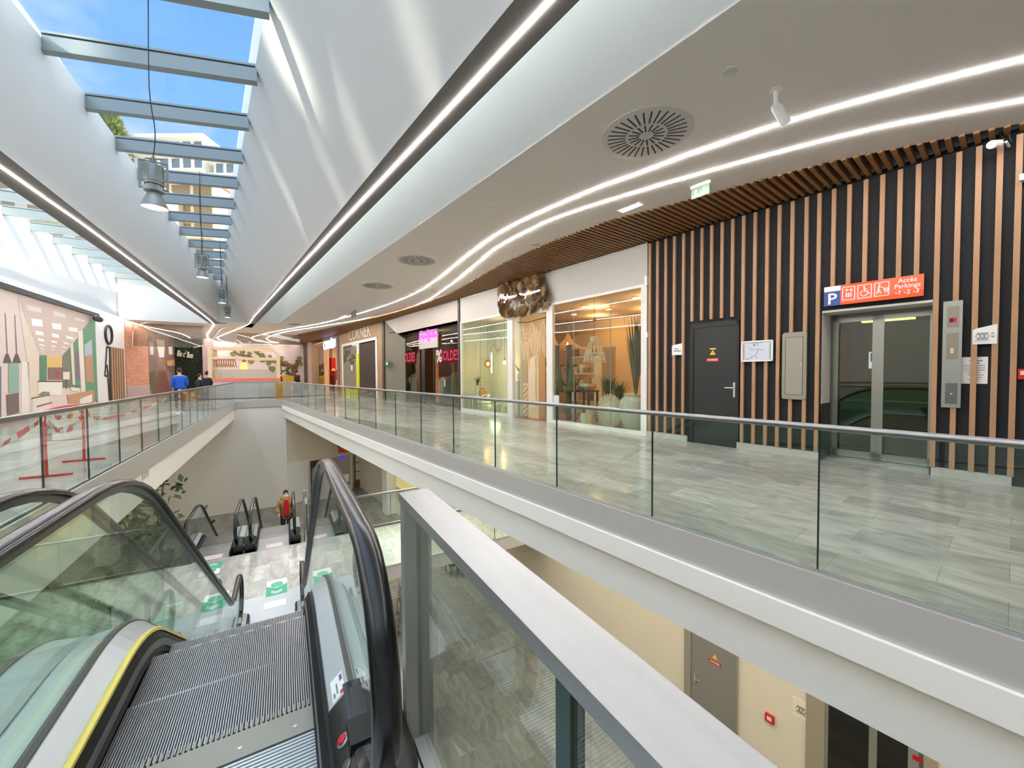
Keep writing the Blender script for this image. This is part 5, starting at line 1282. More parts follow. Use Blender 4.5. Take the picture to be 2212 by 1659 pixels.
jl += [jl[0] - 1.3 * k for k in (1, 2, 3)]
balustrade('balustrade', 'glass balustrade with flat steel rail along the left walkway', 'A', 'x', VL, -5, U1, 0, jl, 1.10, 'flat')
balustrade('balustrade', 'short glass balustrade across the far end of the void', 'A', 'y', U1, VL, v_on_n(NB, U1), 0, [-1.3], 1.10, 'flat')
# heavy steel rail beside the photographer
nr = thing('balustrade', 'nearest balustrade with a wide flat brushed steel rail and end post', 'balustrade', 'A', (.47, 0, 0), 'glass balustrades')
part(nr, 'handrail', MB().box(.405, .53, -5, 1.66, 1.012, 1.05), mat('satin_rail', (172, 174, 174), .36, .8, noise=.10, nscale=24, stretch=(1, .06, 1)))
part(nr, 'post', MB().box(.41, .525, 1.60, 1.655, -.3, 1.012), mat('post_steel', (172, 170, 164), .4, .6))
for a, b in ((.62, 1.60), (-1.2, .57), (-3.0, -1.22)):
    g = part(nr, 'glass_panel', MB().box(.461, .479, a, b, -.25, 1.012), glass('near_glass', (245, 250, 247), refl=1.0, base=.06))
part(nr, 'glass_edge', MB().box(.452, .488, .572, .618, -.25, 1.012), GEDGE)
part(nr, 'base_channel', MB().box(.44, .50, -5, 1.60, -.30, .02), CLADG)
# guards around the half landing
def plan_n(v, u): return n_of(v, u)
vr = v_on_n(NBR, 9.9)
js = [.5 + 1.15 * k for k in range(1, 7)]
balustrade('balustrade', 'glass guard on the near edge of the half landing bridge', 'A', 'y', 9.88, .50, vr, ZM, js, 1.05, 'flat')
balustrade('balustrade', 'glass guard on the far edge of the half landing bridge', 'A', 'y', 12.52, .55, v_on_n(NBR, 12.5), ZM, js, 1.05, 'flat')
gd = balustrade('balustrade', 'short glass guard with steel post beside the lower right escalator', 'A', 'x', .47, 12.56, 13.45, ZM, [], 1.05, 'flat')
part(gd, 'post', MB().box(.41, .53, 13.45, 13.50, ZM - .3, ZM + 1.2), MATS['post_steel'])
gd = balustrade('balustrade', 'glass guard on the left edge of the half landing beside the plant', 'A', 'x', VL + .06, 8.6, 13.0, ZM, [9.9, 11.2], 1.05, 'flat')
part(gd, 'post', MB().box(VL, VL + .12, 12.98, 13.03, ZM - .3, ZM + 1.12), MATS['post_steel'])
gd = balustrade('balustrade', 'sloping rail piece beyond the lower left escalator', 'A', 'x', VL + .06, 14.2, 17.5, ZM - .9, [15.5], 1.0, 'flat')

# ================================================================ strip lights, ceiling fittings, pendants
def led(name, pts_px, label, w=0.045, z=ZC, group='strip lights', smooth=5, ext=None, m=None):
    P = [Vector(at_z(q[0], q[1], z - .004, 'O')) if len(q) == 2 else Vector(conv((q[1], q[2], z - .004), 'A', 'O')) for q in pts_px]
    if ext: P = [P[0] + (P[0] - P[1]).normalized() * ext] + P
    C_ = [Vector(p) for p in curve_pts(P, smooth)]
    mb = MB(); L, Rr = [], []
    for i, p in enumerate(C_):
        d = (C_[min(i + 1, len(C_) - 1)] - C_[max(i - 1, 0)]); d = Vector((-d.y, d.x, 0)).normalized() * w / 2
        L.append(p + d); Rr.append(p - d)
    n = len(C_); zt, zb = z - .0005, z - .009
    rings = [[(l.x, l.y, zt), (l.x, l.y, zb), (r.x, r.y, zb), (r.x, r.y, zt)] for l, r in zip(L, Rr)]
    mb.loft(rings)
    t = thing(name, label, 'light', 'O', tuple(C_[n // 2]), group)
    part(t, 'diffuser', mb, m or LED)
    return t
led('strip_light', [(1190, 0), (900, 310), (700, 520), (603, 624), (549, 684), (537, 700), (513, 711), (490, 720), (473, 727), (470, 731), (478, 735.5), (494, 739), (560, 743), (651, 745.5)],
    'straight strip light along the leaning beam, hooking round at its far end', 0.026, ext=7)
led('strip_light', [(0, 360), (100, 430), (200, 500), (320, 590), (440, 681), (461, 700), (459, 707), (453, 715), (448, 723), (453, 733), (484, 740), (540, 743.5)],
    'strip light along the left beam, curling round at its far end', 0.026, ext=12)
led('strip_light', [('A', -7.87, 3), ('A', -7.87, 12), ('A', -7.87, 22), ('A', -7.87, 29), (320, 706), (392, 721), (423, 737), (453, 742.5), (515, 744)],
    'strip light at the foot of the left light well above the printed hoarding', 0.026, z=ZC)
led('strip_light', [(2500, 56), (2212, 128), (1950, 194), (1712, 260), (1497, 331), (1383, 374), (1300, 403), (1200, 445), (1157, 464), (1073, 507), (993, 565), (942, 606), (883, 640), (800, 670), (700, 697), (616, 712), (575, 720), (546, 728), (545, 732), (565, 737.6), (636, 744.5)],
    'inner wavy strip light on the right ceiling, nearer the light well', 0.028)
led('strip_light', [(2500, 160), (2212, 217), (1900, 276), (1657, 336), (1497, 380), (1383, 413), (1300, 438), (1200, 472), (1157, 491), (1073, 536), (1010, 587), (967, 620), (904, 657), (800, 686), (700, 704), (616, 717), (580, 728), (577, 733), (596, 739.5), (640, 743)],
    'outer wavy strip light on the right ceiling, nearer the wooden slats', 0.028)
# round slotted air diffusers
DIFF = mat('diffuser_white', (206, 204, 198), 0.6)
SLOT = mat('diffuser_slot', (58, 58, 56), 0.8)
def diffuser(px, py, r, label):
    c = at_z(px, py, ZC, 'O'); t = thing('air_diffuser', label, 'air vent', 'O', (c[0], c[1], ZC - .02), 'round air diffusers')
    part(t, 'disc', MB().lathe([(r, .02), (r, .005), (r * .93, 0), (.0001, 0)], (c[0], c[1], ZC - .02), 40), DIFF, smooth=True)
    mb = MB(); cut = MB()
    for k in range(32):
        a = 2 * math.pi * k / 32
        for r0, r1 in ((.16, .40), (.46, .86)):
            if r0 < .2 and k % 2: continue
            p = (c[0] + r * r0 * math.cos(a), c[1] + r * r0 * math.sin(a), ZC - .021); q = (c[0] + r * r1 * math.cos(a), c[1] + r * r1 * math.sin(a), ZC - .021)
            mb.bar(p, q, r * .034, .004)
    part(t, 'slots', mb, SLOT)
    part(t, 'hub', MB().lathe([(r * .10, .012), (r * .09, 0)], (c[0], c[1], ZC - .03), 16), DIFF)
diffuser(1396, 290, .58, 'largest-looking round slotted air vent, nearest on the right ceiling')
diffuser(901, 562, .56, 'middle round slotted air vent on the right ceiling')
diffuser(816, 617, .56, 'farthest of the three round slotted air vents on the right ceiling')
for px, py, r, lab in ((1577, 152, .07, 'small white disc above the security camera'), (1157, 527, .11, 'grey round loudspeaker near the wooden slats'), (1066, 436, .05, 'tiny ceiling disc between the air vents and the strip lights'), (778, 603, .05, 'tiny ceiling disc beside the farthest air vent'), (937, 628, .12, 'flat round loudspeaker between the two wavy strip lights')):
    c = at_z(px, py, ZC, 'O'); t = thing('ceiling_disc', lab, 'ceiling fitting', 'O', (c[0], c[1], ZC - .02))
    part(t, 'disc', MB().lathe([(r, .02), (r, .004), (r * .8, 0), (.0001, 0)], (c[0], c[1], ZC - .02), 20), mat('disc_grey', (176, 172, 166), .6) if r > .1 else DIFF, smooth=True)
for k, (px0, px1, py, lab) in enumerate(((280, 395, 702, 'flat round air vent over the far left hall, the nearer one'), (340, 395, 711.5, 'flat round air vent over the far left hall, the farther one'), (622, 652, 700.5, 'flat round air vent at the far right hall'))):
    c = at_z((px0 + px1) / 2, py, ZC, 'O'); solo('air_diffuser', MB().lathe([(.36, .02), (.36, .004), (.3, 0)], (c[0], c[1], ZC - .02), 24), mat('vent_grey', (150, 146, 140), .7), lab, 'air vent', 'O', 'round air diffusers')
# bullet camera hanging from the ceiling
c = at_z(1676, 193, ZC, 'O'); cc = Vector(c)
t = thing('security_camera', 'white bullet camera hanging from the right ceiling below the strip light', 'camera', 'O', c)
dv = Vector(at_z(1702, 262, 4.42, 'O')) ; d0 = Vector((c[0], c[1], ZC - .19))
ax = (Vector(at_z(1700, 262, 4.36, 'O')) - d0).normalized()
ax = (ax + Vector((0, 0, -.25))).normalized()
part(t, 'mount', MB().lathe([(.06, 0), (.06, -.015), (.03, -.02)], tuple(cc), 16), WPLAST, smooth=True)
part(t, 'stem', MB().tube([tuple(cc), (c[0], c[1], ZC - .17)], .022, 10), WPLAST, smooth=True)
part(t, 'body', MB().tube([tuple(d0 - ax * .03), tuple(d0), tuple(d0 + ax * .19)], [.035, .047, .047], 16), WPLAST, smooth=True)
part(t, 'sunshield', MB().tube([tuple(d0 + Vector((0, 0, .012)) + ax * .02), tuple(d0 + Vector((0, 0, .012)) + ax * .24)], .052, 14, False), WPLAST, smooth=True)
part(t, 'lens', MB().tube([tuple(d0 + ax * .19), tuple(d0 + ax * .196)], .036, 14), BLACKP)
q = at_x(2150, 322, NW - .25, 'W'); wq = WP(2174, 318, NW)
t = thing('security_camera', 'small white camera on a bracket at the top of the battens near the right edge', 'camera', 'W', (NW, wq[1], wq[2]))
part(t, 'bracket', MB().tube([(NW, wq[1] - .02, wq[2]), (NW - .2, wq[1] + .0, wq[2])], .014, 8), WPLAST)
part(t, 'body', MB().tube([(NW - .18, q[1] - .02, wq[2] + .01), (NW - .34, q[1] + .03, wq[2] - .03)], .05, 12), WPLAST, smooth=True)
part(t, 'cable', MB().tube(curve_pts([(NW - .2, wq[1], wq[2] + .03), (NW - .14, wq[1] + .06, wq[2] + .16), (NW - .05, wq[1], wq[2] + .17), (NW, wq[1] - .04, wq[2] + .05)], 5), .008, 6), BLACKP)
q = WP(2207, 385, NW - .02); solo('motion_sensor', MB().box(NW - .08, BK, q[1] + .02, q[1] - .06, q[2] - .04, q[2] + .04), WPLAST, 'small white sensor high on the black wall at the right edge', 'sensor', 'W')
# exit sign and recessed spot
c = at_z(1513, 396, ZC, 'W')
t = thing('exit_sign', 'hanging green and white exit sign on the right ceiling beside the wooden slats', 'sign', 'W', (c[0], c[1], ZC - .25))
part(t, 'housing', MB().box(c[0] - .02, c[0] + .02, c[1] - .16, c[1] + .16, ZC - .05, ZC), mat('exit_housing', (226, 214, 180), .5, emit=.3))
pv = part(t, 'panel', MB().box(c[0] - .006, c[0] + .006, c[1] - .15, c[1] + .15, ZC - .22, ZC - .05), mat('exit_panel_green', (96, 122, 104), .4))
part(pv, 'arrow', MB().box(c[0] - .012, c[0] - .006, c[1] - .07, c[1] - .05, ZC - .19, ZC - .08).prism([(c[0] - .012, c[1] - .02, ZC - .15), (c[0] - .012, c[1] - .10, ZC - .15), (c[0] - .012, c[1] - .06, ZC - .205)], [(c[0] - .006, c[1] - .02, ZC - .15), (c[0] - .006, c[1] - .10, ZC - .15), (c[0] - .006, c[1] - .06, ZC - .205)]), WPLAST)
part(pv, 'running_figure', MB().box(c[0] - .012, c[0] - .006, c[1] + .03, c[1] + .12, ZC - .19, ZC - .17).box(c[0] - .012, c[0] - .006, c[1] + .06, c[1] + .09, ZC - .17, ZC - .09), WPLAST)
c = at_z(1362, 448, ZC, 'W')
t = thing('recessed_spotlight', 'bright rectangular recessed ceiling light between strip light and wooden slats', 'light', 'W', (c[0], c[1], ZC - .01))
part(t, 'trim_ring', MB().box(c[0] - .09, c[0] + .09, c[1] - .26, c[1] + .26, ZC - .008, ZC + .002), DIFF)
part(t, 'lens', MB().box(c[0] - .06, c[0] + .06, c[1] - .22, c[1] + .22, ZC - .014, ZC - .006), glow('spot_lens', (255, 244, 232), 22))
t = at_z(742, 685, ZC, 'W')
solo('recessed_light', MB().box(t[0] - .1, t[0] + .1, t[1] - .6, t[1] + .6, ZC - .012, ZC), glow('far_light', (255, 246, 232), 10), 'thin bright recessed light far along the right ceiling', 'light', 'W')
c = at_z(764, 672, ZC, 'W')
solo('exit_sign', MB().box(c[0] - .02, c[0] + .02, c[1] - .4, c[1] + .4, ZC - .3, ZC - .02), mat('exit_panel_green', (96, 122, 104), .4), 'distant hanging exit sign over the wooden shop front', 'sign', 'W')

# pendant spotlights over the void
ALU = mat('pendant_grey', (140, 146, 146), 0.38, 0.7); ALUL = mat('pendant_shade', (150, 153, 153), 0.4, 0.6)
def pendant():
    t = thing('pendant_spotlight', 'x', 'pendant lamp', 'A', (0, 0, 0), 'pendant spotlights over the void')
    part(t, 'body', MB().lathe([(.05, .62), (.115, .60), (.12, .585), (.12, .37), (.112, .36), (.112, .33)], (0, 0, 0), 20), ALU, smooth=True)
    part(t, 'collar', MB().lathe([(.085, .335), (.085, .305), (.118, .30), (.118, .235), (.10, .225), (.08, .22)], (0, 0, 0), 20), ALU, smooth=True)
    part(t, 'shade', MB().lathe([(.07, .225), (.085, .20), (.155, .02), (.16, 0), (.152, 0), (.078, .195)], (0, 0, 0), 24), ALUL, smooth=True)
    part(t, 'lens', MB().lathe([(.146, .022), (.0001, .016)], (0, 0, 0), 24), glow('pendant_lens', (255, 246, 240), 9))
    part(t, 'yoke', MB().bar((-.15, 0, .66), (.15, 0, .66), .03, .012).bar((-.15, 0, .66), (-.15, 0, .27), .012, .03).bar((.15, 0, .66), (.15, 0, .27), .012, .03).tube([(-.165, 0, .28), (-.11, 0, .28)], .018, 8).tube([(.165, 0, .28), (.11, 0, .28)], .018, 8), ALU)
    part(t, 'hanger', MB().bar((-.09, 0, .69), (.10, 0, .72), .02, .015).lathe([(.02, 0), (.02, .08)], (0, 0, .65), 8), ALU)
    return t
PP = [(7.63, -1.74, 450, 'nearest and largest pendant spotlight, hanging at the head of the void'), (12.5, -1.84, 600, 'second pendant spotlight along the void'), (16.6, -1.95, 655, 'third pendant spotlight along the void'), (20.6, -2.16, 686, 'farthest pendant spotlight over the void')]
p0 = pendant()
for i, (u, v, py, lab) in enumerate(PP):
    o = p0 if i == 0 else copy_tree(p0); o['label'] = lab
    u_ = (7.54, 14.14, 20.74, 26.0)[i]
    r = rot('A').inverted() @ ray((334, 433, 474, 485.5)[i], 440); v = r.x * u_ / r.y
    w = rot('A') @ Vector((v, u_, 0)); r = ray(1106 + FPX * w.x / w.y, py); zz = EYE + r.z * (w.y / r.y)
    place(o, 'A', (v, u_, zz)); PIV[o.name] = ('A', (v, u_, zz))
    pts = curve_pts([(v, u_, zz + .72), (v + (.03 if i == 0 else 0), u_, zz + 1.1), (v - .02 * (i == 0), u_, zz + 1.7), (v, u_, ZG - .26)], 4)
    part(o, 'cable', MB().tube(pts, .007 if i == 0 else .009, 5), mat('cable_grey', (60, 64, 70), .6))
# light of the pendants

# ================================================================ left walkway: printed hoarding, brick, planted wall
def LW(px, py, off=.02): return at_x(px, py, VW + off, 'A')
def flat(px_pts, off, frx=VW): return MB().poly([at_x(x, y, frx + off, 'A') for x, y in px_pts][::-1])
ZK = 240 / 1244.
def zq(L): return [(x * ZK, 620 + y * ZK) for x, y in L]
def zr(x0, y0, x1, y1): return [(x0, y0), (x1, y0), (x1, y1), (x0, y1)]
PC = {}
def pm(c):
    k = 'print_%d_%d_%d' % c
    return mat(k, c, .45)
hp = thing('printed_hoarding', 'large printed picture of a bright loft interior on the left wall', 'poster', 'A', (VW + .02, 18, 0))
a_, b_ = LW(209, 690), LW(-500, 500)
part(hp, 'print_background', MB().box(VW, VW + .012, a_[1], 4, 0.02, 4.42), pm((226, 204, 190)))
def pr(name, poly, c, lvl=1, lab=None): return part(hp, name, flat(zq(poly), .012 + .003 * lvl), pm(c), lab)
pr('printed_ceiling', [(200, 130), (330, 460), (440, 765), (700, 770), (890, 500), (1040, 345), (700, 240)], (208, 184, 168), 1)
for k, q in enumerate(((300, 200, 470, 290), (590, 265, 740, 350), (830, 335, 960, 400))): pr('printed_rooflight', [(q[0], q[1]), (q[2] - 15, q[1] + 35), (q[2], q[3]), (q[0] + 15, q[3] - 30)], (228, 214, 204), 2)
for q in ((350, 350, 480, 445), (580, 400, 690, 480), (765, 445, 875, 505), (390, 485, 490, 545), (575, 515, 665, 570), (735, 545, 825, 590), (420, 570, 500, 612), (570, 595, 645, 630), (707, 612, 780, 645),
          (435, 635, 505, 665), (568, 650, 630, 678), (690, 662, 750, 688), (445, 678, 510, 702), (565, 690, 622, 712), (672, 700, 728, 722), (455, 715, 515, 735), (563, 722, 615, 740), (660, 730, 710, 745)):
    pr('printed_rooflight', [(q[0], q[1]), (q[2] - 8, q[1] + 16), (q[2], q[3]), (q[0] + 10, q[3] - 12)], (246, 242, 236), 2)
pr('printed_left_wall', [(200, 140), (330, 470), (440, 765), (440, 1330), (340, 1400), (300, 800)], (226, 208, 184), 2)
pr('printed_doorway', zr(445, 765, 525, 1050), (70, 128, 100), 3); pr('printed_picture', zr(525, 775, 692, 900), (228, 184, 110), 3); pr('printed_shelves', zr(535, 900, 740, 1040), (128, 100, 92), 2)
pr('printed_red_box', zr(625, 950, 668, 1010), (186, 50, 50), 3); pr('printed_back_wall', [(695, 770), (880, 560), (905, 1130), (700, 1130)], (110, 120, 100), 1)
pr('printed_green_wall', [(925, 480), (1040, 350), (1062, 350), (1100, 1310), (955, 1180)], (88, 146, 112), 3); pr('printed_green_wall', [(820, 630), (882, 570), (910, 1120), (840, 1080)], (88, 146, 112), 3)
pr('printed_column', [(870, 500), (925, 480), (958, 1190), (908, 1165)], (236, 222, 202), 4); pr('printed_column', [(785, 640), (820, 625), (842, 1100), (812, 1090)], (226, 210, 188), 4)
pr('printed_photo', [(943, 650), (1026, 583), (1052, 1075), (965, 1058)], (188, 140, 108), 4); pr('printed_photo_sky', [(943, 650), (1026, 583), (1034, 760), (952, 770)], (172, 190, 200), 5); pr('printed_photo', [(840, 740), (885, 703), (906, 1048), (860, 1036)], (124, 108, 124), 4)
pr('printed_counter', zr(430, 1062, 692, 1210), (238, 228, 214), 4); pr('printed_counter_top', zr(425, 1050, 695, 1064), (80, 70, 66), 5); pr('printed_lamp', zr(705, 950, 780, 1035), (240, 222, 194), 5); pr('printed_lamp_pole', zr(742, 1035, 750, 1140), (110, 100, 92), 5)
pr('printed_sofa', [(750, 1210), (930, 1175), (1055, 1150), (1060, 1320), (770, 1320)], (192, 146, 104), 5); pr('printed_cushion', [(900, 1250), (1030, 1200), (1030, 1290), (890, 1310)], (236, 228, 214), 6); pr('printed_cushion', [(790, 1120), (880, 1130), (890, 1170), (800, 1160)], (232, 226, 218), 6)
pr('printed_table', [(360, 1250), (550, 1215), (550, 1420), (360, 1450)], (232, 218, 200), 5); pr('printed_table_top', [(355, 1240), (560, 1200), (560, 1215), (355, 1256)], (130, 90, 80), 6); pr('printed_shelf', [(410, 1330), (585, 1285), (585, 1300), (410, 1350)], (150, 92, 76), 6)
pr('printed_plants', [(420, 1210), (480, 1170), (560, 1175), (550, 1205)], (120, 136, 96), 6)
pr('printed_door', zr(95, 850, 215, 1190), (140, 172, 148), 3); pr('printed_barrel', [(70, 1205), (212, 1185), (215, 1410), (85, 1440)], (116, 100, 90), 4); pr('printed_carpet', [(0, 1470), (360, 1408), (330, 1470), (0, 1560)], (152, 76, 70), 4); pr('printed_pillar', zr(240, 840, 330, 1410), (238, 226, 214), 2)
pr('printed_dark_edge', zr(-200, 890, 15, 1460), (92, 110, 130), 3)
for x, y0 in ((62, 290), (168, 315)):
    pr('printed_cord', [(x - 3, y0), (x + 3, y0), (x + 26, 760), (x + 18, 760)], (104, 84, 96), 4); pr('printed_shade', [(x + 10, 750), (x + 34, 750), (x + 70, 850), (x - 25, 850)], (88, 68, 80), 5)
a_ = LW(209, 690)
solo('blind_box', MB().box(VW + .0, VW + .14, a_[1], 4, 4.42, 4.60), BLACKP, 'long black roller box along the top of the printed hoarding', 'blind', 'A')
q = LW(213, 689, .3); solo('projector', MB().lathe([(.11, -.22), (.14, -.18), (.14, .2), (.12, .24)], (VW + .28, q[1], q[2]), 14, axis='Y'), BLACKP, 'small black projector at the end of the roller box', 'projector', 'A', smooth=True)
# white panel with drawings
solo('white_panel', MB().box(VW + .002, VW + .02, LW(271, 800)[1], LW(209.5, 800)[1], .02, 4.5), mat('white_panel', (228, 224, 218), .5), 'white printed panel with outline drawings between loft picture and brick', 'panel', 'A')
DK = mat('drawing_black', (40, 36, 40), .5)
c = LW(232.5, 723); e = LW(239.5, 723); rr = abs(e[1] - c[1]); rz = abs(LW(232.5, 743)[2] - c[2])
solo('ring_ornament', MB().tube([(VW + .072, c[1] + rr * math.cos(R(a)), c[2] + rz * math.sin(R(a))) for a in range(0, 361, 15)], .05, 6), DK, 'black ring on the white panel above the slatted strip', 'ornament', 'A')
mb = MB()
for p, q in (((231, 749), (227, 812)), ((227, 812), (233, 812)), ((231, 749), (238, 751)), ((231, 788), (234, 812)), ((233, 812), (237, 868)), ((237, 760), (238, 868))):
    mb.bar(LW(*p, .04), LW(*q, .04), .09, .03, up=(1, 0, 0))
solo('line_drawing', mb, DK, 'black outline of a tall cupboard on the white panel', 'drawing', 'A')
sp = thing('slatted_panel', 'upright brown and black slatted strip on the white panel', 'panel', 'A', (VW + .03, LW(252, 800)[1], 0))
s0_, s1_ = LW(236.5, 800)[1], LW(267, 800)[1]; zt = LW(240, 750)[2]
part(sp, 'backing', MB().box(VW + .022, VW + .05, s0_, s1_, .05, zt), mat('slat_dark', (46, 30, 24), .7))
for k in range(6):
    w = (s1_ - s0_) / 6; part(sp, 'slat', MB().box(VW + .05, VW + .10, s0_ + w * (k + .25), s0_ + w * (k + .7), .05, zt), mat('slat_light', (176, 136, 100), .6))
# brick and street picture
BR = brick_mat('brick_wall', (196, 132, 100), (178, 112, 84), (206, 176, 154), .5, .13, axis='YZ')
bk = struct('wall_brick', MB().box(VW, VW + .06, LW(271.5, 800)[1], LW(320, 800)[1], .9, ZC), BR, 'A', 'red brick part of the left wall')
struct('baseboard_left', MB().box(VW, VW + .08, LW(272, 800)[1], LW(320, 800)[1], 0, .9), mat('grey_plinth', (170, 152, 148), .7), 'A', 'grey plinth below the brick')
st = thing('street_picture', 'brown printed street scene beside the brick wall', 'poster', 'A', (VW + .03, LW(345, 800)[1], 0))
y0_, y1_ = LW(320.5, 800)[1], UB
PY_ = 43.0
part(st, 'print', MB().box(VW, VW + .03, y0_, PY_ - .1, 0, 4.6), mat('street_print', (148, 118, 104), .5, noise=.45, nscale=1.3))
def LP(n_, L, c, k=1): part(st, n_, flat(L, .03 + .004 * k), pm(c))
LP('printed_sky', [(337, 733), (356, 735), (354, 772), (344, 772)], (220, 206, 200)); LP('printed_house', [(321, 730), (337, 735), (341, 800), (321, 812)], (120, 96, 96)); LP('printed_house', [(357, 737), (377, 735), (377, 812), (360, 796)], (110, 88, 84))
LP('printed_window', [(323, 738), (331, 741), (332, 766), (324, 766)], (200, 190, 186), 2); LP('printed_window', [(364, 748), (372, 746), (373, 766), (365, 766)], (206, 192, 180), 2); LP('printed_awning', [(360, 780), (377, 776), (377, 790), (362, 790)], (196, 144, 96), 2)
LP('printed_street', [(343, 800), (356, 800), (372, 850), (325, 860)], (112, 74, 62)); LP('printed_planting', [(321, 806), (336, 800), (338, 840), (322, 846)], (84, 84, 58), 2)
# planted wall with white script
def BW(px, py, off=.0): return at_y(px, py, UB - off, 'A')
PY = 43.0
def PW(px, py, off=.0): return at_y(px, py, PY - off, 'A')
pw = thing('planted_wall', 'dark green planted wall with white lettering at the far end', 'plant wall', 'A', (PW(408, 800)[0], PY - .3, 0))
x0_, x1_ = PW(378, 800)[0], PW(440, 800)[0]
part(pw, 'backing', MB().box(x0_, x1_, PY - .15, PY - .02, 0, ZC - .02), mat('plantwall_dark', (14, 20, 12), .9))
random.seed(41); mb = MB()
for k in range(900):
    x, z = random.uniform(x0_, x1_), random.uniform(.1, ZC - .1); a = random.uniform(0, 6.28); r_ = random.uniform(.07, .16); y = PY - .16 - random.uniform(0, .14)
    mb.add([(x, y, z), (x + r_ * math.cos(a) * .6 - .03, y - .05, z + r_ * math.sin(a) * .6), (x + r_ * math.cos(a), y - .03, z + r_ * math.sin(a)), (x + r_ * math.cos(a) * .6 + .04, y - .02, z + r_ * math.sin(a) * .6 - .04)], [(0, 1, 2, 3)])
part(pw, 'foliage', mb, mat('plantwall_green', (40, 66, 28), .7, noise=.6, nscale=3), kind='stuff')
c = PW(400, 766, .4)
part(pw, 'lettering', text_mb("Bio c' Bon", .72, Matrix.Translation((c[0], PY - .38, c[2])) @ Matrix.Rotation(R(90), 4, 'X') @ Matrix.Rotation(R(-10), 4, 'Z'), .05, sx=.36), mat('letter_pale', (226, 226, 210), .5))
struct('wall_back', MB().box(x1_, x1_ + .7, PY - .4, PY - .02, 0, ZC - .01).box(VW, x1_ + .7, PY - .01, PY + .2, 0, ZC - .01), mat('pink_pier', (178, 150, 146), .7), 'A', 'pinkish pier beside the planted wall')
# painted tree on the far wall
wm_ = thing('wall_mural', 'painted tree with round green leaves on the far wall', 'mural', 'A', (BW(600, 800)[0], UB - .02, 0))
Z5 = 260 / 2212.
z5 = lambda x, y: (420 + x * Z5, 720 + y * Z5)
def bm(pts, w, c, off=.03):
    mb = MB(); P = curve_pts([BW(*z5(x, y), off) for x, y in pts], 4)
    for a, b in zip(P, P[1:]): mb.bar(a, b, .02, w)
    return mb
BRN = mat('mural_brown', (122, 84, 50), .7); LFM = mat('mural_leaf', (118, 124, 62), .7); LFE = mat('mural_leaf_edge', (62, 74, 36), .7)
part(wm_, 'trunk', bm([(1810, 900), (1815, 760), (1830, 660), (1770, 610), (1690, 580), (1600, 545), (1500, 530)], .5, 0), BRN)
part(wm_, 'branch', bm([(1850, 660), (1870, 570), (1910, 540), (1900, 480)], .5, 0), BRN); part(wm_, 'branch', bm([(1560, 640), (1600, 580), (1680, 570)], .25, 0), BRN)
part(wm_, 'branch', bm([(1500, 530), (1400, 505), (1300, 490), (1200, 400), (1150, 370)], .2, 0), BRN); part(wm_, 'branch', bm([(1130, 490), (1000, 420), (840, 400), (740, 345), (730, 300)], .2, 0), BRN)
for x, y, r in ((740, 290, 55), (705, 380, 50), (880, 350, 52), (1010, 375, 42), (1145, 315, 66), (1240, 400, 50), (905, 485, 46), (1040, 515, 52), (1250, 470, 72), (1390, 425, 36), (1365, 550, 48), (1590, 460, 46), (1520, 530, 42), (1425, 650, 60), (1560, 650, 40), (1680, 540, 40), (1925, 460, 44), (1945, 565, 42)):
    c = BW(*z5(x, y), .05); rr = abs(BW(*z5(x + r, y), .05)[0] - c[0])
    l = part(wm_, 'leaf', MB().prism([(c[0] + rr * (1 + .08 * math.sin(3 * a)) * math.cos(a), UB - .05, c[2] + rr * math.sin(a)) for a in [6.283 * i / 14 for i in range(14)]], [(c[0] + rr * (1 + .08 * math.sin(3 * a)) * math.cos(a), UB - .03, c[2] + rr * math.sin(a)) for a in [6.283 * i / 14 for i in range(14)]]), LFE)
    part(l, 'leaf_centre', MB().prism([(c[0] + rr * .84 * math.cos(a), UB - .06, c[2] + rr * .84 * math.sin(a)) for a in [6.283 * i / 14 for i in range(14)]], [(c[0] + rr * .84 * math.cos(a), UB - .05, c[2] + rr * .84 * math.sin(a)) for a in [6.283 * i / 14 for i in range(14)]]), LFM)
part(wm_, 'twig', bm([(1760, 790), (1730, 720), (1700, 640)], .05, 0), LFE)
for x, y in ((1710, 655), (1690, 685), (1725, 715), (1705, 740), (1750, 745), (1770, 770), (1620, 695)):
    c = BW(*z5(x, y), .05); part(wm_, 'leaf', MB().box(c[0] - .16, c[0] + .16, UB - .05, UB - .03, c[2] - .09, c[2] + .09), LFE)
c = BW(*z5(1705, 840), .05); part(wm_, 'yellow_mound', MB().prism([(c[0] + 1.3 * math.cos(R(a)), UB - .05, c[2] - .6 + 1.0 * math.sin(R(a))) for a in range(0, 181, 15)], [(c[0] + 1.3 * math.cos(R(a)), UB - .03, c[2] - .6 + 1.0 * math.sin(R(a))) for a in range(0, 181, 15)]), mat('mural_yellow', (206, 160, 40), .7))

# glass smoke curtain under the far ceiling
zc_ = at_y(300, 748, 32, 'A')[2]
gc = thing('glass_screen', 'frosted glass screen hanging from the far ceiling above the left hall', 'screen', 'A', (at_y(360, 748, 32, 'A')[0], 32, zc_))
xa, xb, xc = at_y(286, 748, 32, 'A')[0], at_y(440, 748, 32, 'A')[0], at_y(455, 748, 32, 'A')[0]
part(gc, 'pane', MB().box(xa, xb, 31.99, 32.01, zc_, ZC), glass('screen_glass', (214, 208, 198), op=.10))
part(gc, 'edge', MB().tube([(xa, 32, zc_), (xa + .05, 32, ZC - .45), (xa + .5, 31.5, ZC - .1), (xa + 1.2, 30.6, ZC)], .03, 6), mat('screen_edge_and_glint', (236, 214, 200), .4))
part(gc, 'edge', MB().tube(curve_pts([(xb - .5, 31.95, zc_), (xb + .3, 31.9, zc_ + .3), (xb + .9, 31.8, ZC - .25), (xb + 1.4, 31.7, ZC)], 4), .025, 6), MATS['screen_edge_and_glint'])  # curved tube shaped as a light reflection on the glass
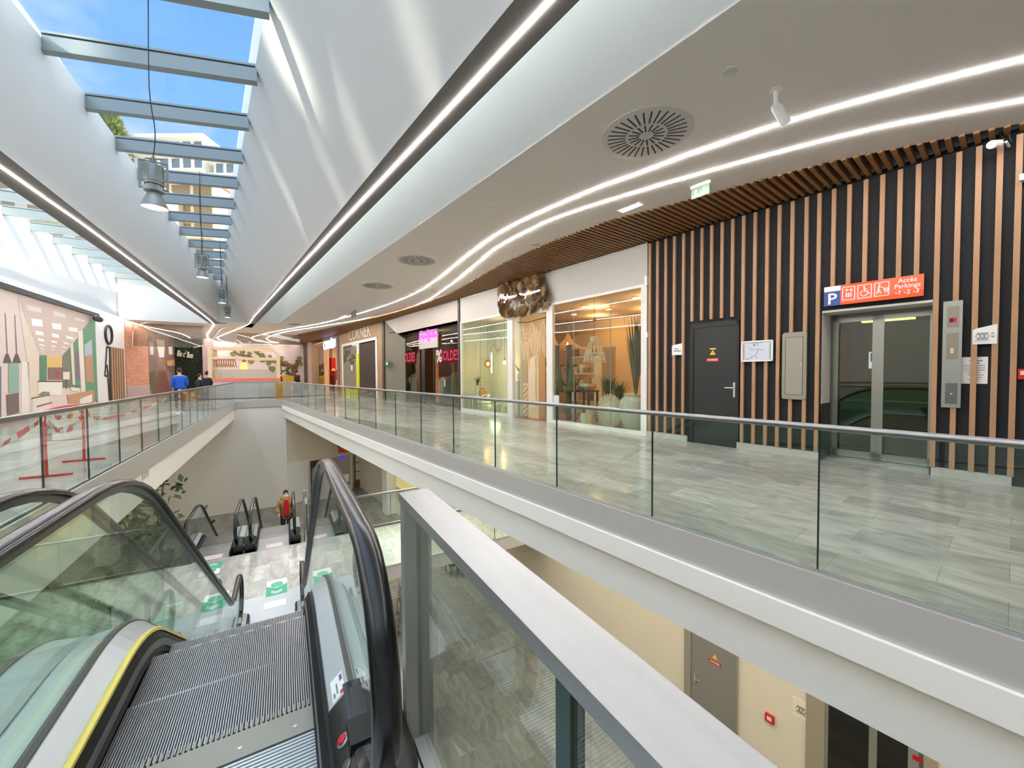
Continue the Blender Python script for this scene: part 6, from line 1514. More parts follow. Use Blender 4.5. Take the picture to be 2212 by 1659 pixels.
gc = thing('glass_screen', 'second frosted glass screen hanging above the kiosk', 'screen', 'A', (at_y(560, 748, 36, 'A')[0], 36, zc_))
xa, xb = at_y(512, 745, 36, 'A')[0], at_y(648, 745, 36, 'A')[0]
part(gc, 'pane', MB().box(xa, xb, 35.99, 36.01, at_y(560, 744, 36, 'A')[2], ZC), glass('screen_glass', (214, 208, 198), op=.10))
part(gc, 'edge', MB().tube([(xa, 36, at_y(560, 744, 36, 'A')[2]), (xb, 36, at_y(560, 744, 36, 'A')[2])], .03, 6), MATS['screen_edge_and_glint'])

# kiosk
KU = 31.0
def KP(px, py, u=KU): return at_y(px, py, u, 'A')
kx0, kx1 = KP(454, 800)[0], KP(601, 800)[0]; kt = KP(454, 748.5)[2]; km = KP(454, 771)[2]
CRE = mat('kiosk_cream', (226, 202, 164), .55)
ks = thing('kiosk', 'cream framed drinks kiosk with steel counter and orange band at the end of the void', 'kiosk', 'A', ((kx0 + kx1) / 2, KU, 0))
for x, y in ((kx0, KU), (kx1, KU), (kx0, KU + 2.4), (kx1, KU + 2.4)): part(ks, 'post', MB().box(x - .1, x + .1, y - .1, y + .1, 0, kt - (.45 if x == kx1 else 0)), CRE)
for z in (kt, km):
    for y in (KU, KU + 2.4): part(ks, 'beam', MB().box(kx0 - .1, kx1 + (.1 if z == km else -.25), y - .08, y + .08, z - .12, z), CRE)
    part(ks, 'beam', MB().box(kx0 - .08, kx0 + .08, KU, KU + 2.4, z - .12, z), CRE); part(ks, 'beam', MB().box(kx1 - .08, kx1 + .08, KU, KU + 2.4, z - .5 if z == kt else z - .12, z - .4 if z == kt else z), CRE)
part(ks, 'corner_brace', MB().bar((kx1 - .3, KU, kt - .05), (kx1, KU, kt - .55), .15, .12), CRE)
zc1, zc0 = 1.32, 1.14
part(ks, 'counter', MB().box(kx0 + .1, kx1 - .1, KU - .15, KU + .6, 0.05, zc0), mat('kiosk_steel', (190, 184, 186), .4, .3))
part(ks, 'orange_band', MB().box(kx0 - .1, kx1 + .1, KU - .18, KU - .10, zc0, zc1), mat('kiosk_orange', (238, 120, 92), .5), 'orange band along the counter')
part(ks, 'glass_front', MB().box(kx0 + .1, kx1 - .1, KU + .0, KU + .02, zc1, 1.9), glass('shop_glass', (240, 245, 240)))
part(ks, 'back_shelf', MB().box(kx0 + .2, kx1 - .2, KU + 2.0, KU + 2.4, 0, 1.2), mat('kiosk_shelf', (150, 130, 118), .7))
# script and lines on the kiosk's clear back, not legible in the photograph
mb = MB()
for k in range(9):
    x = KP(462 + k * 5, 785, KU + 2.4)[0]; z = KP(470, 784, KU + 2.4)[2]; mb.tube(curve_pts([(x, KU + 2.3, z - .3), (x + .12, KU + 2.3, z + .35), (x + .2, KU + 2.3, z - .1), (x + .26, KU + 2.3, z - .3)], 3), .03, 5)
part(ks, 'script_lettering', mb, mat('kiosk_script', (176, 130, 104), .6))
c = KP(527, 797.5, KU + .9); q = KP(527, 783, KU + .9); rr = abs(KP(518.5, 797, KU + .9)[0] - c[0])
t = thing('lamp', 'glowing orange lampshade hanging in the kiosk', 'lamp', 'A', (c[0], c[1], c[2]))
part(t, 'shade', MB().lathe([(rr, 0), (rr * .72, q[2] - c[2]), (rr * .70, q[2] - c[2]), (rr * .97, 0)], c, 18), mat('lampshade', (250, 180, 96), .6, emit=1.1)); part(t, 'cord', MB().tube([(c[0], c[1], q[2]), (c[0], c[1], kt - .1)], .015, 5), INK)
# dark stools and table in front of the kiosk seen through the glass
t = thing('cabinet', 'dark display cabinet behind the balustrade right of the kiosk', 'cabinet', 'A', (KP(642, 845)[0], KU - 1, 0))
part(t, 'body', MB().box(KP(632, 845)[0], KP(655, 845)[0], KU - .4, KU + .2, 0, 1.0), mat('cabinet_grey', (116, 118, 116), .5)); part(t, 'screen', MB().box(KP(634, 845)[0], KP(648, 845)[0], KU - .42, KU - .4, .25, .75), mat('screen_dark', (50, 54, 52), .3))
solo('bin', MB().lathe([(.4, 0), (.44, 1.0), (.3, 1.1)], (KP(612, 850)[0], KU - 1.0, 0), 14), mat('ochre_bin', (176, 126, 54), .6), 'ochre round bin beside the right post of the kiosk', 'bin', 'A', smooth=True)

# crowd-control pieces on the left walkway
REDP = mat('barrier_red', (206, 34, 44), .4)
def tape(name, pts, label, w=.07, n=10):
    P = [Vector(p) for p in curve_pts(pts, n)]; mb = MB(); acc = 0
    for i, (a, b) in enumerate(zip(P, P[1:])):
        acc += (b - a).length; mi = int(acc / .22) % 2
        tw = Vector((.012 * math.sin(i), .012 * math.cos(i * 1.7), w / 2))
        for s_ in (0, .002):
            o = Vector((s_, s_, 0)); mb.add([tuple(a - tw + o), tuple(b - tw + o), tuple(b + tw + o), tuple(a + tw + o)], [(0, 1, 2, 3)], mi)
    return solo(name, mb, [mat('tape_white', (240, 236, 232), .5), mat('tape_red', (220, 40, 46), .5)], label, 'barrier tape', 'A', 'barrier tapes')
pA, pB = at_z(113, 1029, 0, 'A'), at_z(172, 996, 0, 'A')
br = thing('crowd_barrier', 'red tubular barrier wrapped in tape on the left walkway', 'barrier', 'A', (pA[0], (pA[1] + pB[1]) / 2, 0))
vb = (pA[0] + pB[0]) / 2
part(br, 'frame', MB().tube(curve_pts([(vb, pA[1], .02), (vb, pA[1], .85), (vb, pA[1] + .12, 1.02), (vb, pB[1] - .12, 1.02), (vb, pB[1], .85), (vb, pB[1], .02)], 6), .021, 8), REDP, smooth=True)
part(br, 'cross_bar', MB().tube([(vb, pA[1], .55), (vb, pB[1], .40)], .008, 6), REDP)
for u_ in (pA[1], pB[1]): part(br, 'foot', MB().tube([(vb - .28, u_, .015), (vb + .28, u_, .015)], .018, 8), REDP)
part(br, 'plate', MB().box(vb - .005, vb + .005, pA[1] + .02, pA[1] + .20, .55, .80), mat('barrier_plate', (200, 150, 150), .5))
for k, (z0, z1, dz) in enumerate(((.95, .98, .10), (.85, .92, .25), (.70, .9, .12))):
    tape('barrier_tape', [(vb + .03, pA[1], z0), (vb + .04, (pA[1] * 2 + pB[1]) / 3, (z0 + z1) / 2 - dz), (vb + .03, (pA[1] + pB[1] * 2) / 3, (z0 + z1) / 2 - dz * .8), (vb + .03, pB[1], z1)], 'red and white tape wound across the red barrier, %s turn' % ('upper', 'middle', 'lower')[k])
tp = at_z(389, 893, 0, 'A')
pt_ = thing('tape_post', 'red and white striped post holding barrier tapes near the far end of the left walkway', 'post', 'A', tp)
part(pt_, 'pole', MB().tube([(tp[0], tp[1], 0), (tp[0], tp[1], .98)], .03, 10), mat('tape_white', (240, 236, 232), .5))
for k in range(4): part(pt_, 'red_stripe', MB().tube([(tp[0], tp[1], .1 + .22 * k), (tp[0], tp[1], .2 + .22 * k)], .032, 10), MATS['tape_red'])
part(pt_, 'foot', MB().lathe([(.16, 0), (.15, .04), (.04, .06)], tp, 14), WPLAST)
tape('barrier_tape', [(tp[0], tp[1], .95), (vb - .6, tp[1] - 2.6, .60), (vb - .3, pB[1] + 2.2, .58), (vb, pB[1], .95)], 'long sagging tape from the red barrier to the striped post')
tape('barrier_tape', [(vb, pA[1], .9), (vb + .1, pA[1] - 1.6, .62), (vb + .2, pA[1] - 3.5, .35)], 'tape running from the red barrier towards the near left corner')
for k, (px, py, lab) in enumerate(((435, 873, 'nearer'), (452, 868, 'middle'), (428, 862, 'farther'))):
    e = at_z(px, py, .1, 'A'); tape('barrier_tape', [(tp[0], tp[1], .95), ((tp[0] + e[0]) / 2, (tp[1] + e[1]) / 2, .5 + .06 * k), (e[0], e[1], .1 + .25 * k)], 'tape running right from the striped post, the %s one' % lab)
e = at_z(443, 872, .0, 'A'); solo('tape_stand', MB().lathe([(.14, 0), (.13, .05), (.03, .07), (.03, .6)], e, 12), WPLAST, 'small white stand right of the striped post', 'stand', 'A')

# ================================================================ people
def skin(pts, edges, name='b', sub=1):
    me = bpy.data.meshes.new(name); me.from_pydata([p for p, r in pts], edges, []); o = bpy.data.objects.new(name, me); COL.objects.link(o)
    m = o.modifiers.new('s', 'SKIN'); m.use_smooth_shade = True
    for v, (p, r) in zip(me.skin_vertices[0].data, pts): v.radius = r if isinstance(r, tuple) else (r, r)
    me.skin_vertices[0].data[0].use_root = True
    s = o.modifiers.new('d', 'SUBSURF'); s.levels = sub; s.render_levels = sub
    dg = bpy.context.evaluated_depsgraph_get(); ev = o.evaluated_get(dg); m2 = bpy.data.meshes.new_from_object(ev)
    mb = MB(); mb.add([tuple(v.co) for v in m2.vertices], [tuple(p.vertices) for p in m2.polygons]); mb.sm = True
    bpy.data.objects.remove(o); bpy.data.meshes.remove(me); bpy.data.meshes.remove(m2)
    return mb
SKINM = mat('skin', (214, 168, 140), .6)
def person(label, fr, at, H, face, top, trousers, hair, coat_len=.50, arms=((.22, .05), (.22, .05)), hood=None, cap=None, mask=False, inner=None, bun=False, step=0.0):
    """face = direction the person looks, degrees from the frame's +y axis, anticlockwise"""
    t = thing('person', label, 'person', fr, at)
    k = H / 1.75
    M = Matrix.Translation(at) @ Matrix.Rotation(R(face), 4, 'Z') @ Matrix.Diagonal((k, k, k, 1))
    P, E = [], []
    def add(p, r, par=None):
        P.append((p, r)); i = len(P) - 1
        if par is not None: E.append((par, i))
        return i
    pel = add((0, 0, .95), (.15, .10)); wa = add((0, 0, 1.10), (.135, .095), pel); ch = add((0, .01, 1.30), (.16, .11), wa); nk = add((0, 0, 1.46), (.07, .065), ch)
    hd0 = add((0, .01, 1.53), (.055, .06), nk); hd = add((0, .02, 1.60), (.075, .09), hd0); add((0, .01, 1.70), (.068, .078), hd)
    hands = []
    for s, (dx, fy) in zip((-1, 1), arms):
        sh = add((s * .17, 0, 1.40), .06, ch); el = add((s * (.17 + dx * .35), -.03 + fy * .3, 1.13), .042, sh); wr = add((s * (.15 + dx * .4), fy * 1.2 + .04, .90 + abs(fy) * .6), .028, el)
        pm_ = add((s * (.15 + dx * .4), fy * 1.3 + .06, .84 + abs(fy) * .6), (.018, .036), wr); hands.append((s, P[pm_][0]))
        for f in range(4): add((P[pm_][0][0], P[pm_][0][1] + .03 - .02 * f, P[pm_][0][2] - .085 + .006 * abs(f - 1)), .009, pm_)
        add((P[pm_][0][0] - s * .01, P[pm_][0][1] + .055, P[pm_][0][2] - .03), .010, pm_)
    for s in (-1, 1):
        hp_ = add((s * .09, 0, .88), .085, pel); kn = add((s * .10, .01 + s * step, .50), .062, hp_); an = add((s * .10, -.02 + s * step * 1.6, .09), .042, kn); add((s * .11, .14 + s * step * 1.6, .03), .035, an)
    b = part(t, 'body', skin(P, E).xf(M), SKINM)
    # clothes: the same skeleton, fuller
    Q = [((0, 0, 1.44), (.075, .08)), ((0, .0, 1.38), (.17, .12)), ((0, 0, 1.20), (.19, .145)), ((0, 0, 1.02), (.20, .155)), ((0, 0, 1.42 - coat_len - .02), (.20, .16))]; QE = [(0, 1), (1, 2), (2, 3), (3, 4)]
    for s, (dx, fy) in zip((-1, 1), arms):
        n0 = len(Q); Q += [((s * .19, 0, 1.37), .082), ((s * (.19 + dx * .35), -.03 + fy * .3, 1.13), .072), ((s * (.16 + dx * .4), fy * 1.2 + .03, .93 + abs(fy) * .6), .055)]; QE += [(1, n0), (n0, n0 + 1), (n0 + 1, n0 + 2)]
    part(t, 'jacket', skin(Q, QE).xf(M), top)
    Q = [((0, 0, .98), (.155, .12))]; QE = []
    for s in (-1, 1):
        n0 = len(Q); Q += [((s * .09, 0, .86), .10), ((s * .10, .01 + s * step, .50), .078), ((s * .10, -.02 + s * step * 1.6, .10), .062)]; QE += [(0, n0), (n0, n0 + 1), (n0 + 1, n0 + 2)]
    part(t, 'trousers', skin(Q, QE).xf(M), trousers)
    sh_ = MB()
    for s in (-1, 1): sh_ = MB().loft([[(s * .10 + rx * math.cos(6.283 * i / 8), y + s * step * 1.6, .045 + rz * math.sin(6.283 * i / 8)) for i in range(8)] for y, rx, rz in ((-.08, .03, .03), (-.03, .05, .045), (.08, .05, .042), (.17, .045, .03), (.21, .02, .015))]).xf(M); part(t, 'shoe', sh_, BLACKP, smooth=True)
    hm_ = MB().sphere((0, -.012, 1.665), .098, 12, 8, sc=(.86, 1.08, 1.05))
    for i, v in enumerate(hm_.v):
        if v[1] > .035 and v[2] < 1.70: hm_.v[i] = (v[0] * .8, .02, v[2])
    part(t, 'cap' if cap else 'hair', hm_.xf(M), cap or hair, smooth=True)
    fc = MB().sphere((0, .112, 1.60), .014, 6, 5, sc=(.9, 1.3, 1.4)).xf(M); part(t, 'nose', fc, SKINM)
    e_ = MB()
    for s in (-1, 1): e_ = MB().sphere((s * .032, .098, 1.63), .010, 6, 4).xf(M); part(t, 'eye', e_, INK)
    for s in (-1, 1): part(t, 'ear', MB().sphere((s * .078, .0, 1.61), .022, 6, 5, sc=(.4, .8, 1.3)).xf(M), SKINM)
    if not mask: part(t, 'mouth', MB().box(-.02, .02, .098, .104, 1.557, 1.563).xf(M), mat('lips', (170, 100, 90), .6))
    if mask: part(t, 'face_mask', MB().sphere((0, .06, 1.57), .062, 10, 8, sc=(1, .9, .8)).xf(M), WPLAST, smooth=True)
    if hood: part(t, 'fur_hood', MB().tube([(.135 * math.cos(R(a)), -.02 + .06 * math.sin(R(a)), 1.455 + .03 * math.cos(R(a * 2))) for a in range(0, 361, 20)], .05, 8).xf(M), hood, smooth=True)
    if inner: part(t, 'sweater', MB().loft([[(w * x, y, z) for w in (-1, 1)] + [(w * x, y - .03, z) for w in (1, -1)] for x, y, z in ((.045, .135, 1.44), (.075, .148, 1.30), (.085, .165, 1.1), (.085, .172, .92))]).xf(M), inner)
    if bun: part(t, 'hair_bun', MB().sphere((0, -.08, 1.75), .055, 8, 6).xf(M), hair, smooth=True)
    return t
BLUEJ = mat('blue_jacket', (16, 84, 190), .7); NAVY = mat('navy_cloth', (26, 30, 48), .8); DARKC = mat('dark_coat', (28, 28, 36), .8); HAIRD = mat('dark_hair', (46, 34, 28), .7)
def stand(px, py_head, Zd, H=None):
    r = ray(px, py_head); f = Zd / r.y; return conv((r.x * f, Zd, 0), 'O', 'A'), EYE + r.z * f
a_, h_ = stand(387, 792, 17.0); person('person in a bright blue jacket seen from behind near the planted wall', 'A', (a_[0], a_[1], 0), min(h_, 1.86), 20, BLUEJ, NAVY, HAIRD, .62, ((.10, .05), (.10, .05)))
a_, h_ = stand(431, 806, 20.0); person('shorter person in a dark coat with pale collar left of the kiosk', 'A', (a_[0], a_[1], 0), 1.62, -50, DARKC, DARKC, HAIRD, .75)
a_, h_ = stand(445, 800, 20.5); person('person in a dark coat with a hair bun, closest to the left kiosk post', 'A', (a_[0], a_[1], 0), 1.72, 40, mat('plum_dark_coat', (34, 28, 44), .8), DARKC, HAIRD, .8, bun=True)
a_, h_ = stand(641.5, 797, 28); person('person in a dark hooded top by the painted tree', 'A', (a_[0], a_[1], 0), 1.85, -60, mat('maroon_black', (38, 24, 32), .8), NAVY, HAIRD, .7, ((.12, .02), (.12, .02)))
a_, h_ = stand(606, 803, 33); person('person in dark brown half hidden behind the right kiosk post', 'A', (a_[0], a_[1], 0), 1.72, 90, mat('brown_dark', (48, 30, 26), .8), NAVY, HAIRD, .7)
person('person in tan hooded coat and red sweater riding up the lower right escalator', 'A', (-.05, 16.0, ZM - 1.115), 1.76, 184, mat('tan_coat', (164, 122, 76), .8), NAVY, HAIRD, .72, ((.25, .02), (.22, .22)), hood=mat('fur_trim', (176, 120, 64), .95), cap=mat('dark_cap', (52, 24, 34), .8), mask=True, inner=mat('red_sweater', (206, 20, 34), .8))

# ================================================================ half landing, lower level
TEAL = mat('sticker_green', (64, 172, 138), .45)
def sticker_proto():
    t = thing('floor_sticker', 'x', 'floor sticker', 'A', (0, 0, 0), 'green queue stickers')
    h = .004
    part(t, 'green_field', MB().box(-.25, .25, -.45, .45, 0, h), TEAL)
    part(t, 'white_field', MB().poly([(-.25, .45, h + .001), (-.25, .12, h + .001), (0, -.05, h + .001), (.25, .12, h + .001), (.25, .45, h + .001)]), WPLAST)
    e = part(t, 'emblem', MB().lathe([(.15, 0), (.15, .001)], (0, .15, h + .0015), 24), TEAL); part(e, 'emblem_centre', MB().lathe([(.10, 0), (.10, .001)], (0, .15, h + .003), 20), mat('sticker_mid', (96, 190, 160), .45))
    for y in (-.24, -.32):
        for s in (-1, 1): part(t, 'chevron', MB().poly([(s * .13, y + .06, h + .002), (s * .13, y + .02, h + .002), (0, y - .06, h + .002), (0, y - .02, h + .002)][::s]), WPLAST)
    return t
sp0 = None
for i, (px, py, rz, lab) in enumerate(((598, 1268, 0, 'green and white queue sticker on the landing straight ahead of the near escalator'), (456, 1229, 180, 'green and white queue sticker near the lower left escalator, pointing away'), (466, 1299, 0, 'green and white queue sticker at the foot of the second escalator, seen through the glass'))):
    p = at_z(px, py, ZM, 'A'); o = sticker_proto() if i == 0 else copy_tree(sp0)
    if i == 0: sp0 = o
    o['label'] = lab; place(o, 'A', (p[0], p[1], ZM + .001)); o.scale = (.8, .8, 1); o.rotation_euler.z += R(rz); PIV[o.name] = ('A', p)
for px, py, lab in ((460, 1204, 'pale pink sticker on the metal plate before the lower left escalator'), (593, 1178, 'pale pink sticker on the metal plate before the lower right escalator'), (594, 1305, 'pale grey sticker on the metal plate at the foot of the near escalator')):
    p = at_z(px, py, ZM, 'A'); solo('plate_sticker', MB().box(p[0] - .2, p[0] + .2, p[1] - .14, p[1] + .14, ZM + .004, ZM + .006), mat('sticker_pink', (232, 208, 202), .5) if px != 594 else mat('sticker_pale', (226, 230, 230), .5), lab, 'floor sticker', 'A')
# big leafy plant on the left
def leafy(label, v, u, z0, z1, r, n, seed, pot=True):
    random.seed(seed); t = thing('potted_plant', label, 'plant', 'A', (v, u, z0)); mb = MB(); st = MB()
    for k in range(9):
        a = 6.283 * k / 9 + random.uniform(-.3, .3); rr = r * random.uniform(.5, 1); hz = z0 + (z1 - z0) * random.uniform(.5, 1)
        pts = curve_pts([(v, u, z0 + .4), (v + .3 * rr * math.cos(a), u + .3 * rr * math.sin(a), z0 + .55 * (hz - z0)), (v + rr * math.cos(a), u + rr * math.sin(a), hz)], 6); st.tube(pts, .018, 5)
        for j in range(n // 9):
            q = Vector(random.choice(pts[3:])) + Vector((random.gauss(0, .28), random.gauss(0, .28), random.gauss(0, .2))); d = Vector((random.uniform(-1, 1), random.uniform(-1, 1), random.uniform(-.9, .3))).normalized(); s_ = d.cross(Vector((0, 0, 1))).normalized(); L = random.uniform(.18, .34)
            mb.add([tuple(q), tuple(q + d * L * .45 + s_ * L * .28), tuple(q + d * L), tuple(q + d * L * .45 - s_ * L * .28)], [(0, 1, 2), (0, 2, 3)])
    part(t, 'stem', st, mat('stem_brown', (92, 74, 50), .8)); part(t, 'foliage', mb, mat('ficus_green', (66, 98, 42), .55, noise=.55, nscale=2.5))
    if pot: part(t, 'pot', MB().lathe([(.32, 0), (.45, .5), (.42, .6), (.36, .6)], (v, u, z0), 20), mat('pot_grey', (130, 126, 118), .7), smooth=True)
leafy('tall leafy plant rising past the half landing on the left, below the left walkway', -3.45, 14.6, ZL, -1.35, 1.0, 1700, 51)
leafy('second leafy plant nearer under the left walkway, seen through the escalator glass', -3.9, 11.2, ZL, -2.2, 1.1, 900, 52)
# lower shop entrance in the angled end wall
ex0 = WA(NW, s_of(v_on_n(NW, 29.3), 29.3))
p0_, p1_ = Vector((v_on_n(NB, U1) + .12, U1 + .02, 0)), Vector((v_on_n(NW, 29.3), 29.3, 0)); du = (p1_ - p0_); Ld = du.length; du.normalize(); nr_ = Vector((du.y, -du.x, 0))
def EP(t_, z, off=0): q = p0_ + du * t_ + nr_ * off; return (q.x, q.y, z)
def et(px):
    best = min(range(0, 901), key=lambda i: abs((lambda w: 1106 + FPX * w.x / w.y)(rot('A') @ Vector(EP(Ld * i / 900, 0))) - px)); return Ld * best / 900
def ebox(t0, t1, z0, z1, o0=0, o1=.06):
    return MB().prism([EP(t0, z0, o0), EP(t1, z0, o0), EP(t1, z0, o1), EP(t0, z0, o1)], [EP(t0, z1, o0), EP(t1, z1, o0), EP(t1, z1, o1), EP(t0, z1, o1)])
en = thing('shop_entrance', 'dark supermarket entrance with white posts on the lower level', 'shop front', 'A', EP(Ld / 2, ZL))
tp_ = ZL + 2.55
part(en, 'white_panel', ebox(0, et(662), ZL, tp_, -.1, .05), WHITE)
part(en, 'head_rail', ebox(et(662), et(786), tp_ - .12, tp_, -.1, .06), CREAM)
for a, b in ((786, 791), (752, 757), (663, 665)): part(en, 'post', ebox(et(a), et(b), ZL, tp_, -.1, .08), CREAM)
part(en, 'return_panel', ebox(et(791), Ld, ZL, tp_ + .2, -.1, .05), mat('cream_return', (206, 196, 168), .7))
part(en, 'door_glass', ebox(et(665), et(752), ZL + .05, tp_ - .1, -.02, .0), SHOPG); part(en, 'poster_post', ebox(et(762), et(774), ZL, tp_, 0, .12), mat('post_brown', (120, 78, 48), .6))
for k in range(3): part(en, 'paper_poster', ebox(et(763), et(773), tp_ - .75 - .62 * k, tp_ - .2 - .62 * k, .125, .13), mat('poster_paper', (206, 206, 190), .5))
part(en, 'shelf_rail', ebox(et(775), et(784), tp_ - .7, tp_ - .66, -.1, .05), STEELD); part(en, 'shelf_rail', ebox(et(775), et(784), tp_ - 1.2, tp_ - 1.16, -.1, .05), STEELD)
struct('wall_lower', ebox(-1, Ld + 2, ZL, -3, -4.2, -4.0), mat('shop_brown_dark', (58, 46, 40), .9), 'A', 'dark back wall of the lower shop')
part(en, 'screen', ebox(et(745), et(754), tp_ - .62, tp_ - .3, -.9, -.85), glow('violet_screen', (70, 50, 200), 1.2))
for k in range(4): solo('shop_shelf', ebox(et(666 + 3 * k), et(672 + 6 * k), ZL, ZL + 1.5 + .3 * (k % 2), -1.2 - .5 * k, -.9 - .5 * k), mat('shelf_goods_%d' % k, ((150, 130, 110), (96, 40, 36), (120, 110, 90), (84, 74, 66))[k], .8, noise=.5, nscale=9), 'dim shelf of goods inside the lower entrance, %s row from the glass' % ('first', 'second', 'third', 'last')[k], 'shelf', 'A')
ts = thing('hanging_sign', 'blue and orange direction sign above the lower shop entrance', 'sign', 'A', EP(et(735), tp_ + .25))
zo = lambda py: at_y(740, py, 28.0, 'A')[2]
zz0 = tp_ + .10
part(ts, 'blue_board', ebox(et(724), et(751), zz0 + .42, zz0 + .66, .1, .16), mat('sign_navy', (44, 44, 108), .5)); part(ts, 'orange_board', ebox(et(727), et(755), zz0, zz0 + .40, .1, .16), ORB)
Mx = Matrix(((du.x, 0, nr_.x, EP(et(744), 0, .17)[0]), (du.y, 0, nr_.y, EP(et(744), 0, .17)[1]), (0, 1, 0, zz0 + .2), (0, 0, 0, 1)))
part(ts, 'lettering', text_mb('-1', .34, Mx, .01), WPLAST)
mb = MB(); mb.bar(EP(et(746), zz0 + .46, .165), EP(et(748.5), zz0 + .62, .165), .03, .01); mb.bar(EP(et(746), zz0 + .62, .165), EP(et(748.5), zz0 + .46, .165), .03, .01); part(ts, 'cross_arrow', mb, WPLAST)
# column, lit window, trolley, chairs
q = at_z(844, 1106, ZL, 'W'); solo('column', MB().box(q[0] - .35, q[0] + .30, q[1] - .35, q[1] + .35, ZL, -.55), WHITE, 'white square column on the lower floor by the cream wall', 'column', 'W')
solo('lit_window', MB().box(NW - .04, NW - .005, S(857) if False else at_x(857, 1050, NW, 'W')[1], at_x(905, 1050, NW, 'W')[1], ZL + 1.6, ZL + 3.0), mat('lit_curtain', (226, 214, 150), .6, emit=.35), 'pale yellow lit window on the lower wall', 'window', 'W')
def trolley(px, py, label):
    p = at_z(px, py, ZL, 'A'); v, u, z = p; t = thing('shopping_trolley', label, 'trolley', 'A', p); mb = MB()
    for k in range(7): mb.tube([(v - .25, u - .4, z + .45 + .09 * k), (v + .25, u - .4, z + .45 + .09 * k), (v + .28, u + .45, z + .5 + .09 * k), (v - .28, u + .45, z + .5 + .09 * k), (v - .25, u - .4, z + .45 + .09 * k)], .006, 4)
    for k in range(8):
        f = k / 7; mb.tube([(v - .25 - .03 * f, u - .4 + .85 * f, z + .45), (v - .25 - .03 * f, u - .4 + .85 * f, z + 1.05)], .005, 4); mb.tube([(v + .25 + .03 * f, u - .4 + .85 * f, z + .45), (v + .25 + .03 * f, u - .4 + .85 * f, z + 1.05)], .005, 4)
        mb.tube([(v - .25 + .5 * f, u - .4, z + .45), (v - .25 + .5 * f, u + .42, z + .48)], .005, 4); mb.tube([(v - .25 + .5 * f, u - .4, z + .45), (v - .25 + .5 * f, u - .4, z + 1.0)], .005, 4)
    part(t, 'basket', mb, mat('trolley_wire', (120, 110, 96), .4, .6))
    part(t, 'frame', MB().tube([(v - .22, u - .4, z + .1), (v - .22, u + .4, z + .14), (v - .25, u + .42, z + .5)], .014, 6).tube([(v + .22, u - .4, z + .1), (v + .22, u + .4, z + .14), (v + .25, u + .42, z + .5)], .014, 6), MATS['trolley_wire'])
    part(t, 'handle', MB().tube([(v - .28, u + .5, z + 1.08), (v + .28, u + .5, z + 1.08)], .018, 8), mat('trolley_yellow', (216, 170, 50), .5))
    for a in (-.22, .22):
        for b in (-.38, .38): part(t, 'wheel', MB().lathe([(.05, -.015), (.05, .015)], (v + a, u + b, z + .05), 12, axis='X'), BLACKP)
trolley(852, 1392, 'wire shopping trolley on the lower floor beside the near post'); trolley(850, 1345, 'second wire trolley just behind the first on the lower floor')
for k, (px, lab) in enumerate(((977, 'left of three'), (990, 'middle of three'), (1003, 'right of three'))):
    p = at_z(px, 1240, ZL, 'W'); x, y, z = p; t = thing('stool', 'black stool on the lower floor under the walkway, %s' % lab, 'stool', 'W', p, 'black stools below')
    part(t, 'seat', MB().box(x - .2, x + .2, y - .2, y + .2, z + .42, z + .47), BLACKP)
    for a in (-.17, .17):
        for b in (-.17, .17): part(t, 'leg', MB().bar((x + a * 1.1, y + b * 1.1, z), (x + a, y + b, z + .43), .03, .03), BLACKP)
q = at_x(313, 1023, VL - .0, 'A'); solo('wall_grille', MB().box(VL + .001, VL + .012, q[1] - .22, q[1] + .22, q[2] - .1, q[2] + .1), mat('grille_beige', (206, 196, 180), .6), 'small beige grille on the white beam under the left walkway', 'grille', 'A')

# ================================================================ outside: apartment blocks and trees beyond the roof
GL = mat('far_window', (120, 134, 146), .3); CONC = mat('facade_white', (244, 240, 232), .7); TAN = mat('facade_tan', (206, 160, 110), .8); STONE = mat('hillside_stone', (214, 190, 150), .9, noise=.3, nscale=.2)
def block(name, label, x0, x1, y, z0, z1, dep, cols, rows, wallm, winm, gap=.25, slab=True):
    t = thing(name, label, 'building', 'O', ((x0 + x1) / 2, y, z0))
    part(t, 'wall', MB().box(x0, x1, y, y + dep, z0, z1), wallm)
    w = (x1 - x0) / cols; h = (z1 - z0) / rows
    for i in range(cols):
        for j in range(rows):
            p = part(t, 'window', MB().box(x0 + w * (i + gap), x0 + w * (i + 1 - gap * .4), y - .06, y + .1, z0 + h * (j + .22), z0 + h * (j + .82)), winm)
    if slab:
        for j in range(rows + 1): part(t, 'floor_band', MB().box(x0 - .3, x1 + .3, y - .9, y, z0 + h * j - .2, z0 + h * j + .2), wallm)
    part(t, 'roof', MB().box(x0 - .5, x1 + .5, y - .6, y + dep, z1, z1 + .5), wallm)
    return t
def wx(px, Y): return (px - 1106) * Y / FPX
def wz(px, py, Y): r = ray(px, py); return EYE + r.z * Y / r.y
Y_ = 62.0
block('apartment_building', 'white apartment block with dark windows seen through the main skylight', wx(283, Y_), wx(452, Y_), Y_, wz(400, 372, Y_), wz(380, 300, Y_), 14, 7, 2, CONC, GL)
block('apartment_building', 'tan apartment block with balconies below the white one', wx(240, Y_ - 6), wx(470, Y_ - 6), Y_ - 6, wz(400, 640, Y_ - 6), wz(400, 392, Y_ - 6), 10, 5, 6, mat('facade_cream', (236, 214, 176), .8), mat('balcony_shade', (150, 128, 100), .7), .12)
block('apartment_building', 'brown brick tower right of the white block', wx(453, Y_ + 3), wx(471, Y_ + 3), Y_ + 3, wz(460, 620, Y_), wz(460, 312, Y_), 10, 1, 8, TAN, GL, .55)
block('apartment_building', 'pale block at the right edge of the main skylight', wx(474, Y_ + 1), wx(540, Y_ + 1), Y_ + 1, wz(500, 620, Y_), wz(500, 340, Y_), 10, 3, 8, CONC, GL)
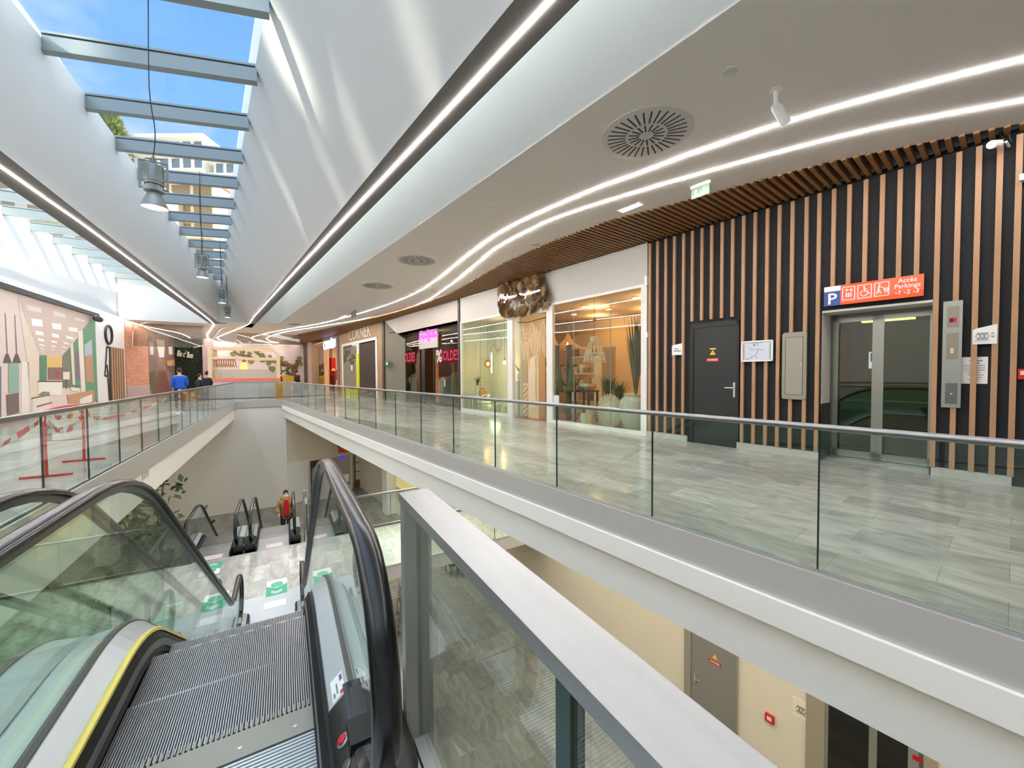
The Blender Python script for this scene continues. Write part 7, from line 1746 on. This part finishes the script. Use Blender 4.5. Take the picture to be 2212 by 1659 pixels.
block('apartment_building', 'sunlit cream building seen through the left skylight', -95, -46, 46, 4, wz(100, 360, 46), 10, 9, 7, mat('facade_sun', (240, 224, 186), .8), mat('balcony_shade', (150, 128, 100), .7), .2)
t = thing('hillside', 'stony hillside behind the apartment blocks', 'hill', 'O', (-60, 80, 0)); t['kind'] = 'structure'
part(t, 'slope', MB().prism([(-120, 66, 0), (-20, 66, 0), (-20, 66, 18), (-120, 66, 30)], [(-120, 100, 0), (-20, 100, 0), (-20, 100, 22), (-120, 100, 42)]), STONE)
def conifer(px, py0, py1, Y, r, seed, label):
    random.seed(seed); x = wx(px, Y); z0, z1 = wz(px, py1, Y), wz(px, py0, Y); t = thing('conifer', label, 'tree', 'O', (x, Y, 0)); mb = MB()
    part(t, 'trunk', MB().tube([(x, Y, 0), (x, Y, z0 + (z1 - z0) * .5)], .35, 8), mat('bark', (96, 78, 58), .9))
    for k in range(700):
        f = random.random() ** .8; a = random.uniform(0, 6.283); rr = r * (1 - f) ** .6 * random.uniform(.5, 1.05); p = Vector((x + rr * math.cos(a), Y + rr * math.sin(a), z0 + (z1 - z0) * f)); s_ = random.uniform(.35, .8)
        d = Vector((math.cos(a), math.sin(a), random.uniform(.2, 1.2))).normalized() * s_; e = Vector((-math.sin(a), math.cos(a), 0)) * s_ * .4
        mb.add([tuple(p - e), tuple(p + d), tuple(p + e)], [(0, 1, 2)])
    part(t, 'crown', mb, mat('conifer_green', (150, 160, 84), .8, noise=.4, nscale=.8))
conifer(234, 232, 330, 60, 2.5, 61, 'left conifer on the hill seen through the main skylight'); conifer(264, 248, 330, 60, 2.2, 62, 'right conifer on the hill beside the white apartment block')

# glints: added spot lamps standing in for sun thrown back by outside windows
def glint(src, px, py, half, energy, sx=1.0, blend=.6):
    # beam's leaning face: n runs 2.13 -> 0.86 as z runs 4.7 -> 7.05
    r = rot('W').inverted() @ ray(px, py); k = (2.13 - .89) / (ZG - ZC)
    t_ = (2.13 + k * ZC - k * EYE) / (r.x + k * r.z); tgt = Vector((r.x * t_, r.y * t_, EYE + r.z * t_))
    l = bpy.data.lights.new('glint_spot', 'SPOT'); l.energy = energy; l.color = (1, .93, .74); l.shadow_soft_size = .25; l.spot_blend = blend
    s = tgt + Vector(src); l.spot_size = 2 * math.atan(half / Vector(src).length)
    o = bpy.data.objects.new('glint_spot', l); COL.objects.link(o); o.location = rot('W') @ s
    o.rotation_euler = ((rot('W') @ tgt) - (rot('W') @ s)).to_track_quat('-Z', 'Y').to_euler(); o.scale = (sx, 1, 1)
glint((-14, 2, 7.5), 618, 115, .62, 22000, 1.0, .9)
glint((-14, -3, 9), 935, 200, 1.1, 7500, .28, .9)
glint((-14, -3, 9), 790, 340, .9, 6500, .28, .9)
glint((-14, -3, 9), 725, 400, .8, 6500, .2, .9)
glint((-14, -3, 9), 655, 490, 1.2, 6500, .25, .9)
